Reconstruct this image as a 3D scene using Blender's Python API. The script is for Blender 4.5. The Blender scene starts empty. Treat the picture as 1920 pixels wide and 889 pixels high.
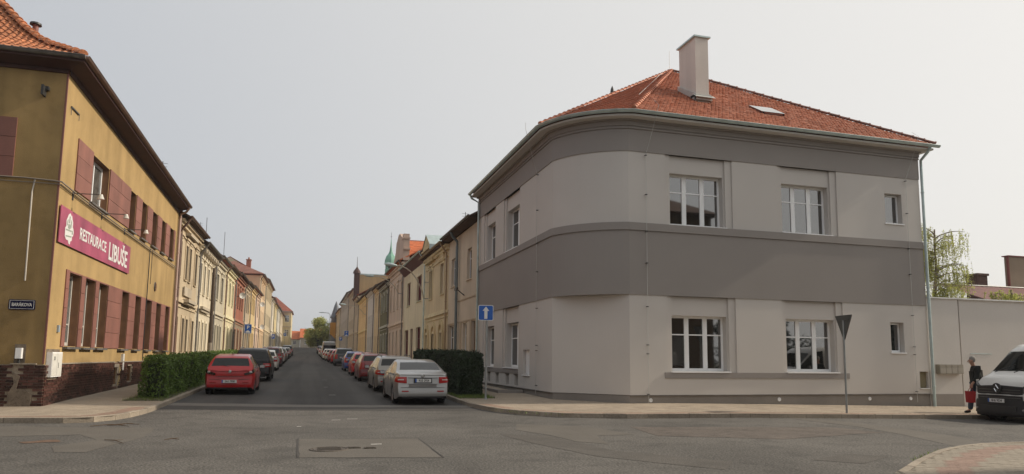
import bpy, bmesh, math, random
import numpy as np
from mathutils import Vector, Matrix
R_ = math.radians
random.seed(7); rng = np.random.default_rng(7)
SC = bpy.context.scene
COL = SC.collection

# ------------------------------------------------------------------ camera
cam = bpy.data.cameras.new('camera'); camo = bpy.data.objects.new('camera', cam); COL.objects.link(camo)
F_PX = 1314.0
cam.sensor_fit = 'HORIZONTAL'; cam.sensor_width = 36; cam.lens = F_PX / 1920 * 36
cam.shift_y = (520 - 444.5) / 1920; cam.clip_end = 4000; cam.clip_start = .1
a_ = Vector((575 - 960, 668 - 520, F_PX)).normalized()          # direction of the street (world Y) in camera space
b_ = Vector((5524 - 960, 720 - 520, F_PX)); b_ = (b_ - a_ * a_.dot(b_)).normalized()
d_ = a_.cross(b_)
if d_.y < 0: d_ = -d_
Rm = Matrix((b_, a_, -d_))                                      # rows: world X, Y, Z in camera axes (x right, y down, z forward)
camo.matrix_world = Matrix.Translation((0, 0, 1.6)) @ Matrix(((Rm[0][0], -Rm[0][1], -Rm[0][2]), (Rm[1][0], -Rm[1][1], -Rm[1][2]), (Rm[2][0], -Rm[2][1], -Rm[2][2]))).to_4x4()
SC.camera = camo

# ------------------------------------------------------------------ sky and sun
SUN_EL, SUN_AZ = R_(32), R_(93)     # azimuth from +Y towards +X
w = bpy.data.worlds.new('World'); SC.world = w; w.use_nodes = True
nt = w.node_tree; nt.nodes.clear()
out = nt.nodes.new('ShaderNodeOutputWorld'); bg = nt.nodes.new('ShaderNodeBackground'); sky = nt.nodes.new('ShaderNodeTexSky')
sky.sky_type = 'NISHITA'; sky.sun_disc = False; sky.sun_elevation = SUN_EL; sky.sun_rotation = SUN_AZ
sky.air_density = 1.0; sky.dust_density = 6.0; sky.ozone_density = 1.5; sky.altitude = 300
# thin even cloud veil mixed over the clear sky
veil = nt.nodes.new('ShaderNodeMix'); veil.data_type = 'RGBA'; veil.inputs['Factor'].default_value = .88
tc = nt.nodes.new('ShaderNodeTexCoord'); dt = nt.nodes.new('ShaderNodeVectorMath'); dt.operation = 'DOT_PRODUCT'
dt.inputs[1].default_value = (math.cos(SUN_EL) * math.sin(SUN_AZ), math.cos(SUN_EL) * math.cos(SUN_AZ), math.sin(SUN_EL))
mr = nt.nodes.new('ShaderNodeMapRange'); mr.interpolation_type = 'SMOOTHSTEP'; mr.inputs['From Min'].default_value = -.75; mr.inputs['From Max'].default_value = 1.15
glow = nt.nodes.new('ShaderNodeMix'); glow.data_type = 'RGBA'; glow.inputs['A'].default_value = (4.3, 4.62, 5.12, 1); glow.inputs['B'].default_value = (8.6, 8.35, 7.85, 1)
nt.links.new(tc.outputs['Generated'], dt.inputs[0]); nt.links.new(dt.outputs['Value'], mr.inputs['Value']); nt.links.new(mr.outputs['Result'], glow.inputs['Factor'])
nt.links.new(glow.outputs['Result'], veil.inputs['B'])
nt.links.new(sky.outputs['Color'], veil.inputs['A']); nt.links.new(veil.outputs['Result'], bg.inputs['Color'])
bg.inputs['Strength'].default_value = .1
nt.links.new(bg.outputs['Background'], out.inputs['Surface'])
sun = bpy.data.lights.new('sun', 'SUN'); suno = bpy.data.objects.new('sun', sun); COL.objects.link(suno)
sun.energy = 3.4; sun.angle = R_(1.5); sun.color = (1, .88, .72)
sd = Vector((math.cos(SUN_EL) * math.sin(SUN_AZ), math.cos(SUN_EL) * math.cos(SUN_AZ), math.sin(SUN_EL)))
suno.rotation_euler = sd.to_track_quat('Z', 'Y').to_euler(); suno.location = sd * 60
SC.view_settings.view_transform = 'Standard'; SC.view_settings.look = 'None'; SC.view_settings.gamma = 1
SC.view_settings.use_curve_mapping = False; SC.view_settings.exposure = .14

# ------------------------------------------------------------------ ground height
def ramp(t, a, b):
    return np.clip(t - a, 0, b - a)
def g(x, y):
    x = np.asarray(x, float); y = np.asarray(y, float)
    z = .0147 * ramp(y, 20, 104) + .024 * ramp(y, 104, 230) + .012 * ramp(y, 230, 300)
    z = z - .018 * np.clip(x - 12, 0, 26)
    z = z + .012 * np.clip(-x, 0, 6) * np.clip((y - 16) / 8, 0, 1)
    return z
def gf(x, y): return float(g(x, y))

# ------------------------------------------------------------------ materials
MATS = {}
def N(m, t, **k):
    n = m.node_tree.nodes.new(t)
    for a, v in k.items(): setattr(n, a, v)
    return n
def mat(name, col, rough=.8, metal=0, var=.12, scale=1.5, grain=0, gscale=60, bump=0, streak=0, tracks=0, island=0, objrand=0, coat=0, spec=.5, emit=0, col2=None, spot=0, thin=0):
    """procedural surface: broad tonal drift, vertical weather streaks, fine grain, per-piece variation"""
    if name in MATS: return MATS[name]
    m = bpy.data.materials.new(name); m.use_nodes = True; MATS[name] = m
    nt = m.node_tree; L = nt.links; p = nt.nodes['Principled BSDF']
    p.inputs['Roughness'].default_value = rough; p.inputs['Metallic'].default_value = metal
    p.inputs['Specular IOR Level'].default_value = spec
    if coat: p.inputs['Coat Weight'].default_value = coat; p.inputs['Coat Roughness'].default_value = .04
    if emit: p.inputs['Emission Color'].default_value = (*col, 1); p.inputs['Emission Strength'].default_value = emit
    geo = N(m, 'ShaderNodeNewGeometry')
    val = None
    def mul(prev, sock):
        if prev is None: return sock
        k = N(m, 'ShaderNodeMath', operation='MULTIPLY'); L.new(prev, k.inputs[0]); L.new(sock, k.inputs[1]); return k.outputs[0]
    def rng_(sock, lo, hi, a=.3, b=.7):
        k = N(m, 'ShaderNodeMapRange'); L.new(sock, k.inputs['Value'])
        k.inputs['From Min'].default_value = a; k.inputs['From Max'].default_value = b
        k.inputs['To Min'].default_value = lo; k.inputs['To Max'].default_value = hi; return k.outputs['Result']
    def noise(sc, det=4, vec=None):
        k = N(m, 'ShaderNodeTexNoise'); k.inputs['Scale'].default_value = sc; k.inputs['Detail'].default_value = det
        L.new(vec or geo.outputs['Position'], k.inputs['Vector']); return k.outputs['Fac']
    if var: val = mul(val, rng_(noise(scale), 1 - var, 1 + var))
    if streak:
        mp = N(m, 'ShaderNodeMapping'); mp.inputs['Scale'].default_value = (.8, .8, .10)
        L.new(geo.outputs['Position'], mp.inputs['Vector'])
        val = mul(val, rng_(noise(1.6, 6, mp.outputs['Vector']), 1 - streak, 1.04, .35, .6))
    if tracks:
        mp = N(m, 'ShaderNodeMapping'); mp.inputs['Scale'].default_value = (.75, .012, 1); L.new(geo.outputs['Position'], mp.inputs['Vector'])
        val = mul(val, rng_(noise(1.0, 3, mp.outputs['Vector']), 1 - tracks, 1 + tracks, .4, .6))
    gn = None
    if grain:
        gn = noise(gscale, 3); val = mul(val, rng_(gn, 1 - grain, 1 + grain, .36, .64))
    if spot:
        val = mul(val, rng_(noise(scale * 4.3, 8), 1 - spot, 1, .36, .48))
    if island: val = mul(val, rng_(geo.outputs['Random Per Island'], 1 - island, 1 + island, 0, 1))
    if objrand:
        oi = N(m, 'ShaderNodeObjectInfo'); val = mul(val, rng_(oi.outputs['Random'], 1 - objrand, 1 + objrand, 0, 1))
    if col2 is not None:
        mx = N(m, 'ShaderNodeMix', data_type='RGBA'); mx.inputs['A'].default_value = (*col, 1); mx.inputs['B'].default_value = (*col2, 1)
        L.new(rng_(noise(scale * 1.7, 6), 0, 1, .42, .6), mx.inputs['Factor']); base = mx.outputs['Result']
    else: base = None
    if val is not None:
        vm = N(m, 'ShaderNodeVectorMath', operation='SCALE')
        if base: L.new(base, vm.inputs[0])
        else: vm.inputs[0].default_value = col
        L.new(val, vm.inputs['Scale']); L.new(vm.outputs[0], p.inputs['Base Color'])
    elif base: L.new(base, p.inputs['Base Color'])
    else: p.inputs['Base Color'].default_value = (*col, 1)
    if thin:      # leaves let light through
        tl = N(m, 'ShaderNodeBsdfTranslucent'); mxs = N(m, 'ShaderNodeMixShader'); mxs.inputs['Fac'].default_value = thin
        src = p.inputs['Base Color'].links[0].from_socket if p.inputs['Base Color'].links else None
        if src: L.new(src, tl.inputs['Color'])
        else: tl.inputs['Color'].default_value = (*col, 1)
        L.new(p.outputs[0], mxs.inputs[1]); L.new(tl.outputs[0], mxs.inputs[2]); L.new(mxs.outputs[0], nt.nodes['Material Output'].inputs['Surface'])
    if bump:
        b = N(m, 'ShaderNodeBump'); b.inputs['Strength'].default_value = bump; b.inputs['Distance'].default_value = .02
        L.new(gn if gn is not None else noise(gscale, 3), b.inputs['Height']); L.new(b.outputs['Normal'], p.inputs['Normal'])
    return m
def plaster(name, col, **k):
    d = dict(rough=.92, var=.07, scale=.5, streak=.12, grain=.05, gscale=45, bump=.25, spec=.2); d.update(k)
    return mat(name, col, **d)
M_GLASS = mat('window_glass', (.008, .009, .009), .03, var=0, spec=.5); M_GLASS.node_tree.nodes['Principled BSDF'].inputs['IOR'].default_value = 2.9
M_GLASS2 = mat('curtained_glass', (.10, .10, .095), .06, var=.4, scale=3, spec=.7)
M_WHITE = mat('white_frame', (.85, .86, .86), .45, var=.03)
M_ZINC = mat('zinc_sheet', (.46, .55, .54), .42, metal=.45, var=.12, scale=3)
M_ZINC_D = mat('weathered_gutter', (.16, .15, .14), .55, metal=.3, var=.3, scale=4)
M_STEEL = mat('galvanised_pole', (.33, .35, .35), .5, metal=.6, var=.12, scale=5)
M_DARK = mat('dark_metal', (.03, .03, .03), .5, var=.1)
M_RUBBER = mat('tyre_rubber', (.018, .018, .018), .85, var=.1)
M_RIM = mat('alloy_rim', (.35, .35, .36), .35, metal=.8, var=.05)
M_BLACKPL = mat('black_plastic', (.02, .02, .021), .55, var=.08)

# ------------------------------------------------------------------ object helpers
def tag(o, label=None, cat=None, group=None, kind=None):
    if label: o['label'] = label
    if cat: o['category'] = cat
    if group: o['group'] = group
    if kind: o['kind'] = kind
    return o
def empty(name, loc, label=None, cat=None, group=None, rz=0):
    o = bpy.data.objects.new(name, None); COL.objects.link(o); o.location = loc; o.rotation_euler = (0, 0, rz)
    o.empty_display_size = .3
    return tag(o, label, cat, group)
def put(name, me, parent=None, loc=(0, 0, 0), rz=0, rot=None):
    """link a mesh; loc is in world space when the parent is an Empty that is not rotated, else in the parent's space"""
    o = bpy.data.objects.new(name, me); COL.objects.link(o)
    o.parent = parent; o.location = loc; o.rotation_euler = rot if rot else (0, 0, rz)
    return o
def wput(name, me, parent):
    """link a mesh whose vertices are in world coordinates under a parent that is only translated"""
    o = bpy.data.objects.new(name, me); COL.objects.link(o); o.parent = parent
    if parent is not None:
        off = Vector((0, 0, 0)); q = parent
        while q is not None: off += q.location; q = q.parent
        o.location = -off
    return o
class MB:
    def __init__(s): s.v = []; s.f = []; s.m = []
    def quad(s, pts, m=0):
        n = len(s.v); s.v += [tuple(p) for p in pts]; s.f.append(tuple(range(n, n + len(pts)))); s.m.append(m); return s
    def box(s, x0, x1, y0, y1, z0, z1, m=0):
        if x0 > x1: x0, x1 = x1, x0
        if y0 > y1: y0, y1 = y1, y0
        n = len(s.v)
        s.v += [(x0, y0, z0), (x1, y0, z0), (x1, y1, z0), (x0, y1, z0), (x0, y0, z1), (x1, y0, z1), (x1, y1, z1), (x0, y1, z1)]
        for f in ((3, 2, 1, 0), (4, 5, 6, 7), (0, 1, 5, 4), (1, 2, 6, 5), (2, 3, 7, 6), (3, 0, 4, 7)):
            s.f.append(tuple(n + i for i in f)); s.m.append(m)
        return s
    def tube(s, pts, r, n=8, m=0, cap=True):
        pts = [Vector(p) for p in pts]; k0 = len(s.v)
        rs = r if isinstance(r, (list, tuple)) else [r] * len(pts)
        for i, p in enumerate(pts):
            t = (pts[min(i + 1, len(pts) - 1)] - pts[max(i - 1, 0)]).normalized()
            a = t.cross(Vector((0, 0, 1)))
            if a.length < .05: a = t.cross(Vector((0, 1, 0)))
            a.normalize(); b = t.cross(a)
            for j in range(n):
                q = 2 * math.pi * j / n
                s.v.append(tuple(p + (a * math.cos(q) + b * math.sin(q)) * rs[i]))
        for i in range(len(pts) - 1):
            for j in range(n):
                A = k0 + i * n + j; B = k0 + i * n + (j + 1) % n
                s.f.append((A, B, B + n, A + n)); s.m.append(m)
        if cap:
            s.f.append(tuple(k0 + j for j in range(n))[::-1]); s.m.append(m)
            e = k0 + (len(pts) - 1) * n; s.f.append(tuple(e + j for j in range(n))); s.m.append(m)
        return s
    def prism(s, poly, z0, z1, m=0, ax='z'):
        """extrude a 2-D outline; ax tells which axis is the extrusion"""
        def P(a, b, c): return (a, b, c) if ax == 'z' else ((a, c, b) if ax == 'y' else (c, a, b))
        n = len(s.v); k = len(poly)
        s.v += [P(a, b, z0) for a, b in poly] + [P(a, b, z1) for a, b in poly]
        s.f.append(tuple(range(n, n + k))[::-1]); s.m.append(m)
        s.f.append(tuple(range(n + k, n + 2 * k))); s.m.append(m)
        for i in range(k):
            j = (i + 1) % k; s.f.append((n + i, n + j, n + k + j, n + k + i)); s.m.append(m)
        return s
    def lathe(s, prof, n=16, c=(0, 0, 0), m=0, ax='z'):
        k0 = len(s.v)
        for r, h in prof:
            for j in range(n):
                q = 2 * math.pi * j / n; a, b = r * math.cos(q), r * math.sin(q)
                s.v.append((c[0] + a, c[1] + b, c[2] + h) if ax == 'z' else ((c[0] + h, c[1] + a, c[2] + b) if ax == 'x' else (c[0] + a, c[1] + h, c[2] + b)))
        for i in range(len(prof) - 1):
            for j in range(n):
                A = k0 + i * n + j; B = k0 + i * n + (j + 1) % n
                s.f.append((A, B, B + n, A + n)); s.m.append(m)
        return s
    def mesh(s, name, mats, smooth=False, normals=False):
        me = bpy.data.meshes.new(name); me.from_pydata(s.v, [], s.f)
        for mm in (mats if isinstance(mats, (list, tuple)) else [mats]): me.materials.append(mm)
        if any(s.m): me.polygons.foreach_set('material_index', s.m)
        if normals:
            bm = bmesh.new(); bm.from_mesh(me); bmesh.ops.remove_doubles(bm, verts=bm.verts, dist=1e-5); bmesh.ops.recalc_face_normals(bm, faces=bm.faces); bm.to_mesh(me); bm.free()
        if smooth:
            me.shade_smooth(); me.set_sharp_from_angle(angle=R_(smooth if smooth > 1 else 35))
        else: me.shade_flat()
        me.update(); return me
    def build(s, name, mats, parent=None, smooth=False, normals=False):
        return wput(name, s.mesh(name, mats, smooth, normals), parent)
def npmesh(name, V, Fq, mats, midx=None):
    """big quad mesh from numpy arrays"""
    me = bpy.data.meshes.new(name); V = np.asarray(V, np.float32); Fq = np.asarray(Fq, np.int32); k = Fq.shape[1]
    me.vertices.add(len(V)); me.vertices.foreach_set('co', V.ravel())
    me.loops.add(Fq.size); me.loops.foreach_set('vertex_index', Fq.ravel())
    me.polygons.add(len(Fq)); me.polygons.foreach_set('loop_start', np.arange(0, Fq.size, k, dtype=np.int32))
    me.polygons.foreach_set('loop_total', np.full(len(Fq), k, np.int32))
    for mm in (mats if isinstance(mats, (list, tuple)) else [mats]): me.materials.append(mm)
    if midx is not None: me.polygons.foreach_set('material_index', np.asarray(midx, np.int32))
    me.update(calc_edges=True); me.validate(); me.shade_flat(); return me
def text_mesh(s, size, m, bold=.0, sx=1, extrude=.004):
    cu = bpy.data.curves.new('lettering', 'FONT'); cu.body = s; cu.size = size; cu.align_x = 'CENTER'; cu.align_y = 'CENTER'
    cu.extrude = extrude; cu.offset = bold; cu.resolution_u = 3
    o = bpy.data.objects.new('lettering', cu); COL.objects.link(o)
    bpy.context.view_layer.update(); dg = bpy.context.evaluated_depsgraph_get()
    me = bpy.data.meshes.new_from_object(o.evaluated_get(dg)); bpy.data.objects.remove(o)
    me.transform(Matrix.Diagonal((sx, 1, 1, 1))); me.materials.clear(); me.materials.append(m); return me
# facade planes: u runs along the wall, d outwards, z up
def FP(kind, c):
    if kind == 'F': return lambda u, d, z: (u, c - d, z)
    if kind == 'R': return lambda u, d, z: (c - d, u, z)
    return lambda u, d, z: (c + d, u, z)
def fbox(mb, P, u0, u1, d0, d1, z0, z1, m=0):
    a = P(u0, d0, z0); b = P(u1, d1, z1); return mb.box(a[0], b[0], a[1], b[1], z0, z1, m)
def wall(mb, P, u0, u1, z0, z1, holes=(), d=0, depth=.3, m=0, mr=None):
    """one wall plane with rectangular openings (a,b,z0,z1) and their reveals"""
    us = sorted({u0, u1, *[h[0] for h in holes], *[h[1] for h in holes]}); zs = sorted({z0, z1, *[h[2] for h in holes], *[h[3] for h in holes]})
    for i in range(len(us) - 1):
        for j in range(len(zs) - 1):
            a, b, c, e = us[i], us[i + 1], zs[j], zs[j + 1]; um, zm = (a + b) / 2, (c + e) / 2
            if um < u0 or um > u1 or zm < z0 or zm > z1: continue
            if any(h[0] < um < h[1] and h[2] < zm < h[3] for h in holes): continue
            mb.quad([P(a, d, c), P(b, d, c), P(b, d, e), P(a, d, e)], m)
    mr = m if mr is None else mr
    for a, b, c, e in [h[:4] for h in holes]:
        dd = d - depth
        mb.quad([P(a, d, c), P(a, dd, c), P(a, dd, e), P(a, d, e)], mr); mb.quad([P(b, d, c), P(b, dd, c), P(b, dd, e), P(b, d, e)], mr)
        mb.quad([P(a, d, e), P(b, d, e), P(b, dd, e), P(a, dd, e)], mr); mb.quad([P(a, d, c), P(b, d, c), P(b, dd, c), P(a, dd, c)], mr)
RZ = {'F': 0, 'R': -math.pi / 2, 'L': math.pi / 2}
WCACHE = {}
def window(parent, kind, c, u, z, wd, ht, depth=.3, cols=1, transom=None, frame=M_WHITE, glass=M_GLASS, fw=.06, sill=None, sill_m=None, mullw=None, open_sash=False, name='window'):
    """window in an opening centred on u, base z: frame mesh, with glass panes and a sill as children"""
    P = FP(kind, c); key = (round(wd, 3), round(ht, 3), cols, transom, frame.name, glass.name, fw, mullw)
    if key not in WCACHE:
        fr = MB(); mw = mullw or fw
        fr.box(-wd / 2, -wd / 2 + fw, -.03, .04, 0, ht); fr.box(wd / 2 - fw, wd / 2, -.03, .04, 0, ht)
        fr.box(-wd / 2 + fw, wd / 2 - fw, -.028, .038, 0, fw * 1.3); fr.box(-wd / 2 + fw, wd / 2 - fw, -.028, .038, ht - fw, ht)
        iw = (wd - 2 * fw - (cols - 1) * mw) / cols
        for i in range(1, cols):
            x = -wd / 2 + fw + i * iw + (i - 1) * mw; fr.box(x, x + mw, -.032, .036, fw * 1.3, ht - fw)
        if transom:
            for i in range(cols):
                x = -wd / 2 + fw + i * (iw + mw); fr.box(x, x + iw, -.026, .034, ht * transom - .02, ht * transom + .02)
        pane = MB(); pane.box(0, iw, .0, .012, 0, ht - 2.3 * fw)
        WCACHE[key] = (fr.mesh('window_frame', frame), pane.mesh('pane', glass), iw, mw)
    fm, pm, iw, mw = WCACHE[key]
    loc = P(u, -depth, z)
    q = parent; off = Vector((0, 0, 0))
    while q is not None: off += q.location; q = q.parent
    o = put(name, fm, parent, Vector(loc) - off, RZ[kind])
    for i in range(cols):
        put('pane', pm, o, (-wd / 2 + fw + i * (iw + mw), 0, fw * 1.3))
    if sill:
        k = ('s', round(wd, 3), sill, depth, (sill_m or frame).name)
        if k not in WCACHE:
            WCACHE[k] = MB().box(-wd / 2 - .06, wd / 2 + .06, -depth - sill, -.035, -.045, 0.0).mesh('sill', sill_m or frame)
        put('sill', WCACHE[k], o, (0, 0, -.002))
    return o
# ================================================================== GROUND
M_ROAD = mat('old_asphalt', (.098, .091, .081), .9, var=.24, scale=.35, grain=.45, gscale=26, bump=.6, spot=.22)
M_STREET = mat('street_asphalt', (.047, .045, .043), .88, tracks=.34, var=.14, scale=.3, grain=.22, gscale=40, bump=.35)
M_PATCH = mat('patched_asphalt', (.113, .102, .087), .9, var=.1, scale=1.2, grain=.2, gscale=45, bump=.3)
M_PATCHD = mat('dark_patched_asphalt', (.086, .078, .068), .9, var=.15, scale=1.2, grain=.25, gscale=45, bump=.4)
M_PAVE = mat('concrete_paver', (.34, .28, .212), .92, var=.14, scale=.6, grain=.12, gscale=30, island=.05, objrand=.10, bump=.2)
M_PAVER = mat('red_paver', (.29, .195, .145), .92, var=.12, scale=.8, grain=.12, gscale=30, island=.14, objrand=.16, bump=.2)
M_PAVN = mat('grey_beige_paver', (.27, .235, .185), .92, var=.12, scale=.9, grain=.12, gscale=30, objrand=.10, bump=.2)
M_PAVRN = mat('faded_red_paver', (.27, .185, .145), .92, var=.12, scale=.9, grain=.12, gscale=30, objrand=.12, bump=.2)
M_JOINT = mat('paving_joint', (.32, .262, .198), .95, var=.2, scale=2, grain=.3, gscale=50)
M_KERB = mat('kerb_concrete', (.30, .255, .20), .9, var=.15, scale=1.3, grain=.14, gscale=30, objrand=.12, bump=.3)
M_SOIL = mat('ground_soil', (.09, .085, .05), .95, var=.25, scale=.2, grain=.3, gscale=4)

def sheet(name, xs, ys, off, m, parent=None, kind='structure'):
    X, Y = np.meshgrid(xs, ys); Z = g(X, Y) + off; nx, ny = len(xs), len(ys)
    V = np.stack([X, Y, Z], -1).reshape(-1, 3); i = np.arange((ny - 1) * nx).reshape(ny - 1, nx)[:, :-1].ravel()
    o = wput(name, npmesh(name, V, np.stack([i, i + 1, i + 1 + nx, i + nx], 1), m), parent)
    return tag(o, kind=kind)
_xs = np.unique(np.concatenate([np.linspace(-900, -60, 10), np.arange(-60, 61, 4.), [12, -6, 38], np.linspace(60, 900, 10)]))
_ys = np.unique(np.concatenate([np.linspace(-400, -40, 6), np.arange(-40, 300, 6.), [16, 20, 24, 104, 230], np.linspace(300, 1500, 10)]))
sheet('ground', _xs, _ys, -.06, M_SOIL)
sheet('road', np.unique(np.concatenate([np.arange(-60, 61, 3.), [12, 38, -6]])), np.unique(np.concatenate([np.arange(-30, 22, 1.), [16, 18, 20, 22, 24]])), -.002, M_ROAD)
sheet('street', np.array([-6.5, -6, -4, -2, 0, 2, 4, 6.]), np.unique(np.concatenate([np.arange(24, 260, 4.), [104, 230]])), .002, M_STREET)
def slab(name, poly, off, m):
    """pavement bed that follows the ground, split in strips along Y"""
    ys = [p[1] for p in poly]; bm = bmesh.new(); vs = [bm.verts.new((x, y, 0)) for x, y in poly]; bm.faces.new(vs)
    for c in list(np.arange(math.floor(min(ys)), max(ys), 4.)) + [16, 24, 104, 230]:
        bmesh.ops.bisect_plane(bm, geom=bm.verts[:] + bm.edges[:] + bm.faces[:], plane_co=(0, c, 0), plane_no=(0, 1, 0))
    for c in (-6, 0, 12, 38):
        bmesh.ops.bisect_plane(bm, geom=bm.verts[:] + bm.edges[:] + bm.faces[:], plane_co=(c, 0, 0), plane_no=(1, 0, 0))
    for v in bm.verts: v.co.z = gf(v.co.x, v.co.y) + off
    bmesh.ops.triangulate(bm, faces=bm.faces)
    me = bpy.data.meshes.new(name); bm.to_mesh(me); bm.free(); me.shade_flat(); me.materials.append(m); o = wput(name, me, None); return tag(o, kind='structure')
def lay(name, pts, off, m, label=None, parent=None, jit=.025):
    off = off * .6 - .0005 if off < .02 else off
    """a thin flat patch lying on the ground, slightly irregular edge"""
    P = []
    for i, (x, y) in enumerate(pts):
        x2, y2 = pts[(i + 1) % len(pts)]; L = math.hypot(x2 - x, y2 - y); k = max(1, int(L / .35)); nx, ny = (y2 - y) / (L + 1e-6), -(x2 - x) / (L + 1e-6)
        for j in range(k):
            t = j / k; e = random.uniform(-jit, jit) * (j > 0); P.append((x + (x2 - x) * t + nx * e, y + (y2 - y) * t + ny * e))
    o = slab(name, P, off, m)
    if parent: o.parent = parent
    return tag(o, label, kind='structure')
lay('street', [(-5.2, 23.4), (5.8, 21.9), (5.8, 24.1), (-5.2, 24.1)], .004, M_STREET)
lay('asphalt_band', [(-3.95, 23.3), (5.1, 22.0), (5.1, 22.85), (-3.95, 24.25)], .008, mat('pale_band_asphalt', (.15, .14, .125), .9, var=.1, scale=1.2, grain=.2, gscale=45))  # paler strip across the street mouth
lay('asphalt_band', [(-3.97, 22.2), (5.2, 20.9), (5.15, 21.95), (-3.95, 23.25)], .004, mat('dark_band_asphalt', (.06, .055, .05), .9, var=.1, scale=1.2, grain=.2, gscale=45))  # darker strip just before the paler one
pt = lay('asphalt_patch', [(-.08, 14.5), (2.19, 14.1), (2.17, 11.4), (-.05, 11.87)], .004, M_PATCH)
# sunken seam round the patch
for a, b in (((-.1, 14.52), (2.2, 14.12)), ((2.2, 14.12), (2.19, 11.38)), ((2.19, 11.38), (-.07, 11.85)), ((-.07, 11.85), (-.1, 14.52))):
    L = math.hypot(b[0] - a[0], b[1] - a[1]); nx, ny = (b[1] - a[1]) / L * .014, -(b[0] - a[0]) / L * .014
    lay('asphalt_seam', [(a[0] - nx, a[1] - ny), (b[0] - nx, b[1] - ny), (b[0] + nx, b[1] + ny), (a[0] + nx, a[1] + ny)], .007, mat('tar_seam', (.05, .045, .04), .8), jit=.006)
lay('trench_repair', [(13.82, 17.28), (14.43, 16.3), (14.3, 14.4), (14.07, 12.64), (13.37, 11.1), (12.1, 10.75), (12.94, 12.85), (13.5, 15.0), (13.3, 17.2)], .004, M_PATCH)
lay('asphalt_patch', [(-12, 17.9), (-5.86, 17.9), (-4.97, 17.6), (-3.13, 17.18), (-2.97, 15.35), (-3.41, 13.22), (-3.9, 13.32), (-4.17, 14.08), (-3.72, 15.04), (-4.27, 16.08), (-5.86, 15.9), (-12, 16.2)], .004, M_PATCH)
lay('asphalt_patch', [(5.04, 16.79), (6.49, 15.85), (6.84, 14.0), (5.95, 13.95), (5.56, 12.53), (5.12, 13.05), (5.0, 14.2), (4.6, 15.47)], .004, M_PATCH)
lay('asphalt_patch', [(4.0, 14.6), (4.9, 14.1), (5.3, 11.6), (6.6, 10.0), (6.0, 9.3), (4.7, 11.0), (4.2, 13)], .004, M_PATCHD)
lay('asphalt_patch', [(8.55, 9.34), (9.6, 9.95), (9.2, 10.4), (8.0, 9.9)], .004, M_PATCHD)
lay('asphalt_patch', [(7.5, 15.6), (12.6, 14.6), (12.9, 13.4), (9.5, 12.6), (7.2, 13.7)], .004, mat('reddish_asphalt', (.108, .090, .076), .9, var=.2, scale=1.5, grain=.3, gscale=40, bump=.4, spot=.25))
lay('rust_stain', [(-4.95, 14.93), (-4.75, 15.0), (-4.6, 15.2), (-4.42, 15.2), (-4.3, 15.0), (-4.25, 14.8), (-4.5, 14.78), (-4.77, 14.66)], .0065, mat('rust_stained', (.14, .085, .055), .9, var=.3, scale=9, grain=.3, bump=.3, spot=.3))
M_LINE = mat('worn_white_paint', (.5, .48, .45), .8, var=.2, scale=9, spot=.3)
for x, y, l in ((1.0, 28.2, .25), (.78, 18.55, .22), (1.2, 18.8, .26), (.98, 40.5, .25), (.98, 61.9, .3), (1.3, 13.35, .2), (.9, 33.5, .2), (-.1, 17.0, .1)):
    lay('paint_fragment', [(x - l / 2, y - .05), (x + l / 2, y - .04), (x + l / 2, y + .05), (x - l / 2, y + .04)], .01, M_LINE)
M_IRON = mat('cast_iron', (.10, .085, .07), .7, metal=.3, var=.25, scale=12, bump=.6, gscale=70)
mh = MB().lathe([(.0, .012), (.27, .012), (.275, .004), (.29, .004), (.295, .014), (.33, .014), (.34, 0)], 28, (.44, 12.78, 0))
for k in range(-3, 4): mh.box(.44 - .2, .44 + .2, 12.78 + k * .06 - .012, 12.78 + k * .06 + .012, .012, .018)
o = mh.build('manhole_cover', M_IRON); tag(o, 'round iron manhole cover at the left of the rectangular asphalt patch', 'manhole cover')
for x, y, l, lab in ((.86, 12.88, .24, 'small oblong iron valve cover just right of the round manhole cover'), (1.14, 12.8, .2, 'small iron valve cover furthest right on the rectangular asphalt patch')):
    o = MB().box(x - l / 2, x + l / 2, y - .07, y + .07, 0, .02).box(x - l / 2 + .03, x + l / 2 - .03, y - .04, y + .04, .02, .026).build('valve_cover', M_IRON); tag(o, lab, 'valve cover')
# dry twigs by the left kerb
M_TWIG = mat('dry_twig', (.10, .06, .035), .9)
tw = [((-4.5, 17.6), (-3.9, 17.9)), ((-4.2, 17.75), (-3.7, 17.5)), ((-3.55, 14.9), (-3.1, 14.3)), ((-2.5, 14.7), (-2.25, 14.75)), ((-4.1, 17.9), (-3.6, 17.95))]
labs = ['longest dry twig lying along the left kerb', 'dry twig crossing another beside the left kerb', 'dry forked twig on the asphalt below the left kerb', 'short dry twig in the middle of the junction asphalt', 'thin pale twig closest to the left kerb corner']
for ((x0, y0), (x1, y1)), lb in zip(tw, labs):
    mx, my = (x0 + x1) / 2, (y0 + y1) / 2
    o = MB().tube([(x0, y0, gf(x0, y0) + .015), (mx, my + .06, gf(mx, my) + .03), (x1, y1, gf(x1, y1) + .012)], [.006, .009, .004], 5).tube([(mx, my + .06, gf(mx, my) + .03), (mx + .1, my + .2, gf(mx, my) + .02)], [.005, .003], 4).build('twig', M_TWIG); tag(o, lb, 'twig')

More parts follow.
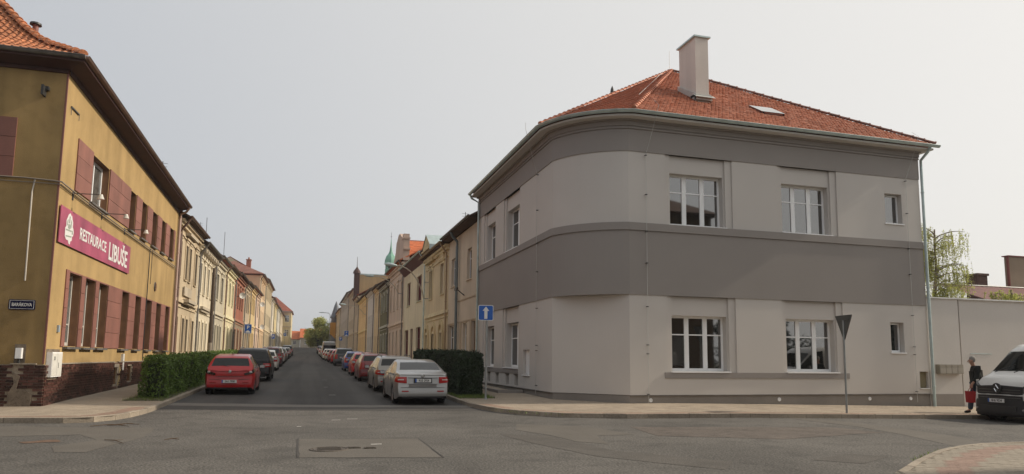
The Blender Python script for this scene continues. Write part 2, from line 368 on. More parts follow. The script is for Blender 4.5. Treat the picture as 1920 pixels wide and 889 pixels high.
# ---- pavements
def inpoly(x, y, poly):
    c = np.zeros(x.shape, bool); n = len(poly); j = n - 1
    for i in range(n):
        xi, yi = poly[i]; xj, yj = poly[j]
        if yi != yj: c ^= ((yi > y) != (yj > y)) & (x < (xj - xi) * (y - yi) / (yj - yi) + xi)
        j = i
    return c
def dist_line(x, y, line):
    d = np.full(x.shape, 1e9)
    for (x0, y0), (x1, y1) in zip(line[:-1], line[1:]):
        L2 = (x1 - x0) ** 2 + (y1 - y0) ** 2; t = np.clip(((x - x0) * (x1 - x0) + (y - y0) * (y1 - y0)) / L2, 0, 1)
        d = np.minimum(d, np.hypot(x - x0 - t * (x1 - x0), y - y0 - t * (y1 - y0)))
    return d
def pavers(name, poly, kerb, parent, along='x', red=None, singles=0, w=.2, h=.1, off=.12, minpx=0):
    xs0, xs1 = min(p[0] for p in poly), max(p[0] for p in poly); ys0, ys1 = min(p[1] for p in poly), max(p[1] for p in poly)
    a, b = (w, h) if along == 'x' else (h, w)
    X, Y = np.meshgrid(np.arange(xs0, xs1, a), np.arange(ys0, ys1, b))
    if along == 'x': X = X + (np.arange(X.shape[0]) % 2)[:, None] * a / 2
    else: Y = Y + (np.arange(X.shape[1]) % 2)[None, :] * b / 2
    X, Y = X.ravel(), Y.ravel(); ok = inpoly(X, Y, poly) & (dist_line(X, Y, kerb) > .12)
    X, Y = X[ok], Y[ok]; R = red(X, Y) if red else np.zeros(len(X), bool)
    D = np.hypot(X, Y); o_ = np.argsort(D); X, Y, R = X[o_], Y[o_], R[o_]
    if singles:
        me = []
        for mm in (M_PAVN, M_PAVRN):
            hx, hy = a / 2 - .003, b / 2 - .003; mb = MB()
            mb.v = [(-hx, -hy, -.03), (hx, -hy, -.03), (hx, hy, -.03), (-hx, hy, -.03), (-hx, -hy, -.004), (hx, -hy, -.004), (hx, hy, -.004), (-hx, hy, -.004), (-hx + .003, -hy + .003, -.001), (hx - .003, -hy + .003, -.001), (hx - .003, hy - .003, -.001), (-hx + .003, hy - .003, -.001)]
            mb.f = [(0, 1, 5, 4), (1, 2, 6, 5), (2, 3, 7, 6), (3, 0, 4, 7), (4, 5, 9, 8), (5, 6, 10, 9), (6, 7, 11, 10), (7, 4, 8, 11), (8, 9, 10, 11)]; mb.m = [0] * 9
            me.append(mb.mesh('paving_stone', mm))
        for x, y, r in zip(X[:singles], Y[:singles], R[:singles]):
            put('paving_stone', me[int(r)], parent, (x, y, gf(x, y) + off + random.uniform(-.0015, .002)), random.uniform(-.01, .01))
        X, Y, R = X[singles:], Y[singles:], R[singles:]
    hx, hy = a / 2 - .0025, b / 2 - .0025; n = len(X)
    cx = np.array([-1, 1, 1, -1, -1, 1, 1, -1]) * hx; cy = np.array([-1, -1, 1, 1, -1, -1, 1, 1]) * hy
    VX = X[:, None] + cx; VY = Y[:, None] + cy; VZ = g(VX, VY) + off + (rng.random(n) * .003 - .0015)[:, None]; VZ[:, :4] -= .012
    V = np.stack([VX, VY, VZ], -1).reshape(-1, 3); base = np.arange(n)[:, None, None] * 8
    Fq = (base + np.array([[4, 5, 6, 7], [0, 1, 5, 4], [1, 2, 6, 5], [2, 3, 7, 6], [3, 0, 4, 7]])).reshape(-1, 4)
    o = wput('paving_stones', npmesh('paving_stones', V, Fq, [M_PAVN, M_PAVRN] if singles else [M_PAVE, M_PAVER], np.repeat(R.astype(int), 5)), parent); tag(o, kind='stuff')
def kerb(line, parent, side, wdt=.12, off=.125, step=.62, n=60):
    """kerb stones one by one along a polyline; side +1 puts the stone to the left of the line"""
    pts = [Vector((x, y)) for x, y in line]; seg = []; s = 0; cum = [0]
    for a, b in zip(pts[:-1], pts[1:]): s += (b - a).length; cum.append(s)
    def at(t):
        for i in range(len(pts) - 1):
            if t <= cum[i + 1] or i == len(pts) - 2:
                return pts[i].lerp(pts[i + 1], (t - cum[i]) / max(1e-6, cum[i + 1] - cum[i]))
    k = 0; t = 0; rest = MB()
    while t < s - .05:
        l = min(step, s - t); a, b = at(t + .006), at(t + l - .006); d = (b - a)
        if d.length > .02:
            nrm = Vector((-d.y, d.x)).normalized() * wdt * side; ds = d.normalized()
            q = [a, b, b + nrm, a + nrm]; j = random.uniform(-.006, .006)
            near = a.length < 48
            mb = MB() if near else rest; n0 = len(mb.v)
            top = [q[0] + nrm * .12, q[1] + nrm * .12, q[2], q[3]]
            mb.v += [(p.x, p.y, gf(p.x, p.y) - .05) for p in q] + [(p.x, p.y, gf(p.x, p.y) + off + j - .015) for p in q] + [(p.x, p.y, gf(p.x, p.y) + off + j) for p in top]
            for f in ((0, 1, 5, 4), (1, 2, 6, 5), (2, 3, 7, 6), (3, 0, 4, 7), (4, 5, 9, 8), (5, 6, 10, 9), (6, 7, 11, 10), (7, 4, 8, 11), (8, 9, 10, 11)):
                mb.f.append(tuple(n0 + i for i in f)); mb.m.append(0)
            if near: mb.build('kerb_stone', M_KERB, parent)
        t += l
    if rest.v: tag(rest.build('kerb_stones', M_KERB, parent), kind='stuff')
KL = [(-40, 18.75), (-12, 18.75), (-6.6, 18.68), (-5.3, 18.5), (-4.75, 18.65), (-4.4, 19.1), (-4.15, 20), (-4.0, 21.2), (-3.95, 24), (-3.9, 40), (-3.9, 240)]
KR = [(5.05, 240), (5.05, 26), (5.1, 22.4), (5.35, 20.8), (5.95, 19.4), (6.8, 18.4), (8.5, 17.8), (12.4, 17.5), (18.6, 17.5), (45, 17.4)]
KN = [(7.2, -6), (7.25, 6.5), (7.7, 7.88), (9.07, 8.86), (10.48, 9.74), (11.43, 10.19), (12.51, 10.46), (14, 10.55), (45, 10.5)]
PL = KL + [(-6.8, 240), (-6.8, 21.8), (-40, 21.8)]
PR = KR + [(45, 21.69), (8.4, 21.69), (8.4, 240)]
PN = KN + [(45, 7), (13, 7), (13, -6)]
sl = slab('pavement_left', PL, .116, M_JOINT); sr = slab('pavement_right', PR, .116, M_JOINT); sn = slab('pavement_near', PN, .115, mat('grey_joint', (.22, .19, .15), .95, var=.1))
kerb(KL, sl, 1); kerb(KR[::-1], sr, -1) if False else kerb(KR, sr, 1); kerb(KN[::-1], sn, 1)
nearL = KL[:10]
pl = [(-14, 18.75), (-6.6, 18.68), (-5.3, 18.5), (-4.75, 18.65), (-4.4, 19.1), (-4.15, 20), (-4.0, 21.2), (-3.95, 24), (-3.93, 30), (-3.9, 44), (-6.8, 44), (-6.8, 21.8), (-14, 21.8)]
pavers('paving_stones', pl, nearL, sl, 'x', lambda x, y: (dist_line(x, y, nearL) < .55) & (y < 21.5))
pr = [(5.08, 44), (5.05, 26), (5.1, 22.4), (5.35, 20.8), (5.95, 19.4), (6.8, 18.4), (8.5, 17.8), (12.4, 17.5), (18.6, 17.5), (32, 17.45), (32, 21.69), (10.45, 21.69), (8.4, 23.75), (8.4, 44)]
pavers('paving_stones', pr, KR, sr, 'x', lambda x, y: (dist_line(x, y, KR) < .5) & (y < 22))
pn = [(7.25, 5), (7.3, 6.5), (7.7, 7.88), (9.07, 8.86), (10.48, 9.74), (11.43, 10.19), (12.51, 10.46), (14, 10.55), (22, 10.5), (22, 7), (13, 7), (13, 3), (7.25, 3)]
pavers('paving_stones', pn, KN, sn, 'x', lambda x, y: np.abs(dist_line(x, y, KN) - .60) < .19, singles=290)
# far pavement surface beyond the single stones
for nm, x0, x1, y0, y1 in (('pavement_left', -6.8, -4.06, 44, 240), ('pavement_left', -40, -14, 18.9, 21.8), ('pavement_right', 5.2, 8.4, 44, 240), ('pavement_right', 32, 45, 17.6, 21.69)):
    sheet('paving_surface', np.array([x0, (x0 + x1) / 2, x1]), np.unique(np.append(np.linspace(y0, y1, 40), [v for v in (104, 230) if y0 < v < y1])), .118, M_PAVE, sl if 'left' in nm else sr)

# ---- green verge, weeds and hedges
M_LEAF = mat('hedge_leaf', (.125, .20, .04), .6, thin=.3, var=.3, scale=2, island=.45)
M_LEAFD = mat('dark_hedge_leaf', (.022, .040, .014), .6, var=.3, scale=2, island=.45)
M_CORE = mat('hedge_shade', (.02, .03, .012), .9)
M_GRASS = mat('grass_blade', (.16, .22, .05), .7, thin=.35, var=.3, scale=2, island=.4)
M_WOOD = mat('twig_wood', (.09, .065, .045), .9)
def leafmesh(name, C, size, m, droop=0, aspect=1.6):
    n = len(C); d = rng.normal(size=(n, 3)); d /= np.linalg.norm(d, axis=1)[:, None]
    if droop: d = d * (1 - droop) + np.array([0, 0, -1]) * droop; d /= np.linalg.norm(d, axis=1)[:, None]
    r = rng.normal(size=(n, 3)); s = np.cross(d, r); s /= np.linalg.norm(s, axis=1)[:, None] + 1e-9
    L = (size * (.6 + .8 * rng.random(n)))[:, None]; a = d * L * aspect / 2; b = s * L / 2
    V = np.stack([C - a, C + b * .8, C + a, C - b * .8], 1).reshape(-1, 3)
    return npmesh(name, V, np.arange(4 * n).reshape(n, 4), m)
def hedge(x0, x1, y0, y1, h0, m, label, n):
    base = gf((x0 + x1) / 2, y0) + .05
    root = empty('hedge', ((x0 + x1) / 2, y0, base), label, 'hedge')
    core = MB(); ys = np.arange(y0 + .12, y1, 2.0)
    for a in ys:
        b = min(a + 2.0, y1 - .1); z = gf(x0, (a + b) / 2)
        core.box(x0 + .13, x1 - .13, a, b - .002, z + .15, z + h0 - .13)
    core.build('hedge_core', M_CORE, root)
    lx, ly = x1 - x0, y1 - y0; A = [lx * h0, lx * h0, ly * h0, ly * h0, lx * ly]; A = np.array(A) / sum(A); f = rng.choice(5, n, p=A)
    u, v, dd = rng.random(n), rng.random(n), -np.abs(rng.normal(size=n)) * .06 + .015
    X = np.where(f < 2, x0 + u * lx, np.where(f == 2, x0 - dd, np.where(f == 3, x1 + dd, x0 + u * lx)))
    Y = np.where(f == 0, y0 - dd, np.where(f == 1, y1 + dd, np.where(f == 4, y0 + v * ly, y0 + u * ly)))
    Z = np.where(f < 4, v * h0, h0 + dd)
    # soften the corners and let the faces bulge
    bul = .06 * np.sin(Y * 1.7 + X * 2) + .045 * np.sin(Y * 4.1 + 1.3) + .03 * np.sin(Z * 5 + Y * 2.3); X = X + np.where(f == 2, -bul, np.where(f == 3, bul, 0)); Z = Z + np.where(f == 4, bul * .7, 0)
    kx = np.clip((Z - h0 + .2) / .2, 0, 1) * .10; X = np.where(f == 2, X + kx, np.where(f == 3, X - kx, X)); Y = np.where(f == 0, Y + kx, Y)
    C = np.stack([X, Y, Z + g(X, Y) + .05], 1)
    o = wput('foliage', leafmesh('foliage', C, .055, m), root); tag(o, kind='stuff')
    st = MB()
    for k in range(int(ly / .5)):
        yy = y0 + .25 + k * .5; xx = (x0 + x1) / 2 + random.uniform(-.15, .15); st.tube([(xx, yy, gf(xx, yy)), (xx + .05, yy, gf(xx, yy) + .5)], .02, 5)
    tag(st.build('stems', M_WOOD, root), kind='stuff')
    # loose sprouts standing up from the clipped top
    q = int(ly * lx * 70); sx_, sy_ = x0 + .08 + rng.random(q) * (lx - .16), y0 + .08 + rng.random(q) * (ly - .16); k_ = rng.random(q) ** 2 * .16; rep = 3
    SX = np.repeat(sx_, rep) + rng.normal(size=q * rep) * .015; SY = np.repeat(sy_, rep) + rng.normal(size=q * rep) * .015; SZ = np.repeat(k_, rep) * np.tile(np.linspace(.3, 1, rep), q) + h0 + .04 + g(SX, SY)
    tag(wput('sprouts', leafmesh('sprouts', np.stack([SX, SY, SZ], 1), .05, m), root), kind='stuff')
    return root
hedge(-4.9, -4.3, 24.4, 52, 1.32, M_LEAF, 'long clipped bright green hedge beside the pavement of the ochre restaurant', 60000)
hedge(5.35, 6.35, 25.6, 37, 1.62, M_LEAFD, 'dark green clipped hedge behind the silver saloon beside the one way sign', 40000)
def grass(poly, n, name='grass', hgt=.09, m=M_GRASS, label=None):
    xs = [p[0] for p in poly]; ys = [p[1] for p in poly]; X = rng.uniform(min(xs), max(xs), n * 3); Y = rng.uniform(min(ys), max(ys), n * 3)
    ok = inpoly(X, Y, poly); X, Y = X[ok][:n], Y[ok][:n]; n = len(X); a = rng.random(n) * 6.28; hh = hgt * (.4 + rng.random(n)); Z = g(X, Y) + .115
    dx, dy = np.cos(a) * .008, np.sin(a) * .008; lx, ly = rng.normal(size=n) * .04, rng.normal(size=n) * .04
    V = np.stack([np.stack([X - dx, Y - dy, Z - .05], 1), np.stack([X + dx, Y + dy, Z - .05], 1), np.stack([X + lx, Y + ly, Z + hh], 1)], 1).reshape(-1, 3)
    o = wput(name, npmesh(name, V, np.arange(3 * n).reshape(n, 3), m), None)
    return tag(o, label or 'grass and weeds growing along the kerb', 'grass', kind='stuff')
lay('verge', [(-5.2, 23.5), (-4.1, 23.5), (-4.05, 52), (-5.2, 52)], .128, M_SOIL); lay('verge', [(5.2, 24.4), (6.5, 24.4), (6.5, 38), (5.2, 38)], .128, M_SOIL)
grass([(-5.2, 23.4), (-4.1, 23.4), (-4.08, 50), (-5.2, 50)], 9000, label='grass at the foot of the left hedge')
grass([(5.2, 24.3), (6.5, 24.3), (6.5, 27), (5.2, 27)], 3500, label='grass at the foot of the right hedge')
grass([(8.9, 8.55), (10.3, 9.5), (11.4, 10.05), (11.4, 10.25), (10.2, 9.72), (9.0, 8.95)], 260, hgt=.012, label='weeds in the gutter of the near kerb')
grass([(5.3, 20.6), (5.9, 19.3), (6.8, 18.3), (6.8, 18.25), (5.8, 19.25), (5.2, 20.6)], 300, hgt=.03, label='weeds in the gutter of the right kerb')
# ================================================================== GREY CORNER HOUSE
M_GL = plaster('light_grey_render', (.565, .535, .50), var=.03, streak=0, grain=.03)
M_GD = plaster('dark_grey_render', (.295, .272, .254), var=.03, streak=0, grain=.03)
M_GP = plaster('plinth_render', (.25, .228, .205), var=.1, streak=.05, grain=.05)
M_TILE = mat('red_clay_tile', (.45, .165, .09), .7, var=.08, scale=.6, island=.15, grain=.08, objrand=.2)
M_TILEB = mat('tile_underlay', (.20, .06, .035), .8, var=.1)
M_FLASH = mat('lead_flashing', (.5, .5, .47), .5, metal=.4)
GB = empty('corner_house', (8.4, 21.69, 0), 'large grey two storey corner house with rounded corner and red tiled roof', 'house')
XW, YF, XE, YB = 8.4, 21.69, 23.1, 35.1; RC = 2.05
PF, PS = FP('F', YF), FP('R', XW)
def arc(r_off, n=14, R=RC):
    """points round the street corner, offset outwards by r_off"""
    # shallow arc between the two wall ends (it meets both fronts with a soft break)
    sg = .36; c = R * math.sqrt(2); Ra = (c * c / 4 + sg * sg) / (2 * sg); ha = math.asin(c / 2 / Ra); mx, my = XW + R / 2, YF + R / 2; q = (Ra - sg) / math.sqrt(2); cx, cy = mx + q, my + q; P = []
    for i in range(n + 1):
        a = math.pi / 4 - ha + 2 * ha * i / n; t = math.pi / 2 * i / n
        P.append((cx - Ra * math.cos(a) - r_off * math.cos(t), cy - Ra * math.sin(a) - r_off * math.sin(t)))
    return P
def band(mb, d0, d1, z0, z1, m=0, x1=XE, y1=YB, n=14):
    """projecting band round both fronts and the rounded corner"""
    A = [(XW - d1, y1)] + arc(d1, n) + [(x1, YF - d1)]; B = [(XW - d0, y1)] + arc(d0, n) + [(x1, YF - d0)]
    for i in range(len(A) - 1):
        (a, b), (c, e), (p, q), (r, s) = A[i], A[i + 1], B[i], B[i + 1]
        mb.quad([(a, b, z0), (c, e, z0), (c, e, z1), (a, b, z1)], m); mb.quad([(a, b, z1), (c, e, z1), (r, s, z1), (p, q, z1)], m); mb.quad([(a, b, z0), (c, e, z0), (r, s, z0), (p, q, z0)], m)
    for (a, b), (p, q) in ((A[0], B[0]), (A[-1], B[-1])): mb.quad([(a, b, z0), (p, q, z0), (p, q, z1), (a, b, z1)], m)
    return mb
ZB, ZG0, ZG1, ZU0, ZU1, ZT = -.5, .42, 3.81, 6.30, 8.83, 10.0
# window openings: (centre, width, z0, z1)
WF = [(13.17, 2.18, 1.22, 3.14), (17.78, 2.14, 1.22, 3.14)]; WU = [(13.16, 2.16, 6.33, 8.2), (17.76, 2.10, 6.33, 8.2)]
WS = [(29.1, 2.0), (32.95, 1.7)]
mb = MB()
CEL = (27.95, 29.3, 31.0, 32.5)
def reveals(P, hs, d0, d1):
    for a, b, c, e in hs:
        for q in ([(a, c), (a, e)], [(b, c), (b, e)], [(a, c), (b, c)], [(a, e), (b, e)]):
            (u1, z1), (u2, z2) = q; mb.quad([P(u1, d0, z1), P(u2, d0, z2), P(u2, d1, z2), P(u1, d1, z1)])
def bays(P, cs, z0, z1, wz0, wz1, extra, u0, u1, m=0):
    outer = [(c - w / 2 - .2, c + w / 2 + .33, z0, z1) for c, w in cs]
    wall(mb, P, u0, u1, z0 if False else extra[0], extra[1], outer + extra[2], 0, .05, m)
    for (c, w) in cs:
        a, b = c - w / 2 - .2, c + w / 2 + .33; inn = (c - w / 2 - .015, c + w / 2 + .06, z0, z1)
        wall(mb, P, a, b, z0, z1, [inn], -.05, .06, m); wall(mb, P, inn[0], inn[1], z0, z1, [(c - w / 2, c + w / 2, wz0, wz1)], -.11, .27, m)
small = [(21.61, 21.95 + .2, 1.98, 3.1)]
bays(PF, [(c, w) for c, w, _, _ in WF], 1.16, ZG1, 1.22, 3.14, (ZG0, ZG1, [(21.35, 21.98, 1.96, 3.12), (22.62, 23.03, .63, 1.26)]), XW + RC, XE)
bays(PF, [(c, w) for c, w, _, _ in WU], ZU0, ZU1, 6.33, 8.2, (ZU0, ZU1, [(21.38, 22.2, 6.98, 8.16)]), XW + RC, XE)
YS = (YF + RC, YB)
bays(PS, WS, 1.16, ZG1, 1.22, 3.14, (ZG0, ZG1, [(26.4, 27.25, .95, 1.95)] + [(q, q + .5, .48, .92) for q in CEL]), *YS)
bays(PS, WS, ZU0, ZU1, 6.33, 8.2, (ZU0, ZU1, []), *YS)
reveals(PF, [(21.35, 21.98, 1.96, 3.12), (21.38, 22.2, 6.98, 8.16), (22.62, 23.03, .63, 1.26)], -.05, -.3); reveals(PS, [(26.4, 27.25, .95, 1.95)] + [(q, q + .5, .48, .92) for q in CEL], -.05, -.35)
# chamfered corner at street level, rounded corner above
mb.quad([(XW, YS[0], ZG0), (XW + RC, YF, ZG0), (XW + RC, YF, ZG1), (XW, YS[0], ZG1)])
A = arc(0)
for i in range(len(A) - 1): mb.quad([(*A[i], ZU0), (*A[i + 1], ZU0), (*A[i + 1], ZU1), (*A[i], ZU1)])
# far end wall and back wall
mb.quad([(XE, YF, ZB), (XE, YB, ZB), (XE, YB, ZT), (XE, YF, ZT)]); mb.quad([(XW, YB, ZB), (XE, YB, ZB), (XE, YB, ZT), (XW, YB, ZT)])
mb.build('wall', M_GL, GB)
# niche backs
MB().box(22.63, 23.02, YF + .1, YF + .12, .64, 1.25).build('meter_door', mat('bare_box_back', (.20, .17, .10), .8), GB)
mb = MB(); mb.box(XW + .12, XW + .14, 26.405, 27.245, .955, 1.945); mb.box(XW + .105, XW + .119, 26.46, 26.81, 1.0, 1.9); mb.box(XW + .105, XW + .119, 26.84, 27.19, 1.0, 1.9); mb.build('meter_door', M_WHITE, GB)
for a in CEL: MB().box(XW + .3, XW + .32, a + .004, a + .496, .485, .915).build('cellar_window', M_GLASS2, GB)
for a in CEL: MB().box(XW - .03, XW - .002, a - .03, a + .53, .92, .95).build('cellar_window_lintel', M_DARK, GB)
MB().box(22.6, 23.05, YF - .05, YF - .002, .60, .63).build('sill', M_WHITE, GB)
MB().box(XW - .05, XW - .002, 26.35, 27.3, .915, .95).build('sill', M_WHITE, GB)
# plinth (recessed a little), dark storey band, frieze
mb = MB(); mb.quad([(XE, YF + .03, ZB), (XW + RC, YF + .03, ZB), (XW + RC, YF + .03, ZG0 - .01), (XE, YF + .03, ZG0 - .01)])
mb.quad([(XW + RC, YF + .03, ZB), (XW + .03, YS[0], ZB), (XW + .03, YS[0], ZG0 - .01), (XW + RC, YF + .03, ZG0 - .01)])
mb.quad([(XW + .03, YS[0], ZB), (XW + .03, YB, ZB), (XW + .03, YB, ZG0 - .01), (XW + .03, YS[0], ZG0 - .01)])
mb.build('plinth', M_GP, GB)
mb = MB(); band(mb, -.02, .0, ZG0 - .02, ZG0 + .0); 
MB().box(XW + RC, XE, YF - .018, YF + .03, ZG0 - .025, ZG0).box(XW - .018, XW + .03, YS[0], YB, ZG0 - .025, ZG0).build('plinth_drip', M_ZINC_D, GB)
mb = MB(); band(mb, -.3, .03, ZG1, 6.03)
# soffit of the overhang above the chamfer
sof = [(XW - .03, YF + RC)] + arc(.03) + [(XW + RC, YF - .03)]
mb.quad([(x, y, ZG1 + .003) for x, y in sof]); mb.build('storey_band', M_GD, GB, smooth=14)
mb = MB(); band(mb, -.05, .018, 3.99, 4.01); mb.build('render_bead', M_GL, GB)
mb = MB(); band(mb, -.3, .075, 6.035, ZU0); mb.build('sill_band', M_GD, GB, smooth=14)
mb = MB(); band(mb, -.3, .03, ZU1, 9.62); mb.build('frieze', M_GD, GB, smooth=14)
mb = MB(); band(mb, -.3, .075, 9.625, 9.68); band(mb, -.3, .055, 9.68, 9.72); band(mb, -.3, .10, 9.72, 9.88); band(mb, -.3, .2, 9.88, 9.93); mb.build('cornice', M_GD, GB, smooth=14)
mb = MB(); band(mb, -.3, .50, 9.93, 10.0, x1=XE + .3); mb.build('eave_soffit', M_GL, GB, smooth=14)
MB().box(11.75, 19.35, YF - .03, YF + .02, .98, 1.18).build('sill_band', M_GD, GB)
MB().box(XW - .03, XW + .02, 27.95, 34.2, .98, 1.16).build('sill_band', M_GD, GB)
# windows
for k, (c, w, z0, z1) in enumerate(WF + WU):
    window(GB, 'F', YF, c, z0, w, z1 - z0, .38, 3, .66, sill=.06, fw=.075, mullw=.17, glass=M_GLASS)
for c, w in WS:
    for z0 in (1.22, 6.33): window(GB, 'R', XW, c, z0, w, 1.9, .36, 2 if w > 1.5 else 2, .66, sill=.07, fw=.075, mullw=.15)
window(GB, 'F', YF, 21.665, 1.98, .60, 1.12, .24, 1, None, sill=.05); window(GB, 'F', YF, 21.79, 6.98, .8, 1.16, .24, 1, None, sill=.05)
# gutter: half round, follows the eave
def gutter(parent, pts, r, z, m, name='gutter'):
    mb = MB(); n = 7; P = [Vector(p) for p in pts]; zl = z if isinstance(z, (list, tuple)) else [z] * len(P); z = zl[0]
    k0 = 0
    for i, p in enumerate(P):
        t = (P[min(i + 1, len(P) - 1)] - P[max(i - 1, 0)]).normalized(); s = Vector((t.y, -t.x))
        for j in range(n):
            q = math.pi * j / (n - 1); mb.v.append((p.x + s.x * r * math.cos(q), p.y + s.y * r * math.cos(q), zl[i] - r * math.sin(q)))
        mb.v.append((p.x + s.x * r * 1.0 * -1 + 0, p.y - s.y * r, zl[i] + .012))
    for i in range(len(P) - 1):
        for j in range(n): a = i * (n + 1) + j; mb.f.append((a, a + 1, a + n + 2, a + n + 1)); mb.m.append(0)
    mb.tube([(p.x + (P[min(i + 1, len(P) - 1)] - P[max(i - 1, 0)]).normalized().y * r, p.y - (P[min(i + 1, len(P) - 1)] - P[max(i - 1, 0)]).normalized().x * r, zl[i]) for i, p in enumerate(P)], .014, 5)
    for i, p in ((0, P[0]), (len(P) - 1, P[-1])): mb.f.append(tuple(i * (n + 1) + j for j in range(n))); mb.m.append(0)
    # joints
    for a, b in zip(P[:-1], P[1:]):
        L = (b - a).length
        if L < 1 or zl[0] != zl[-1]: continue
        for k in range(1, int(L / 2) + 1):
            q = a.lerp(b, k * 2 / L if k * 2 < L else .99); t = (b - a).normalized(); s = Vector((t.y, -t.x)); w2 = .02
            pr = [(q + s * (r + .006) * math.cos(math.pi * j / 6), z - (r + .006) * math.sin(math.pi * j / 6)) for j in range(7)]
            for (pa, za), (pb, zb) in zip(pr[:-1], pr[1:]): mb.quad([(pa.x - t.x * w2, pa.y - t.y * w2, za), (pb.x - t.x * w2, pb.y - t.y * w2, zb), (pb.x + t.x * w2, pb.y + t.y * w2, zb), (pa.x + t.x * w2, pa.y + t.y * w2, za)])
    return mb.build(name, m, parent, smooth=60)
GE = .58
gut = [(XW - GE, YB)] + [(XW - GE, y) for y in (30, 26)] + arc(GE) + [(15, YF - GE), (19, YF - GE), (XE + .5, YF - GE)]
gutter(GB, gut, .085, 10.10, M_ZINC)
def downpipe(parent, pts, r, m, name='downpipe'):
    mb = MB(); mb.tube(pts, r, 9)
    zs = sorted([p[2] for p in pts]); z = zs[0] + .8
    while z < zs[-2] - .2: mb.lathe([(r + .004, -.025), (r + .014, -.02), (r + .014, .02), (r + .004, .025)], 9, (pts[-1][0], pts[-1][1], z)); z += 1.9
    return mb.build(name, m, parent, smooth=60)
downpipe(GB, [(XE + .06, YF - GE, 10.02), (XE + .06, YF - .45, 9.85), (XE + .06, YF - .10, 9.6), (XE + .06, YF - .10, 9.3), (XE + .06, YF - .10, -.1)], .055, M_ZINC)
downpipe(GB, [(XW - GE, YB - .15, 10.02), (XW - .5, YB - .15, 9.85), (XW - .12, YB - .15, 9.65), (XW - .12, YB - .15, .2)], .055, M_ZINC)
# lightning conductors with clips
M_WIRE = mat('aluminium_wire', (.5, .5, .48), .5, metal=.3)
def conductor(x, y, dx, dy, z0, z1, knots):
    o = empty('lightning_conductor', (x, y, z0)); o.parent = GB; o.location = Vector((x, y, z0)) - Vector(GB.location)
    MB().tube([(0, 0, 0), (0, 0, z1 - z0)], .007, 5).mesh('wire', M_WIRE); put('wire', bpy.data.meshes['wire'] if False else MB().tube([(0, 0, 0), (0, 0, z1 - z0)], .007, 5).mesh('wire', M_WIRE), o)
    cl = MB().box(-.035, .035, -.02, .06, -.012, .012).mesh('clip', M_DARK)
    for k in knots: put('clip', cl, o, (0, 0, k - z0), math.atan2(dx, -dy) if dx else 0)
conductor(11.08, YF - .10, 0, -1, .15, 8.75, (.45, 1.8, 2.1, 3.4, 4.9, 6.0, 7.3, 8.7)); conductor(22.35, YF - .10, 0, -1, .1, 8.75, (.5, 1.9, 2.2, 3.4, 5, 6, 7.4, 8.7))
conductor(XW - .10, 25.3, -1, 0, .3, 8.75, (.6, 1.9, 2.1, 3.5, 4.9, 6.0, 7.3, 8.7))
for x, y, x2, y2 in ((11.08, YF - .1, 11.3, YF - .68), (22.35, YF - .1, 22.5, YF - .68), (XW - .10, 25.3, XW - .7, 24.9)):
    MB().tube([(x, y, 8.75), ((x + x2) / 2, (y + y2) / 2 - 0, 9.5), (x2, y2, 10.35), (x2, y2 + (.3 if y2 < 22 else 0), 10.6)], .008, 5).build('lightning_wire', M_WIRE, GB)
# round drain caps in the plinth
capm = MB().lathe([(.0, -.012), (.03, -.012), (.035, -.02), (.062, -.02), (.068, -.012), (.07, 0)], 18, (0, 0, 0), 0, 'y').mesh('vent_cap', M_WHITE, 60)
for x in (11.22, 16.3, 20.25, 22.16): put('vent_cap', capm, GB, Vector((x, YF + .03, .24)) - GB.location)
# light well kerb along the street side
MB().box(7.35, 7.5, 27.2, 32.9, gf(7.4, 30), gf(7.4, 30) + .2).box(7.5, XW, 27.2, 27.35, gf(7.4, 30), gf(7.4, 30) + .2).build('light_well_kerb', M_GD, GB)
# gas marker rod beside the niche, render joint line already above
# ---- roof: hipped, apex over the middle
ZE = 10.15; APX = Vector((16.3, 29.0, 15.42)); OV = .5
RF = empty('roof', (0, 0, 0)); RF.parent = GB; RF.location = Vector((APX.x, APX.y, ZE)) - GB.location
eave = [(XW - OV, YB)] + arc(OV, 6) + [(XE + .42, YF - OV)]
mb = MB()
pts3 = [Vector((x, y, ZE)) for x, y in eave]
BK = Vector((APX.x, APX.y + 1.2, APX.z))
mb.quad([pts3[0], pts3[1], APX, BK])
mb.quad([pts3[1], Vector((XW + RC, YF - OV, ZE)), APX]); mb.quad([Vector((XW + RC, YF - OV, ZE)), pts3[-1], APX])
_n = (Vector((XW + RC, YF - OV, ZE)) - pts3[1]).cross(APX - pts3[1]).normalized()
mb.quad([Vector((p.x, p.y, ZE)) for p in pts3[1:-1]])
e2 = Vector((XE + .42, YB + .3, ZE)); mb.quad([pts3[-1], e2, BK, APX]); mb.quad([pts3[0], BK, e2])
mb.build('roof_deck', M_TILEB, RF)
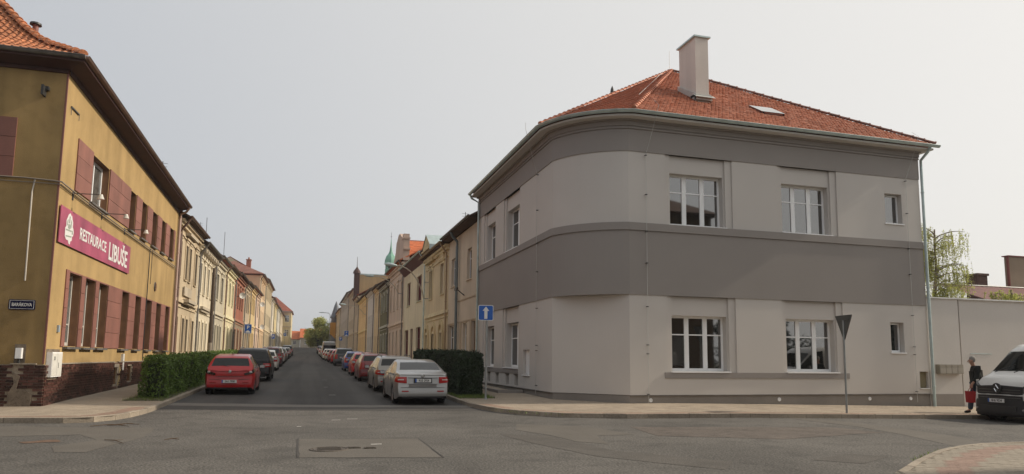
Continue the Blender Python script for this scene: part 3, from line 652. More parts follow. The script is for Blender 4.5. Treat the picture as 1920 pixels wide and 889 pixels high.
def tile_field(name, O, U, Wd, S, ln, inside, tw, ex, m, parent, th=.024, jitter=.004):
    """beaver tail tiles as one joined piece; O eave corner, U unit along eave, S unit up the slope"""
    nrm = U.cross(S).normalized();  nrm = nrm if nrm.z > 0 else -nrm
    rows = int(ln / ex); cols = int(Wd / tw) + 1; I, J = np.meshgrid(np.arange(rows), np.arange(cols), indexing='ij')
    u = (J + (I % 2) * .5) * tw; s = I * ex * 1.0; u, s = u.ravel(), s.ravel(); ok = inside(u + 0, s + ex / 2); u, s = u[ok], s[ok]; n = len(u)
    hw = tw / 2 - .0025; L = ex * 1.12
    uu = np.array([-hw, -hw * .5, hw * .5, hw, hw, -hw]); ss = np.array([.03, 0, 0, .03, L, L]); hh = np.array([.022, .024, .024, .022, .003, .003])
    jit = rng.normal(size=n) * jitter
    VU = u[:, None] + uu; VS = s[:, None] + ss + (rng.normal(size=n) * .004)[:, None]; VH = .012 + hh[None] + jit[:, None] * np.array([1, 1, 1, 1, 0, 0])
    lowh = VH[:, :4] - th
    def W(a, b, h): return np.array(O)[None, None] + a[..., None] * np.array(U) + b[..., None] * np.array(S) + h[..., None] * np.array(nrm)
    V = np.concatenate([W(VU, VS, VH), W(VU[:, :4], VS[:, :4], lowh)], 1).reshape(-1, 3); b = np.arange(n)[:, None] * 10
    F = np.concatenate([(b + np.array([[0, 1, 2, 3]])), (b + np.array([[0, 3, 4, 5]])), (b + np.array([[6, 7, 1, 0]])), (b + np.array([[7, 8, 2, 1]])), (b + np.array([[8, 9, 3, 2]]))], 1).reshape(-1, 4)
    o = wput(name, npmesh(name, V, F, m), parent); return tag(o, kind='stuff')
def facet(A, B, C):
    """tile a triangular roof facet with eave A-B and top C"""
    U = (B - A); Wd = U.length; U = U / Wd; n = (B - A).cross(C - A).normalized(); S = n.cross(U); S = S if S.z > 0 else -S
    cu, cs = (C - A).dot(U), (C - A).dot(S)
    ins = lambda u, s: (u > cu * s / cs - .02) & (u < Wd - (Wd - cu) * s / cs + .02) & (s < cs)
    return A, U, Wd, S, cs, ins
A = Vector((XW + RC - .05, YF - OV, ZE)); B = Vector((XE + .42, YF - OV, ZE)); O_, U_, W_, S_, L_, I_ = facet(A, B, APX)
I2 = lambda u, s, I_=I_, O_=O_, U_=U_, S_=S_: I_(u, s) & ~((O_.x + u * U_.x > 14.2) & (O_.x + u * U_.x < 14.9) & (O_.y + s * S_.y > 23.45) & (O_.y + s * S_.y < 24.75)) & ~((O_.x + u * U_.x > 16.75) & (O_.x + u * U_.x < 17.75) & (O_.y + s * S_.y > 22.75) & (O_.y + s * S_.y < 23.7))
tile_field('roof_tiles', O_, U_, W_, S_, L_, I2, .155, .14, M_TILE, RF)
cA, cB = Vector((XW - OV, YF + RC, ZE)), Vector((XW + RC, YF - OV, ZE))
O_, U_, W_, S_, L_, I_ = facet(cA, cB, APX); cx_, cy_ = XW + RC, YF + RC
def inside_c(u, s, I_=I_, O_=O_, U_=U_, S_=S_):
    s2 = s - .8; X = O_.x + u * U_.x + s2 * S_.x; Y = O_.y + u * U_.y + s2 * S_.y
    return np.where(s2 > 0, I_(u, s2), inpoly(X, Y, arc(OV, 12)))
ot_ = tile_field('roof_tiles', O_ - S_ * .8, U_, W_, S_, L_ + .8, inside_c, .155, .14, M_TILE, RF)
for v_ in ot_.data.vertices:
    if v_.co.z < ZE + .04: v_.co.z = ZE + .04 + (v_.co.z - ZE - .04) * .06
A = Vector((XW - OV, YB, ZE)); B = Vector((XW - OV, YF + RC, ZE))
O_, U_, W_, S_, L_, I_ = facet(A, B, APX); cuA = (APX - A).dot(U_)
tile_field('roof_tiles', O_, U_, W_, S_, L_, lambda u, s: (u < W_ - (W_ - cuA) * s / L_), .155, .14, M_TILE, RF)
def ridge(a, b, parent, m, step=.33, r=.085, tm=None):
    a, b = Vector(a), Vector(b); L = (b - a).length; t = (b - a) / L; n = int(L / step)
    side = t.cross(Vector((0, 0, 1))).normalized(); up = side.cross(t)
    mb = MB(); prof = 7
    for e, rr, hh in ((0, r * 1.12, .012), (.05, r * 1.14, .014), (.055, r, .004), (step + .05, r * .92, -.004)):
        for j in range(prof):
            q = math.pi * (j / (prof - 1)); mb.v.append((e, rr * math.cos(q), rr * math.sin(q) * .9 + hh))
    for i in range(3):
        for j in range(prof - 1): A_ = i * prof + j; mb.f.append((A_, A_ + 1, A_ + 1 + prof, A_ + prof)); mb.m.append(0)
    mb.f.append(tuple(range(prof))); mb.m.append(0)
    me = mb.mesh('ridge_tile', m, 50); M = Matrix((t, side, up)).transposed().to_4x4()
    off = Vector((0, 0, 0)); q = parent
    while q is not None: off += q.location; q = q.parent
    for i in range(n):
        o = bpy.data.objects.new('ridge_tile', me); COL.objects.link(o); o.parent = parent
        o.matrix_local = Matrix.Translation(a + t * (i * L / n) + up * (.015 + random.uniform(-.004, .004)) - off) @ M
up_ = Vector((0, 0, .03))
ridge(pts3[1] + up_, APX + up_, RF, M_TILE); ridge(Vector((XW + RC, YF - OV, ZE)) + up_, APX + up_, RF, M_TILE); ridge(pts3[-1] + up_, APX + up_, RF, mat('grey_ridge_tile', (.23, .10, .07), .6, objrand=.2), .42)
# snow guards
gm = MB().box(-.02, .02, -.01, .01, 0, .10).box(-.02, .02, -.01, .12, -.01, .0).mesh('snow_guard', M_TILE)
pit = (APX.z - ZE) / (APX.y - (YF - OV))
for k in range(24):
    x = 11.6 + k * .5; y = 21.55 + (.12 if k % 2 else 0); put('snow_guard', gm, RF, Vector((x, y, ZE + (y - (YF - OV)) * pit + .03)) - Vector((APX.x, APX.y, ZE)))
# skylight
sy0, sy1 = 22.8, 23.6; z0, z1 = ZE + (sy0 - 21.19) * pit, ZE + (sy1 - 21.19) * pit
rw = MB(); rw.quad([(16.8, sy0, z0), (17.7, sy0, z0), (17.7, sy1, z1), (16.8, sy1, z1)]); 
for x0, x1 in ((16.75, 16.83), (17.67, 17.75)): rw.v += [(x0, sy0 - .05, z0), (x1, sy0 - .05, z0), (x1, sy1, z1), (x0, sy1, z1), (x0, sy0 - .05, z0 + .08), (x1, sy0 - .05, z0 + .08), (x1, sy1, z1 + .08), (x0, sy1, z1 + .08)]; n = len(rw.v) - 8; rw.f += [tuple(n + i for i in f) for f in ((4, 5, 6, 7), (0, 1, 5, 4), (1, 2, 6, 5), (3, 0, 4, 7))]; rw.m += [0] * 4
rw.quad([(16.75, sy0 - .05, z0), (17.75, sy0 - .05, z0), (17.75, sy0 - .05, z0 + .08), (16.75, sy0 - .05, z0 + .08)]); sk = rw.build('skylight', M_TILEB, RF)
MB().quad([(16.72, sy0 - .06, z0 + .085), (17.78, sy0 - .06, z0 + .085), (17.78, sy1, z1 + .09), (16.72, sy1, z1 + .09)]).build('skylight_glass', mat('skylight_glass', (.45, .46, .46), .2, metal=.3), sk)
# chimney
ch = MB().box(14.27, 14.85, 23.5, 24.75, 11.4, 14.36).build('chimney', plaster('chimney_render', (.68, .62, .56), var=.05, streak=.08), RF)
MB().box(14.19, 14.93, 23.42, 24.83, 14.36, 14.42).build('chimney_cap', M_ZINC, ch)
fl = MB(); fl.box(14.2, 14.92, 23.38, 23.5, 11.75, 11.95); fl.box(14.2, 14.27, 23.5, 24.75, 11.9, 12.0)
for x0, x1 in ((14.2, 14.27), (14.85, 14.92)): fl.quad([(x0, 23.4, 11.7), (x0, 24.8, 12.62), (x0, 24.8, 12.8), (x0, 23.4, 11.98)]); fl.quad([(x0, 23.4, 11.98), (x1, 23.4, 11.98), (x1, 24.8, 12.8), (x0, 24.8, 12.8)])
fl.quad([(14.12, 23.25, 11.82), (15.0, 23.25, 11.82), (15.0, 23.5, 12.0), (14.12, 23.5, 12.0)]); fl.build('flashing', M_FLASH, ch)
MB().tube([(APX.x - .1, APX.y, APX.z), (APX.x - .1, APX.y, APX.z + 1.0)], .01, 5).build('lightning_rod', M_WIRE, RF)
MB().tube([tuple(Vector((XW + RC, YF - OV, ZE)).lerp(APX, t) + Vector((-.1, 0, .26))) for t in (.15, .4, .7, 1)], .008, 4).build('lightning_wire', M_WIRE, RF)
# dark spire roof of the house behind
sp = empty('spire', (14.9, 40, 0), 'dark pointed roof finial showing over the left hip of the grey corner house', 'spire')
MB().lathe([(.0, 17.4), (.10, 17.15), (.12, 16.95), (.22, 16.75), (.24, 16.6), (.0, 16.6)], 10, (16.37, 36.0, 0)).build('finial', M_DARK, sp, 40)
sp.location = (16.37, 36.0, 12)
for ch_ in sp.children: ch_.location = (-16.37, -36.0, -12)
MB().quad([(13.9, 35.2, 15.4), (18.8, 35.2, 15.4), (16.37, 36, 16.7)]).quad([(13.9, 35.2, 15.4), (13.9, 37, 15.4), (16.37, 36, 16.7)]).quad([(18.8, 35.2, 15.4), (18.8, 37, 15.4), (16.37, 36, 16.7)]).quad([(13.9, 37, 15.4), (18.8, 37, 15.4), (16.37, 36, 16.7)]).box(14.3, 18.4, 35.4, 36.9, 9, 15.39).build('spire_roof', M_ZINC_D, sp)

# ================================================================== GARDEN WALL on the right
GW = empty('garden_wall', (24.7, 21.9, -.3), 'tall grey rendered courtyard wall with light coping right of the corner house', 'wall')
MB().box(XE + .12, 24.78, YF + .08, YF + .35, -.5, 4.12).box(24.86, 40, YF + .1, YF + .35, -.6, 4.12).build('wall_panel', M_GL, GW)
MB().box(XE + .12, 24.78, YF + .05, YF + .08, -.5, .40).build('plinth', M_GP, GW)
MB().box(24.78, 24.86, YF + .14, YF + .35, -.5, 4.12).build('joint', M_GD, GW)
MB().box(XE + .1, 40, YF + .02, YF + .4, 4.12, 4.17).build('coping', mat('coping_metal', (.66, .66, .64), .5, metal=.2), GW)
MB().box(25.3, 26.4, YF + .085, YF + .1, 1.96, 1.985).build('gate_rail', M_ZINC, GW)
mbx = empty('mail_boxes', (24.1, YF, 1.1), 'row of grey metal letter boxes fixed to the rendered wall beside the walking man', 'letter box')
bx = MB().box(-.14, .14, -.12, .08, 0, .36).box(-.115, .115, -.128, -.12, .26, .31).mesh('box', mat('box_metal', (.30, .27, .22), .55, metal=.3, var=.15)); fr = MB().box(-.135, .135, -.126, -.12, .02, .24).mesh('flap', mat('box_flap', (.33, .30, .25), .5, metal=.3))
for k in range(4):
    b = put('box', bx, mbx, (-.46 + k * .29, 0, .08)); put('flap', fr, b, (0, 0, 0))

# ================================================================== ONE WAY SIGN and YIELD SIGN
def plate(w, h, r, th, n=4):
    pts = []
    for cx, cy, a0 in ((w / 2 - r, h / 2 - r, 0), (-w / 2 + r, h / 2 - r, 90), (-w / 2 + r, -h / 2 + r, 180), (w / 2 - r, -h / 2 + r, 270)):
        for k in range(n + 1): a = R_(a0 + 90 * k / n); pts.append((cx + r * math.cos(a), cy + r * math.sin(a)))
    return pts
M_BLUE = mat('sign_blue', (.012, .10, .42), .4, var=.03); M_SWH = mat('sign_white', (.72, .72, .70), .4, var=.04)
def signplate(parent, loc, w, h, mark, rz=0, back=True):
    """blue sign: back plate, white rim, blue field and its mark (all thin solid pieces)"""
    b = MB().prism(plate(w, h, .05, 0), 0, .02, 0, 'y').mesh('sign_board', M_SWH); o = put('sign_board', b, parent, loc, rz)
    put('blue_field', MB().prism(plate(w - .04, h - .04, .04, 0), -.004, -.0005, 0, 'y').mesh('blue_field', M_BLUE), o)
    me = MB()
    if mark == 'arrow':
        me.prism([(-.055, -.21), (.055, -.21), (.055, .07), (.12, .07), (0, .22), (-.12, .07), (-.055, .07)], -.008, -.0045, 0, 'y'); put('arrow', me.mesh('arrow', M_SWH), o)
    else:
        t = text_mesh('P', h * .75 if mark == 'P' else h * .5, M_SWH, .008); t.transform(Matrix.Rotation(R_(90), 4, 'X')); put('letter', t, o, (0, -.006, h * .14 if mark != 'P' else 0))
        if mark == 'P+': put('car_symbol', MB().prism([(-.17, -.30), (.17, -.30), (.17, -.2), (.1, -.2), (.06, -.13), (-.08, -.13), (-.11, -.2), (-.17, -.21)], -.008, -.0045, 0, 'y').mesh('car_symbol', M_SWH), o)
    return o
ox, oy = 6.03, 23.9; gz_ = gf(ox, oy)
ow = empty('one_way_sign', (ox, oy, gz_), 'blue square one way sign with white arrow on a grey pole beside the dark hedge', 'road sign')
put('pole', MB().tube([(-.01, 0, .05), (0, 0, 3.36)], .036, 12).lathe([(.05, .1), (.05, .16), (.036, .18)], 12).mesh('pole', M_STEEL, 50), ow); put('pole_cap', MB().lathe([(.038, 3.36), (.038, 3.39), (0, 3.4)], 12).mesh('pole_cap', M_DARK), ow)
signplate(ow, (-.06, -.06, 3.12), .54, .54, 'arrow', R_(-3))
yx, yy = 15.86, 17.95; gz_ = gf(yx, yy)
ys_ = empty('yield_sign', (yx, yy, gz_), 'grey back of a triangular give way sign on a thin pole', 'road sign')
put('pole', MB().tube([(0, 0, .05), (.02, 0, 2.95)], .032, 12).mesh('pole', M_STEEL, 50), ys_)
tri = [(-.43, .0), (.43, .0), (.435, -.03), (.03, -.755), (-.03, -.755), (-.435, -.03)]
M_BACK = mat('sign_back', (.10, .105, .10), .5, metal=.4, var=.15)
tb = put('sign_board', MB().prism(tri, 0, .02, 0, 'y').prism([(-.30, -.12), (.30, -.12), (.28, -.16), (-.28, -.16)], -.025, -.002, 0, 'y').mesh('sign_board', M_BACK), ys_, (.02, .0, 3.10), R_(-100))
put('sign_face', MB().prism([(a * .99, b * .99 - .003) for a, b in tri], .0205, .024, 0, 'y').mesh('sign_face', mat('sign_red', (.5, .02, .02), .4)), tb); put('sign_field', MB().prism([(a * .72, b * .72 - .07) for a, b in tri], .0245, .027, 0, 'y').mesh('sign_field', M_SWH), tb)
put('rim', MB().box(-.42, .42, -.015, .0, -.02, -.002).mesh('rim', M_BACK), tb)
# ================================================================== OCHRE RESTAURANT on the left corner
M_OC = plaster('ochre_render', (.41, .285, .13), var=.10, streak=.16, scale=.7, grain=.08, spot=.06)
M_CLAD = mat('red_brown_cladding', (.235, .10, .076), .7, var=.14, scale=1.3, grain=.06, gscale=30, objrand=.07, streak=.15)
M_OCD = plaster('shaded_ochre_render', (.365, .25, .108), var=.14, streak=.22, scale=.6, grain=.08, spot=.1)  # end wall's shade put into a darker ochre, with heavier streaks
M_EAVE = mat('dark_red_eave', (.05, .016, .011), .7, var=.2, scale=2)
M_REV = mat('brown_reveal', (.20, .10, .05), .8, var=.2, scale=2)
M_BRICK = mat('glazed_dark_brick', (.056, .024, .019), .42, var=.25, scale=2, island=.6, objrand=.65, grain=.15, gscale=25, spec=.4)
M_MORT = mat('mortar', (.30, .25, .19), .95, var=.3, scale=3, grain=.2)
M_PAN = mat('old_pantile', (.40, .15, .065), .8, var=.2, scale=2.5, grain=.25, gscale=14, objrand=.22, island=.2, spot=.3)
M_OLDW = mat('aged_white_frame', (.50, .48, .44), .6, var=.1, scale=4)
M_BFR = mat('brown_window_frame', (.13, .06, .035), .5)
RB = empty('restaurant', (-6.8, 21.8, 0), 'two storey ochre corner restaurant with red panels and dark brick base', 'restaurant')
X0, Y0, Y1, ZW = -6.8, 21.8, 39.9, 9.58
PL_, PF_ = FP('L', X0), FP('F', Y0)
LW = [(23.25, 24.39), (24.82, 25.9), (26.32, 27.44), (29.39, 30.44), (31.54, 32.52), (33.63, 34.66), (35.67, 36.71), (37.85, 38.79)]
UW = [(24.62, 26.57), (29.6, 30.56), (31.6, 32.57), (33.68, 34.69), (35.72, 36.67), (37.77, 38.76)]
mb = MB()
wall(mb, PL_, Y0, Y1, -.3, ZW, [(a, b, 1.82, 3.97) for a, b in LW] + [(a, b, 6.4, 7.92) for a, b in UW] + [(28.9, 29.35, .5, 1.12), (30.9, 31.6, .55, 1.15)], 0, .42, 0, 1)
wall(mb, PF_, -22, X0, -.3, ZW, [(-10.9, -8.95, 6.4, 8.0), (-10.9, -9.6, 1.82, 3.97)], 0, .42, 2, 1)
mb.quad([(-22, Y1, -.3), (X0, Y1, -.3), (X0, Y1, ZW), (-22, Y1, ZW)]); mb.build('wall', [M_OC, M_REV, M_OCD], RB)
MB().box(X0 - .035, X0 + .012, Y0 - .012, Y0 + .03, 1.32, ZW).build('corner_bead', M_CLAD, RB)
for a, b in LW: window(RB, 'L', X0, (a + b) / 2, 1.84, b - a - .02, 2.12, .24, 1, .3, frame=M_OLDW if a < 31 else M_BFR, glass=M_GLASS2 if a < 31 else M_GLASS, fw=.075)
for i, (a, b) in enumerate(UW): window(RB, 'L', X0, (a + b) / 2, 6.42, b - a - .02, 1.49, .24, 2 if i == 0 else 1, None, frame=M_WHITE if i == 0 else M_BFR, glass=M_GLASS2, fw=.08)
window(RB, 'F', Y0, -9.92, 6.42, 1.93, 1.57, .34, 2, None, frame=M_WHITE, fw=.07); window(RB, 'F', Y0, -10.25, 1.84, 1.28, 2.12, .34, 1, .3, fw=.07)
for a, b in LW: MB().box(X0 - .1, X0 + .13, a - .06, b + .06, 1.735, 1.80).build('sill', M_ZINC_D, RB)
for a, b in UW: MB().box(X0 - .1, X0 + .10, a - .05, b + .05, 6.33, 6.385).build('sill', M_ZINC_D, RB)
def clad(a, b, z0, z1, rows, P=PL_):
    h = (z1 - z0) / rows
    for r in range(rows):
        m_ = MB(); fbox(m_, P, a + .008, b - .008, .0, .035 + random.uniform(-.003, .003), z0 + r * h + .006, z0 + (r + 1) * h - .006)
        m_.build('cladding_panel', M_CLAD, RB)
cuts = [22.95] + [v for p in LW for v in p] + [39.1]
for i in range(0, len(cuts), 2): clad(cuts[i], cuts[i + 1], 1.80, 4.02 if i else 4.04, 4)
for a, b in LW: m_ = MB(); fbox(m_, PL_, a, b, 0, .03, 3.975, 4.02); m_.build('window_head', M_CLAD, RB)
clad(23.07, 24.60, 6.4, 7.98, 3); clad(26.6, 28.1, 6.4, 7.96, 3); clad(28.1, 29.58, 6.4, 7.96, 3)
for a, b in ((30.58, 31.58), (32.6, 33.66), (34.71, 35.7), (36.69, 37.75), (38.78, 39.2)): clad(a, b, 6.4, 7.94, 3)
clad(-8.93, -7.92, 6.4, 8.06, 3, PF_); clad(-13, -10.92, 6.4, 8.06, 3, PF_)
# brick base: single bricks
mo = MB(); mo.box(-22, X0 + .045, Y0 - .045, Y0, -.3, 1.30)
for a, b, z0, z1 in ((Y0, 28.88, -.3, 1.30), (28.88, 29.37, -.3, .5), (28.88, 29.37, 1.12, 1.3), (29.37, 30.88, -.3, 1.3), (30.88, 31.62, -.3, .55), (30.88, 31.62, 1.15, 1.3), (31.62, Y1, -.3, 1.30)): mo.box(X0, X0 + .045, a + .0005, b, z0, z1)
mo.build('brick_bed', M_MORT, RB)
MB().box(X0 - .02, X0 + .085, 22.9, 28.85, 1.302, 1.335).box(X0 - .02, X0 + .085, 29.4, Y1, 1.302, 1.335).box(-7.55, -6.95, Y0 - .1, Y0, 1.302, 1.335).build('base_coping', M_KERB, RB)
bm_ = MB().box(-.1175, .1175, -.022, .012, -.031, .031).mesh('brick', M_BRICK)
patch = lambda u, z: (-7.55 < u < -6.98) and (z < .62 or (z > .95 and u < -7.3) or (u > -7.45 and u < -7.25)) 
rest = MB(); cnt = 0
rows = [(-.02 + .078 * r) for r in range(17)]
for r, z in enumerate(rows):
    if z > 1.285: continue
    u = X0 + .052 - .1175 - (r % 2) * .125
    if r % 2: hb_ = put('brick', bm_, RB, Vector((X0 + .052 - .058, Y0 - .05, z + .02)) - RB.location); hb_.scale.x = .48; cnt += 1
    while u > -21.5:
        if not (patch(u, z) and random.random() < .93):
            if u > -9.2: put('brick', bm_, RB, Vector((u + random.uniform(-.003, .003), Y0 - .05 + random.uniform(-.004, .003), z + .02)) - RB.location); cnt += 1
            else: rest.box(u - .1175, u + .1175, Y0 - .072, Y0 - .04, z - .011, z + .051)
        u -= .25
    u = Y0 - .05 + .1175 + .02 + (r % 2) * .125
    if r % 2: hb_ = put('brick', bm_, RB, Vector((X0 + .05, Y0 - .05 + .078, z + .02)) - RB.location, math.pi / 2); hb_.scale.x = .46; cnt += 1
    while u < Y1 - .1:
        hole = (28.8 < u < 29.45 and .42 < z < 1.16) or (30.8 < u < 31.7 and .5 < z < 1.2) or (29.45 < u < 29.9 and abs(u - 29.6 - math.sin(z * 9) * .1) < .18 and random.random() < .85) or (21.9 < u < 22.87 and z > .9)
        if not hole:
            if u < 24.9 and cnt < 296: put('brick', bm_, RB, Vector((X0 + .05 + random.uniform(-.003, .004), u, z + .02)) - RB.location, math.pi / 2); cnt += 1
            else: rest.box(X0 + .04, X0 + .072 + random.uniform(-.003, .003), u - .1175, u + .1175, z - .011, z + .051)
        u += .25
tag(rest.build('bricks', M_BRICK, RB), kind='stuff')
M_REND = mat('bare_render_patch', (.17, .135, .10), .95, var=.3, scale=3, grain=.2, spot=.35)
MB().prism([(-7.5, .1), (-7.02, .12), (-7.0, .5), (-7.12, .62), (-7.36, .66), (-7.3, 1.0), (-7.5, 1.1), (-7.42, .8), (-7.56, .5)], Y0 - .085, Y0 - .04, 0, 'y').build('render_patch', M_REND, RB)
MB().prism([(29.5, .45), (29.85, .5), (29.8, .9), (29.95, 1.25), (29.6, 1.28), (29.65, .9)], X0 + .04, X0 + .06, 0, 'x').build('render_patch', plaster('yellow_patch', (.5, .38, .2)), RB)
MB().box(X0 - .3, X0 - .28, 28.9, 29.35, .5, 1.12).box(X0 - .3, X0 - .28, 30.9, 31.6, .55, 1.15).build('cellar_window', M_GLASS, RB)
MB().box(X0, X0 + .09, 28.8, 29.45, 1.12, 1.25).build('cellar_window_lintel', M_KERB, RB)
# eaves and roof
mb = MB(); e0, e1 = (X0, Y0), (-6.05, 21.05)
mb.quad([(X0, Y0, ZW - .02), (X0, Y1, ZW - .43), (-6.3, Y1, 9.26), (-6.3, 21.3, 9.70)]); mb.quad([(X0, Y0, ZW - .02), (-22, Y0, ZW - .02), (-22, 21.3, 9.70), (-6.3, 21.3, 9.70)])
mb.quad([(X0, Y1, ZW - .43), (X0 - .01, Y1, 9.4), (-6.3, Y1, 9.4), (-6.3, Y1, 9.26)])
mb.quad([(-6.3, 21.3, 9.68), (-6.3, Y1, 9.24), (-6.3, Y1, 9.40), (-6.3, 21.3, 9.86)]); mb.box(-22, -6.3, 21.3, 21.32, 9.68, 9.84); mb.build('eave_soffit', M_EAVE, RB)
mb = MB(); mb.quad([(X0 + .05, Y0, ZW - .12), (X0 + .05, Y1, ZW - .55), (X0 + .05, Y1, ZW - .42), (X0 + .05, Y0, ZW)]); mb.quad([(X0 + .05, Y0, ZW - .12), (X0 + .05, Y1, ZW - .55), (X0, Y1, ZW - .55), (X0, Y0, ZW - .12)]); mb.box(-22, X0, Y0 - .06, Y0 - .0, ZW - .12, ZW - .02); mb.build('eave_moulding', M_EAVE, RB)
gutter(RB, [(-22, 21.27), (-6.25, 21.27)], .09, 9.84, M_ZINC_D)
def gutterX(parent, x, y0, y1, r, z, m, sgn):
    pts = [(x, y1), (x, y0)] if sgn < 0 else [(x, y0), (x, y1)]
    return gutter(parent, pts, r, z, m)
gutterX(RB, -6.25, 21.27, Y1, .09, [9.84, 9.4], mat('old_copper_gutter', (.18, .11, .08), .5, metal=.4, var=.2, scale=3), 1)
ZR = [(0, 9.84), (.5, 10.11), (1.11, 10.44), (1.64, 10.78), (2.22, 11.29), (2.58, 11.66), (3.03, 12.15), (3.42, 12.56), (6.0, 15.1)]
zr = lambda d: float(np.interp(d, [p[0] for p in ZR], [p[1] for p in ZR]))
RR = empty('roof', (0, 0, 0)); RR.parent = RB; RR.location = Vector((-6.34, 21.34, 9.7)) - RB.location
mb = MB(); c_ = 0
for (d0, z0), (d1, z1) in zip(ZR[:-1], ZR[1:]):
    mb.quad([(-22, 21.34 + d0, z0), (-6.34 - d0, 21.34 + d0, z0), (-6.34 - d1, 21.34 + d1, z1), (-22, 21.34 + d1, z1)])
    k0_, k1_ = max(0, .4 - d0 * .2), max(0, .4 - d1 * .2); mb.quad([(-6.34 - d0, 21.34 + d0, z0), (-6.34 - d0, Y1, z0 - k0_), (-6.34 - d1, Y1, z1 - k1_), (-6.34 - d1, 21.34 + d1, z1)])
mb.quad([(X0, Y1, 9.0)] + [(-6.34 - d, Y1, z - max(0, .4 - d * .2)) for d, z in ZR] + [(-22, Y1, 15.1), (-22, Y1, 9.4)])
mb.build('roof_deck', M_TILEB, RR)
def pantile_mesh(w, l, m):
    n = 9; mb = MB()
    for s_, h in ((0, .03), (l, .004)):
        for j in range(n):
            t = j / (n - 1); mb.v.append(((t - .5) * w * 1.06, s_, h + .028 * math.sin(t * 2 * math.pi - .6) + .02))
    for j in range(n): v = mb.v[j]; mb.v.append((v[0], v[1], v[2] - .022))
    for j in range(n - 1): mb.f += [(j, j + 1, n + j + 1, n + j), (2 * n + j, 2 * n + j + 1, j + 1, j)]; mb.m += [0, 0]
    return mb.mesh('roof_tile', m, 60)
TW, TE = .20, .25; ptm = pantile_mesh(TW, TE * 1.15, M_PAN)
d = .0; row = 0; restV = MB(); nt_ = 0
prof = np.array(ZR); sl_ = np.concatenate([[0], np.cumsum(np.hypot(np.diff(prof[:, 0]), np.diff(prof[:, 1])))])
def at_s(s): return float(np.interp(s, sl_, prof[:, 0])), float(np.interp(s, sl_, prof[:, 1]))
s = -.04
while s < sl_[-1] - .2:
    d0, z0 = at_s(max(s, 0)); d1, z1 = at_s(s + TE); ang = math.atan2(z1 - z0, d1 - d0 + 1e-6)
    if s < 0: d0 = -.04
    x = -6.34 - d0 - TW * .5
    while x > -21.5:
        near = x > -9.9 and nt_ < 290 and d0 < 4.2
        if near:
            put('roof_tile', ptm, RR, Vector((x, 21.34 + d0, z0)) - Vector((-6.34, 21.34, 9.7)), rot=(ang + random.uniform(-.012, .012), 0, random.uniform(-.01, .01))); nt_ += 1
        elif x > -16:
            M = Matrix.Translation((x, 21.34 + d0, z0)) @ Matrix.Rotation(ang, 4, 'X'); n0 = len(restV.v)
            restV.v += [tuple(M @ v.co) for v in ptm.vertices]; restV.f += [tuple(n0 + i for i in p.vertices) for p in ptm.polygons]; restV.m += [0] * len(ptm.polygons)
        x -= TW
    s += TE; row += 1
tag(restV.build('roof_tiles', M_PAN, RR), kind='stuff')
for (d0, z0), (d1, z1) in zip(ZR[:-1], ZR[1:]):
    ridge((-6.34 - d0, 21.34 + d0, z0 + .05), (-6.34 - d1, 21.34 + d1, z1 + .05), RR, M_PAN, .30, .12) if d1 - d0 > .4 else ridge((-6.34 - d0, 21.34 + d0, z0 + .05), (-6.34 - d1, 21.34 + d1, z1 + .05), RR, M_PAN, min(.30, math.hypot((d1 - d0) * 1.41, z1 - z0) * .98), .12)
for x, y, z, h in ((-8.7, 24.6, 11.5, .45), (-9.95, 26.1, 12.5, .35)):
    v = MB().tube([(x, y, z - .4), (x, y, z + h)], .085, 12); v.build('vent_pipe', mat('clay_vent', (.22, .08, .06), .6), RR, 50); MB().lathe([(0, z + h + .12), (.16, z + h + .06), (.17, z + h + .0), (.10, z + h + .0)], 12, (x, y, 0)).build('vent_hood', M_DARK, RR, 50)
# downpipe, sign, lamps, cables and boxes
downpipe(RB, [(-6.25, 39.6, 9.3), (-6.4, 39.7, 9.1), (-6.68, 39.75, 8.95), (-6.68, 39.75, 8.7), (-6.68, 39.75, .4)], .06, mat('pinkish_pipe', (.42, .30, .26), .5, metal=.2))
M_SIGN = mat('crimson_sign', (.36, .075, .135), .5, var=.25, scale=.9, streak=.25, spec=.4)
SG = empty('restaurant_sign', (X0 + .06, 26, 4.68), 'long crimson banner sign with white letters on the ochre facade', 'sign')
MB().box(X0 + .035, X0 + .06, 21.94, 30.0, 4.69, 5.73).build('sign_board', M_SIGN, SG)
ML = Matrix(((0, 0, 1, 0), (1, 0, 0, 0), (0, 1, 0, 0), (0, 0, 0, 1)))
def wtext(s, y0, y1, zc, cap, parent, m=M_SWH):
    me = text_mesh(s, 1, m, .02, 1, .004); xs = [v.co.x for v in me.vertices]; ys = [v.co.y for v in me.vertices if True]
    L = max(xs) - min(xs); H = .73
    me.transform(Matrix.Translation((-(max(xs) + min(xs)) / 2, 0, 0))); me.transform(Matrix.Diagonal(((y1 - y0) / L, cap / H, 1, 1))); me.transform(ML); me.transform(Matrix.Translation((X0 + .066, (y0 + y1) / 2, zc)))
    return wput('lettering', me, parent)
wtext('RESTAURACE', 23.72, 26.62, 5.2, .36, SG); wtext('LIBUŠE', 26.98, 29.55, 5.13, .62, SG)
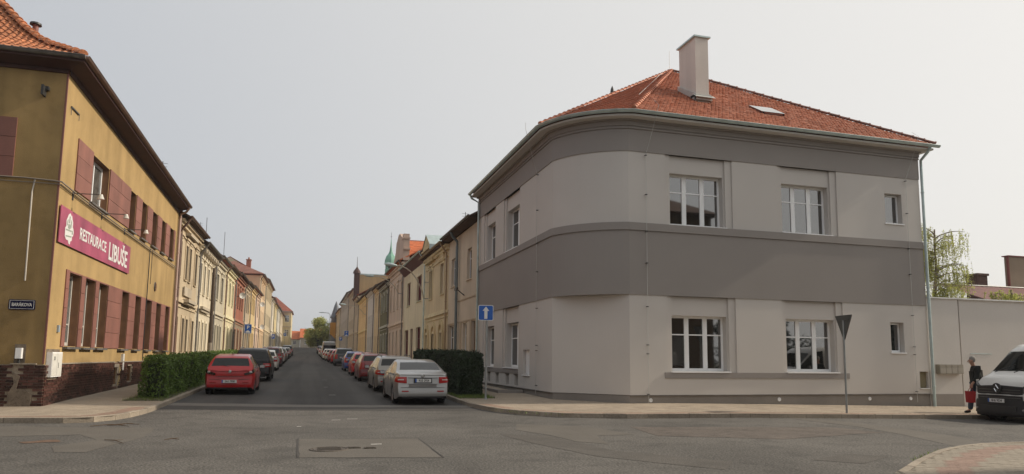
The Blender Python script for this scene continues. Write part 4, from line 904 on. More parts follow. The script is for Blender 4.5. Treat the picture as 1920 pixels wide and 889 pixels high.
# generic white crest: bouquet outline, shield and ribbon
def crest(pts, x, mm, name='crest'): return MB().prism([(22.72 + a, 5.2 + b) for a, b in pts], x, x + .004, 0, 'x').build(name, mm, SG)
o1 = [(.02, .44), (.12, .36), (.16, .40), (.22, .30), (.30, .22), (.30, .08), (.36, .04), (.42, -.06), (.38, -.18), (.30, -.2), (.30, -.32), (.18, -.36), (.16, -.46), (.04, -.44), (-.02, -.36), (-.2, -.36), (-.32, -.28), (-.34, -.04), (-.26, .02), (-.28, .18), (-.18, .30), (-.12, .38)]
crest(o1, X0 + .062, M_SWH); M_CG = mat('crest_grey', (.30, .33, .28), .5)
for k, c in enumerate([[(-.04, .34), (.04, .34), (.02, .14), (-.06, .14)], [(-.2, .2), (-.12, .24), (-.14, .06), (-.22, .04)], [(.12, .26), (.18, .2), (.16, .02), (.10, .06)], [(-.10, .10), (.06, .12), (.10, .0), (.0, -.04), (-.12, .0)], [(-.28, -.06), (.22, -.04), (.22, -.08), (-.28, -.10)], [(-.26, -.24), (.24, -.2), (.24, -.24), (-.26, -.28)], [(.26, -.02), (.34, -.06), (.33, -.14), (.26, -.14)]]): crest(c, X0 + .0665, M_CG, 'crest_detail')
wtext('PIVO', 22.52, 22.9, 5.05, .09, SG, M_CG) if False else None
LM = mat('lamp_glass', (.6, .58, .52), .2, var=.1)
for k, (y, lb) in enumerate(((22.99, 'sign spotlight on its arm nearest the building corner'), (26.04, 'middle spotlight of the three above the crimson sign'), (29.11, 'sign spotlight furthest along the street from the corner'))):
    e = empty('sign_spotlight', (X0, y, 6.28), lb, 'spotlight', 'spotlights above the crimson sign')
    put('arm', MB().tube([(0, 0, 0), (.72, 0, .02)], .014, 6).box(-.0, .02, -.05, .05, -.2, .05).mesh('arm', M_DARK), e)
    put('lamp_head', MB().lathe([(0, .03), (.05, .02), (.06, -.02), (.09, -.1), (.10, -.12), (.0, -.10)], 12, (.74, 0, 0)).mesh('lamp_head', LM, 50), e)
cb = MB(); cb.tube([(-22, Y0 - .05, 6.36), (-7.6, Y0 - .05, 6.38), (-6.9, Y0 - .05, 6.35), (-6.72, 21.75, 6.33), (-6.72, 22.6, 6.3), (-6.72, 26, 6.24), (-6.72, 32, 6.18), (-6.72, 39.6, 6.12)], .022, 6)
cb.tube([(-22, Y0 - .04, 6.27), (-6.9, Y0 - .04, 6.27), (-6.73, 21.75, 6.26), (-6.73, 26, 6.18), (-6.73, 39.6, 6.04)], .012, 5); tag(cb.build('cable', mat('grey_cable', (.20, .17, .14), .7), RB, 60))
MB().tube([(-7.38, Y0 - .03, 6.36), (-7.42, Y0 - .03, 6.0), (-7.40, Y0 - .03, 3.55)], .022, 8).build('conduit', mat('light_conduit', (.5, .46, .4), .5), RB, 60)
MB().tube([(X0 + .03, 34.05, 4.7), (X0 + .03, 34.05, 6.2)], .012, 5).tube([(X0 + .06, 33.4, 1.3), (X0 + .06, 33.4, 6.2)], .02, 6).build('conduit', M_DARK, RB)
ss = empty('street_name_sign', (-7.42, Y0 - .02, 2.9), 'dark blue enamel street name sign with white letters on the ochre wall', 'street sign')
M_NAVY = mat('navy_enamel', (.008, .01, .045), .25); put('board', MB().prism(plate(.62, .27, .03, 0), -.015, .01, 0, 'y').mesh('board', M_NAVY), ss)
fr = MB()
for a in ((-.285, .285, .105, .113), (-.285, .285, -.113, -.105), (-.285, -.277, -.105, .105), (.277, .285, -.105, .105)): fr.box(a[0], a[1], -.019, -.0155, a[2], a[3])
put('border', fr.mesh('border', M_SWH), ss)
t = text_mesh('BARÁKOVA', .125, M_SWH, .002, .72, .002); t.transform(Matrix.Rotation(R_(90), 4, 'X')); put('lettering', t, ss, (0, -.019, -.005))
MB().box(-7.44, -7.30, Y0 - .13, Y0 - .01, 1.46, 1.74).build('wall_box', M_WHITE, RB); MB().tube([(-7.37, Y0 - .04, 1.3), (-7.37, Y0 - .04, 1.46)], .03, 6).build('wall_box_pipe', M_DARK, RB)
MB().box(-7.5, -7.24, Y0 - .008, Y0, 1.3, 1.84).build('render_patch', M_REND, RB)
cbx = MB().box(X0 + .0, X0 + .14, 21.98, 22.80, .96, 1.64).build('meter_cabinet', M_WHITE, RB)
m2 = MB().box(X0 + .14, X0 + .15, 22.0, 22.38, .99, 1.61).box(X0 + .14, X0 + .15, 22.40, 22.78, .99, 1.61).build('door', mat('cabinet_door', (.68, .67, .62), .5), cbx); MB().box(X0 + .15, X0 + .16, 22.1, 22.2, 1.42, 1.52).box(X0 + .15, X0 + .16, 22.47, 22.5, 1.2, 1.35).build('cabinet_label', mat('grey_label', (.3, .3, .28), .6), cbx)
MB().box(X0, X0 + .006, 21.92, 23.0, .93, 1.72).build('render_patch', M_REND, RB)
MB().box(X0, X0 + .08, 30.0, 30.2, 1.0, 1.62).build('notice_plate', M_SWH, RB); MB().box(X0, X0 + .05, 22.6, 22.72, 2.2, 2.4).build('switch_box', mat('blue_grey_box', (.3, .36, .42), .5), RB)
MB().lathe([(0, .03), (.2, .03), (.22, 0)], 16, (X0, 35.2, 4.68), 0, 'x').build('wall_vent', M_DARK, RB)
for k in range(-3, 4): MB().box(X0 + .03, X0 + .045, 35.05, 35.35, 4.66 + k * .05, 4.685 + k * .05).build('vent_slat', M_REV, RB)
MB().box(-7.36, -7.30, Y0 - .25, Y0, 8.72, 9.0).box(-7.3, -7.22, Y0 - .12, Y0, 8.9, 9.0).build('bracket', M_DARK, RB)
MB().box(X0, X0 + .04, 22.2, 22.9, 8.62, 8.66).tube([(X0 + .03, 22.2, 8.64), (X0 + .03, 22.2, 8.4)], .008, 4).tube([(X0 + .03, 22.9, 8.64), (X0 + .03, 22.9, 8.45)], .008, 4).build('bracket', M_DARK, RB)
# ================================================================== TERRACE HOUSES
M_RT = mat('weathered_red_roof', (.26, .08, .05), .85, var=.2, scale=1.2, grain=.2, gscale=8, bump=.6)
M_RO = mat('bright_orange_roof', (.50, .14, .05), .8, var=.12, scale=1.2, grain=.15, gscale=8, island=.15)
M_RB = mat('dark_brown_roof', (.09, .05, .035), .85, var=.25, scale=1.2, grain=.2, gscale=8, bump=.6)
M_BR = mat('chimney_brick', (.28, .12, .08), .9, var=.25, scale=6, grain=.2)
M_HGLASS = mat('house_glass', (.018, .017, .015), .08, var=.3, scale=2, spec=.3)
M_DOOR = mat('brown_door', (.16, .07, .03), .5, var=.1)
M_STONE = plaster('stone_trim', (.46, .40, .31), var=.08)
M_DRED = mat('dark_red_joinery', (.075, .008, .012), .5, var=.08)
def house(side, y0, y1, ze, col, label, up=((.2, .9), (.5, .9), (.8, .9)), lo=None, uz=(-3.2, -1.25), lz=(1.2, 3.1), roof=None, col2=None, trim=None, frame=M_WHITE, glass=M_HGLASS, ridge_h=3.3, depth_r=5.5, belt=True, cornice=True, gut=None, surround=True, chim=(), back=11, mid=None, pipe=True, arch=False, dormer=None, name='terraced_house', far=False, cat='house'):
    c = 8.4 if side == 'R' else -6.8; sg = 1 if side == 'L' else -1; P = FP(side, c); b = gf(c, (y0 + y1) / 2) + .12; W = y1 - y0
    root = empty(name, (c, y0, gf(c, y0)), label, cat)
    if max(col) > .3: col = tuple(.62 * v + .38 * q for v, q in zip(col, (.56, .50, .40)))
    if side == 'R' and max(col) > .3: col = tuple(min(.72, v * 1.16) for v in col)  # brightness the shaded right row lacks is put into its wall colour
    mw = plaster('render_%02d_%02d_%02d' % tuple(int(v * 100) for v in col), col, var=.08, streak=.08)
    mats = [mw, plaster('render_%02d_%02d_%02d' % tuple(int(v * 100) for v in col2), col2, var=.08, streak=.08) if col2 else mw, M_REV]
    tr = trim or mats[0]
    if trim is None: tr = plaster('trim_%02d_%02d_%02d' % tuple(int(v * 100) for v in col), tuple(min(.7, v * 1.18) for v in col), var=.08, streak=.15)
    lo = lo if lo is not None else [(f, w, 'w') for f, w in up]
    H1 = [(y0 + f * W - w / 2, y0 + f * W + w / 2, ze + uz[0], ze + uz[1]) for f, w in up]
    H2 = [(y0 + f * W - w / 2, y0 + f * W + w / 2, b + (lz[0] if k == 'w' else .02), b + lz[1]) for f, w, k in lo]
    H3 = [(y0 + f * W - w / 2, y0 + f * W + w / 2, b + mid[0], b + mid[1]) for f, w in up] if mid else []
    zs = b + 3.95 if not mid else b + 3.7
    mb = MB(); wall(mb, P, y0, y1, zs, ze - .25, H1 + H3, 0, .22, 0); wall(mb, P, y0, y1, b - 1.2, zs, H2, 0, .22, 1)
    xi = c - sg * back
    for y in (y0, y1): mb.quad([(c, y, b - 1.2), (xi, y, b - 1.2), (xi, y, ze - .25), (c, y, ze - .25)], 0)
    xr = c - sg * depth_r
    if dormer != 'hip':
        for y in (y0 + .01, y1 - .01): mb.quad([(c, y, ze - .25), (xi, y, ze - .25), (xr, y, ze + ridge_h - .1)], 0)
    mb.build('wall', mats, root)
    for f, w in up:
        window(root, side, c, y0 + f * W, ze + uz[0], w, uz[1] - uz[0], .18, 2 if w > .85 else 1, .68, frame=frame, glass=glass, fw=.07, sill=.08 if not far else None, sill_m=tr)
        if mid: window(root, side, c, y0 + f * W, b + mid[0], w, mid[1] - mid[0], .18, 2 if w > .85 else 1, .68, frame=frame, glass=glass, fw=.07)
    for f, w, k in lo:
        if k == 'w': window(root, side, c, y0 + f * W, b + lz[0], w, lz[1] - lz[0], .18, 2 if w > .85 else 1, .68, frame=frame, glass=glass, fw=.07, sill=.08 if not far else None, sill_m=tr)
        else:
            m_ = MB(); fbox(m_, P, y0 + f * W - w / 2, y0 + f * W + w / 2, -.2, -.14, b + .02, b + lz[1]); 
            for q in (-.25, .25): fbox(m_, P, y0 + f * W + q * w - w * .17, y0 + f * W + q * w + w * .17, -.14, -.12, b + .3, b + 1.9)
            d_ = m_.build('door', k if not isinstance(k, str) else M_DOOR, root)
    if surround:
        for (a, e, z0, z1) in H1 + [h for h, l in zip(H2, lo)] :
            m_ = MB(); fbox(m_, P, a - .16, a, 0, .05, z0, z1 + .16); fbox(m_, P, e, e + .16, 0, .05, z0, z1 + .16); fbox(m_, P, a, e, 0, .05, z1, z1 + .16)
            if (a, e, z0, z1) in H1: fbox(m_, P, a - .24, e + .24, 0, .14, z1 + .28, z1 + .38); fbox(m_, P, a - .1, e + .1, 0, .08, z1 + .16, z1 + .28)
            m_.build('window_surround', tr, root)
    m_ = MB()
    if belt: fbox(m_, P, y0 + .001, y1 - .001, 0, .12, zs - .05, zs + .12); fbox(m_, P, y0 + .001, y1 - .001, 0, .06, zs + .12, zs + .22); fbox(m_, P, y0 + .001, y1 - .001, 0, .06, zs - .3, zs - .24); m_.build('belt_course', tr, root)
    if cornice: m_ = MB(); fbox(m_, P, y0 + .001, y1 - .001, 0, .28, ze - .33, ze - .17); fbox(m_, P, y0 + .001, y1 - .001, 0, .16, ze - .5, ze - .33); fbox(m_, P, y0 + .001, y1 - .001, 0, .07, ze - .95, ze - .88); m_.build('cornice', tr, root)
    m_ = MB(); fbox(m_, P, y0 + .002, y1 - .002, 0, .05, b - 1, b + .55); m_.build('plinth', M_STONE if not far else tr, root)
    # roof
    ov = .5; rm = roof or M_RT; mb = MB(); xe = c + sg * ov; zb = ze + ridge_h; xb = c - sg * (back + .3)
    if dormer == 'hip':
        ya, yb = y0 - .3, y1; mb.quad([(xe, ya, ze), (xe, yb, ze), (xr, yb, zb), (xr, ya + 4.5, zb)]); mb.quad([(xe, ya, ze), (xr, ya + 4.5, zb), (xb, ya, ze)]); mb.quad([(xb, ya, ze), (xr, ya + 4.5, zb), (xr, yb, zb), (xb, yb, ze)]); mb.quad([(xe, ya, ze - .12), (xe, yb, ze - .12), (xb, yb, ze - .12), (xb, ya, ze - .12)]); mb.quad([(xe, ya, ze - .12), (xb, ya, ze - .12), (xb, ya, ze), (xe, ya, ze)])
    else:
        for o_ in (0, -.12):
            mb.quad([(xe, y0, ze + o_), (xe, y1, ze + o_), (xr, y1, zb + o_), (xr, y0, zb + o_)]); mb.quad([(xb, y0, ze + o_), (xb, y1, ze + o_), (xr, y1, zb + o_), (xr, y0, zb + o_)])
        for y in (y0, y1): mb.quad([(xe, y, ze), (xr, y, zb), (xr, y, zb - .12), (xe, y, ze - .12)]); mb.quad([(xb, y, ze), (xr, y, zb), (xr, y, zb - .12), (xb, y, ze - .12)])
    mb.quad([(xe, y0, ze - .12), (xe, y1, ze - .12), (xe, y1, ze), (xe, y0, ze)]); mb.quad([(xe, y0, ze - .121), (xe, y1, ze - .121), (c, y1, ze - .17), (c, y0, ze - .17)])
    rf = mb.build('roof', rm, root)
    for (yy, dd, hh) in chim:
        x = c - sg * dd; m_ = MB().box(x - .35, x + .35, yy - .5, yy + .5, ze, zb + hh).box(x - .42, x + .42, yy - .57, yy + .57, zb + hh, zb + hh + .12)
        for q in (-.25, .25): m_.lathe([(.12, 0), (.1, .35), (.0, .35)], 8, (x, yy + q, zb + hh + .12))
        m_.build('chimney', M_BR, rf)
    gutterX(root, c + sg * (ov + .07), y0, y1, .08, ze - .02, gut or M_ZINC_D, sg)
    if pipe: downpipe(root, [(c + sg * (ov + .05), y0 + .25, ze - .1), (c + sg * (ov - .1), y0 + .25, ze - .35), (c + sg * .12, y0 + .25, ze - .75), (c + sg * .12, y0 + .25, ze - 1), (c + sg * .12, y0 + .25, b)], .06, gut or M_ZINC_D)
    return root
# ---- left side
tan = (.44, .34, .21)
h = house('L', 40.1, 47.4, 9.0, (.43, .33, .20), 'tan ornate terraced house with orange doorway next to the restaurant', ((.11, .75), (.40, .7), (.57, .7), (.87, .75)), ((.11, .9, mat('orange_door', (.42, .17, .05), .5)), (.4, .7, 'w'), (.57, .7, 'w'), (.87, .8, 'w')), gut=mat('brown_gutter', (.15, .09, .07), .5), roof=M_RB, frame=M_BFR)
P_ = FP('L', -6.8); m_ = MB(); fbox(m_, P_, 42.3, 45.1, .0, .4, 4.5, 4.68); fbox(m_, P_, 42.4, 45.0, 0, .3, 4.4, 4.5); fbox(m_, P_, 42.3, 45.1, 0, .3, 8.25, 8.4); fbox(m_, P_, 42.45, 44.95, .05, .12, 4.9, 5.4); m_.build('balcony_ledge', M_STONE, h)
h = house('L', 47.4, 55.4, 8.75, (.62, .55, .41), 'cream terraced house with four slim upper windows beside the tan ornate one', ((.16, .72), (.38, .72), (.61, .72), (.84, .72)), ((.22, .6, 'w'), (.42, .6, 'w'), (.62, .6, 'w'), (.89, .9, 'd')), roof=M_RB, pipe=True)
m_ = MB(); fbox(m_, P_, 48.6, 52.6, 0, .3, 4.55, 4.72); fbox(m_, P_, 48.7, 52.5, 0, .2, 4.4, 4.55)
for k in range(8): fbox(m_, P_, 47.9 + k * .97, 48.3 + k * .97, .1, .4, 8.1, 8.3)
m_.build('balcony_ledge', M_STONE, h)
house('L', 55.4, 62.4, 9.0, (.40, .37, .28), 'greenish grey terraced house with paired windows, left of the pale yellow one', ((.3, 1.3), (.72, 1.3)), ((.28, .8, 'w'), (.52, .8, 'w'), (.76, .8, 'w')), roof=M_RT, chim=())
house('L', 62.4, 70.5, 9.2, (.66, .58, .35), 'pale yellow terraced house with white windows and ochre eaves', ((.18, .85), (.5, .85), (.82, .85)), roof=M_RB, gut=mat('brown_gutter', (.15, .09, .07), .5), chim=((63.2, 3.2, -.2), (66.5, 4, .1), (69, 4.5, .1)))
house('L', 70.5, 81.1, 9.5, (.30, .12, .08), 'terraced house with red upper storey over a grey brown ground floor', ((.14, .9), (.36, .9), (.58, .9), (.8, .9)), ((.2, 1.2, 'w'), (.5, 1.2, 'w'), (.8, 1.2, 'w')), col2=(.25, .20, .14), roof=M_RB, trim=plaster('red_trim', (.36, .18, .12)))
house('L', 81.1, 88.8, 9.7, (.36, .27, .17), 'beige brown terraced house with dark tall windows', ((.2, 1), (.5, 1), (.8, 1)), roof=M_RB, frame=M_BFR)
house('L', 88.8, 97.8, 10.0, (.60, .42, .15), 'saturated yellow terraced house before the pink one on the left', ((.15, .8), (.38, .8), (.62, .8), (.85, .8)), roof=M_RT, chim=((93, 5.5, .2),))
house('L', 97.8, 105.1, 10.1, (.60, .42, .33), 'small pinkish cream terraced house in front of the tall peach block', ((.25, .9), (.72, .9)), roof=M_RT)
house('L', 105.1, 118, 13.2, (.62, .42, .24), 'tall peach block with hipped red roof rising above the left terrace', ((.15, .9), (.4, .9), (.65, .9), (.88, .9)), uz=(-3.0, -1.2), mid=(4.6, 6.6), roof=mat('faded_red_roof', (.20, .085, .06), .85, var=.2, scale=1.2, grain=.2, gscale=8), dormer='hip', ridge_h=2.2, depth_r=4.0, back=8)
house('L', 118, 139, 13.9, (.46, .37, .22), 'tall greyish ochre block behind the peach one', tuple((.08 + .14 * k, .9) for k in range(7)), uz=(-3.0, -1.2), mid=(4.6, 6.6), roof=M_RT, far=True, chim=((122, 3, 0),))
house('L', 139, 149.5, 12.6, (.62, .58, .50), 'off white terraced house far along the left row', ((.2, .9), (.5, .9), (.8, .9)), roof=M_RT, far=True, surround=False, chim=((141, 2.5, .2),))
house('L', 149.5, 164.3, 12.4, (.62, .5, .22), 'yellow terraced house far along the left row beyond the off white one', ((.15, .9), (.38, .9), (.62, .9), (.85, .9)), roof=M_RT, far=True, surround=False, chim=((152, 3, .6),))
house('L', 164.3, 182, 12.6, (.52, .53, .50), 'light grey terraced house near the far end of the left row', ((.12, .9), (.31, .9), (.5, .9), (.69, .9), (.88, .9)), roof=M_RB, far=True, surround=False)
# house at the end of the left row facing us
eh = empty('end_house', (-4.6, 205, gf(-5, 205)), 'cream house with red roof projecting at the far left end of the street', 'house')
mce = plaster('end_cream', (.58, .50, .32)); mb = MB(); P2 = FP('F', 205); hol = [(x - .55, x + .55, z, z + 1.9) for x in (-7.3, -5.7) for z in (7.0, 11.0)]
wall(mb, P2, -20, -4.6, 1, 14.0, hol, 0, .2); mb.quad([(-4.6, 205, 1), (-4.6, 222, 1), (-4.6, 222, 14), (-4.6, 205, 14)]); mb.build('wall', mce, eh)
for x in (-7.3, -5.7):
    for z in (7.0, 11.0): window(eh, 'F', 205, x, z, 1.1, 1.9, .15, 2, .7)
mb = MB(); mb.quad([(-4.2, 204.5, 14), (-4.2, 222, 14), (-9, 217, 18.2), (-9, 209, 18.2)]).quad([(-4.2, 204.5, 14), (-9, 209, 18.2), (-21, 209, 18.2), (-21, 204.5, 14)]).quad([(-4.2, 204.5, 13.9), (-4.2, 222, 13.9), (-21, 222, 13.9), (-21, 204.5, 13.9)]); mb.build('roof', M_RT, eh)
m_ = MB().box(-20, -4.5, 204.85, 205, 9.6, 9.9).box(-20, -4.4, 204.7, 205, 13.6, 13.9).build('cornice', M_STONE, eh)
house('L', 222, 245, 12.5, (.55, .45, .33), 'last cream and red roofed house at the far left end', ((.2, .9), (.5, .9), (.8, .9)), roof=M_RO, far=True, surround=False, ridge_h=4)
house('L', 182, 205, 12.6, (.5, .42, .3), 'beige terraced house just before the projecting end house', ((.12, .9), (.31, .9), (.5, .9), (.69, .9), (.88, .9)), roof=M_RT, far=True, surround=False)
# ---- right side
h = house('R', 35.1, 43.3, 9.05, (.43, .355, .275), 'plain beige terraced house adjoining the grey corner house', ((.286, 1.1), (.80, 1.55)), ((.13, .8, 'd'), (.40, 1.0, 'w'), (.86, 1.5, 'w')), uz=(-3.15, -1.42), lz=(.9, 3.15), surround=False, cornice=False, belt=False, roof=M_RB, pipe=False)
P_ = FP('R', 8.4); m_ = MB(); fbox(m_, P_, 35.15, 40.3, 0, .035, 4.85, 4.92); fbox(m_, P_, 35.15, 43.2, 0, .04, 3.62, 3.68)
for q in (35.2, 36.6, 39.2, 40.6, 42.9): fbox(m_, P_, q, q + .35, 0, .05, .6, 3.62)
m_.build('pilasters', plaster('beige_trim', (.45, .36, .26)), h)
downpipe(h, [(7.85, 40.1, 8.95), (7.95, 40.1, 8.7), (8.24, 40.1, 8.4), (8.24, 40.1, 8.1), (8.24, 40.1, .4)], .085, mat('slate_blue_pipe', (.14, .17, .18), .5, metal=.2))
m_ = MB(); m_.tube([(8.4, 38.6, 5.1), (7.9, 38.5, 5.45)], .03, 6); m_.box(7.85, 7.95, 38.2, 38.8, 5.35, 5.5); m_.build('lamp_bracket', M_DARK, h)
# yellow ornate house with arched openings
h = house('R', 43.3, 52.1, 8.95, (.52, .405, .225), 'yellow ornate terraced house with arched ground floor openings and a pedimented dormer', ((.25, 1.2), (.71, .6), (.79, .6)), ((.245, 1.15, 'w'), (.575, 1.15, 'w'), (.89, 1.05, 'w')), uz=(-3.2, -1.15), lz=(.7, 2.7), roof=M_RB, gut=mat('ochre_gutter', (.3, .21, .12), .5))
m_ = MB(); ty = plaster('yellow_trim', (.58, .47, .28))
for cy_, w_, z_ in ((45.46, 1.15, 3.2), (48.36, 1.15, 3.2), (51.13, 1.05, 3.2)):
    o_ = [(cy_ + (w_ / 2 + .28) * math.cos(t), z_ + (w_ / 2 + .28) * math.sin(t)) for t in [math.pi * k / 10 for k in range(11)]]; i_ = [(cy_ + (w_ / 2) * math.cos(t), z_ + (w_ / 2) * math.sin(t)) for t in [math.pi * k / 10 for k in range(11)]]
    for k in range(10):
        q = [o_[k], o_[k + 1], i_[k + 1], i_[k]]; n0 = len(m_.v); m_.v += [(8.4 - .12, a, b) for a, b in q] + [(8.4, a, b) for a, b in q]; m_.f += [tuple(n0 + i for i in f) for f in ((0, 1, 2, 3), (0, 1, 5, 4), (1, 2, 6, 5), (2, 3, 7, 6), (3, 0, 4, 7))]; m_.m += [0] * 5
    fbox(m_, P_, cy_ - w_ / 2 - .3, cy_ - w_ / 2, 0, .1, .6, 3.2); fbox(m_, P_, cy_ + w_ / 2, cy_ + w_ / 2 + .3, 0, .1, .6, 3.2)
MB().prism([(44.6, 7.95), (46.4, 7.95), (46.3, 8.3), (45.5, 8.75), (44.7, 8.3)], 8.28, 8.398, 0, 'x').build('window_pediment', ty, h)
m_.build('arch_mouldings', ty, h)
dm = MB(); fbox(dm, P_, 48.3, 51.2, 0, .25, 8.4, 9.3); dm.prism([(48.1, 9.3), (51.4, 9.3), (51.2, 9.5), (49.75, 10.35), (48.3, 9.5)], 7.95, 8.5, 0, 'x'); fbox(dm, P_, 48.1, 51.4, 0, .55, 9.2, 9.32); dm.build('dormer_pediment', ty, h)
MB().quad([(7.9, 48.05, 9.5), (7.9, 49.75, 10.42), (11, 49.75, 10.42), (11, 48.05, 9.5)]).quad([(7.9, 51.45, 9.5), (7.9, 49.75, 10.42), (11, 49.75, 10.42), (11, 51.45, 9.5)]).quad([(7.9, 48.05, 9.5), (11, 48.05, 9.5), (11, 48.05, 9.0), (7.9, 48.05, 9.0)]).build('dormer_roof', M_ZINC, h)
# cream house with dark red joinery
h = house('R', 52.1, 64.7, 9.6, (.60, .52, .35), 'smooth cream terraced house with dark red shutters and eaves', ((.28, 2.4), (.755, 2.0)), ((.275, 2.3, 'w'), (.57, 1.5, M_DRED), (.82, 2.4, 'w')), uz=(-3.55, -1.5), lz=(.5, 3.3), surround=False, belt=False, cornice=False, frame=M_DRED, glass=mat('dark_red_shutter', (.085, .012, .016), .7, var=.1, spec=.2), roof=M_RB, gut=M_ZINC)
m_ = MB(); m_.quad([(7.9, 52.1, 9.47), (7.9, 64.7, 9.47), (8.4, 64.7, 8.9), (8.4, 52.1, 8.9)]); m_.quad([(7.9, 52.1, 9.47), (8.4, 52.1, 8.9), (8.4, 52.1, 9.47)]); m_.build('eave_soffit', M_DRED, h)
# pink ornate house with scrolled gable
h = house('R', 64.7, 76.9, 10.6, (.50, .365, .285), 'pink ornate terraced house with tall scrolled gable and bright orange roof', ((.14, .95), (.38, .95), (.62, .95), (.86, .95)), ((.14, 1.0, 'w'), (.38, 1.0, 'w'), (.62, 1.0, 'w'), (.86, 1.1, 'd')), uz=(-4.3, -1.9), lz=(1.0, 3.3), roof=M_RO)
pk = plaster('pink_trim', (.56, .43, .35))
gp = [(64.8, 10.4), (64.8, 11.2), (65.1, 11.3), (65.1, 12.3), (65.6, 12.7), (66.0, 13.2), (67, 13.5), (68.3, 14.0), (69.4, 14.0), (70.4, 13.6), (71.0, 13.4), (71.4, 12.6), (72.3, 12.0), (73.4, 11.6), (74.2, 10.9), (74.3, 10.4)]
MB().prism(gp, 8.3, 8.75, 0, 'x').build('gable', plaster('pink_gable', (.50, .38, .31)), h).location.z -= .35
m_ = MB()
for y, z0, z1 in ((64.75, 10.4, 11.1), (65.3, 11.3, 14.0), (68.3, 14.4, 14.65)): pass
m_.box(8.2, 8.8, 64.5, 66.1, 10.9, 11.15).box(8.22, 8.8, 64.75, 65.9, 11.15, 11.9).box(8.2, 8.85, 64.6, 66.0, 11.9, 12.05).box(8.24, 8.8, 64.85, 65.8, 12.05, 12.95).box(8.18, 8.85, 64.75, 66.0, 12.95, 13.1).box(8.25, 8.8, 64.95, 65.8, 13.1, 13.45); m_.build('gable_pilaster', pk, h).location.z -= .35
# cross roof behind the gable with single tiles visible
zt, zb_ = 13.2, 10.6; A = Vector((8.8, 64.9, zb_)); U = Vector((1, 0, 0)); S = Vector((0, 4.0, 2.6)).normalized(); Ls = math.hypot(4.0, 2.6)
rf = MB().quad([(8.75, 64.9, zb_ - .02), (15.5, 64.9, zb_ - .02), (15.5, 68.9, zt - .02), (8.75, 68.9, zt - .02)]).quad([(8.75, 72.9, zb_), (15.5, 72.9, zb_), (15.5, 68.9, zt - .02), (8.75, 68.9, zt - .02)]).build('cross_roof', M_TILEB, h)
tile_field('roof_tiles', A, U, 6.6, S, Ls - .05, lambda u, s: u < 6.5, .42, .40, M_RO, rf, th=.05, jitter=.008)
house('R', 76.9, 86.7, 9.9, (.165, .155, .085), 'dark olive green terraced house with white window trim', ((.2, .9), (.5, .9), (.8, .9)), trim=plaster('pale_green_trim', (.5, .5, .42)), roof=M_RB)
house('R', 86.7, 94.7, 10.5, (.46, .33, .15), 'ochre terraced house between the green and the blue grey ones', ((.3, .8), (.7, .8)), roof=M_RB, surround=False, belt=False)
house('R', 94.7, 105.9, 10.8, (.40, .41, .42), 'pale blue grey terraced house with small upper windows', ((.15, .8), (.38, .8), (.62, .8), (.85, .8)), uz=(-4.6, -3.4), roof=M_RB, surround=False, belt=False)
house('R', 105.9, 124, 11.0, (.58, .37, .12), 'bright orange yellow terraced house on the shaded right side', tuple((.1 + .16 * k, .9) for k in range(6)), roof=M_RB, surround=False)
house('R', 124, 135, 12.3, (.34, .26, .19), 'narrow brown terraced house with pale window frames next to the orange one', ((.2, .9), (.5, .9), (.8, .9)), roof=M_RT, surround=True)
h = house('R', 135, 156, 14.5, (.36, .27, .18), 'tall tan house with flat topped side wall and corner finial', tuple((.12 + .15 * k, 1) for k in range(6)), uz=(-3, -1.1), mid=(4.6, 6.6), roof=M_RT, far=True, ridge_h=2.0)
MB().box(8.6, 24, 134.9, 136, 12, 17.1).build('side_gable', plaster('tan_gable', (.42, .31, .17)), h); MB().box(8.2, 24.2, 134.8, 136.2, 17.1, 17.3).build('parapet', M_ZINC, h)
MB().box(8.0, 9.0, 134.6, 135.6, 12, 17.3).lathe([(.75, 17.3), (.6, 17.8), (.3, 18.2), (.06, 18.6), (.03, 20.5), (0, 20.5)], 10, (8.5, 135.1, 0)).build('corner_turret', M_EAVE, h)
house('R', 156, 195, 15.6, (.31, .245, .20), 'tall pinkish brown block far along the right side', tuple((.06 + .11 * k, 1) for k in range(9)), uz=(-3, -1.1), mid=(5, 7), roof=M_RB, far=True, surround=False)
house('R', 195, 222, 14.6, (.45, .35, .2), 'muted ochre block before the yellow turreted house', tuple((.08 + .14 * k, 1) for k in range(7)), uz=(-3, -1.1), mid=(4.6, 6.6), roof=M_RT, far=True, surround=False)
h = house('R', 222, 262, 14.0, (.58, .42, .16), 'yellow house with orange bay and slate turret at the far right end', tuple((.06 + .12 * k, 1) for k in range(8)), uz=(-3, -1.1), mid=(5, 7), roof=M_RT, far=True, surround=False)
MB().lathe([(1.4, 6), (1.4, 13.3), (1.7, 13.5), (1.6, 13.8), (1.1, 15.4), (.6, 17.2), (.08, 18.6), (0, 18.6)], 10, (8.2, 224, 0)).build('turret', mat('slate_turret', (.12, .13, .15), .6), h)
MB().box(6.6, 8.4, 222.4, 229, 8.5, 12).prism([(6.6, 8.5), (8.4, 8.5), (8.4, 6.8)], 222.4, 229, 0, 'y').build('oriel', plaster('orange_bay', (.5, .27, .07)), h)
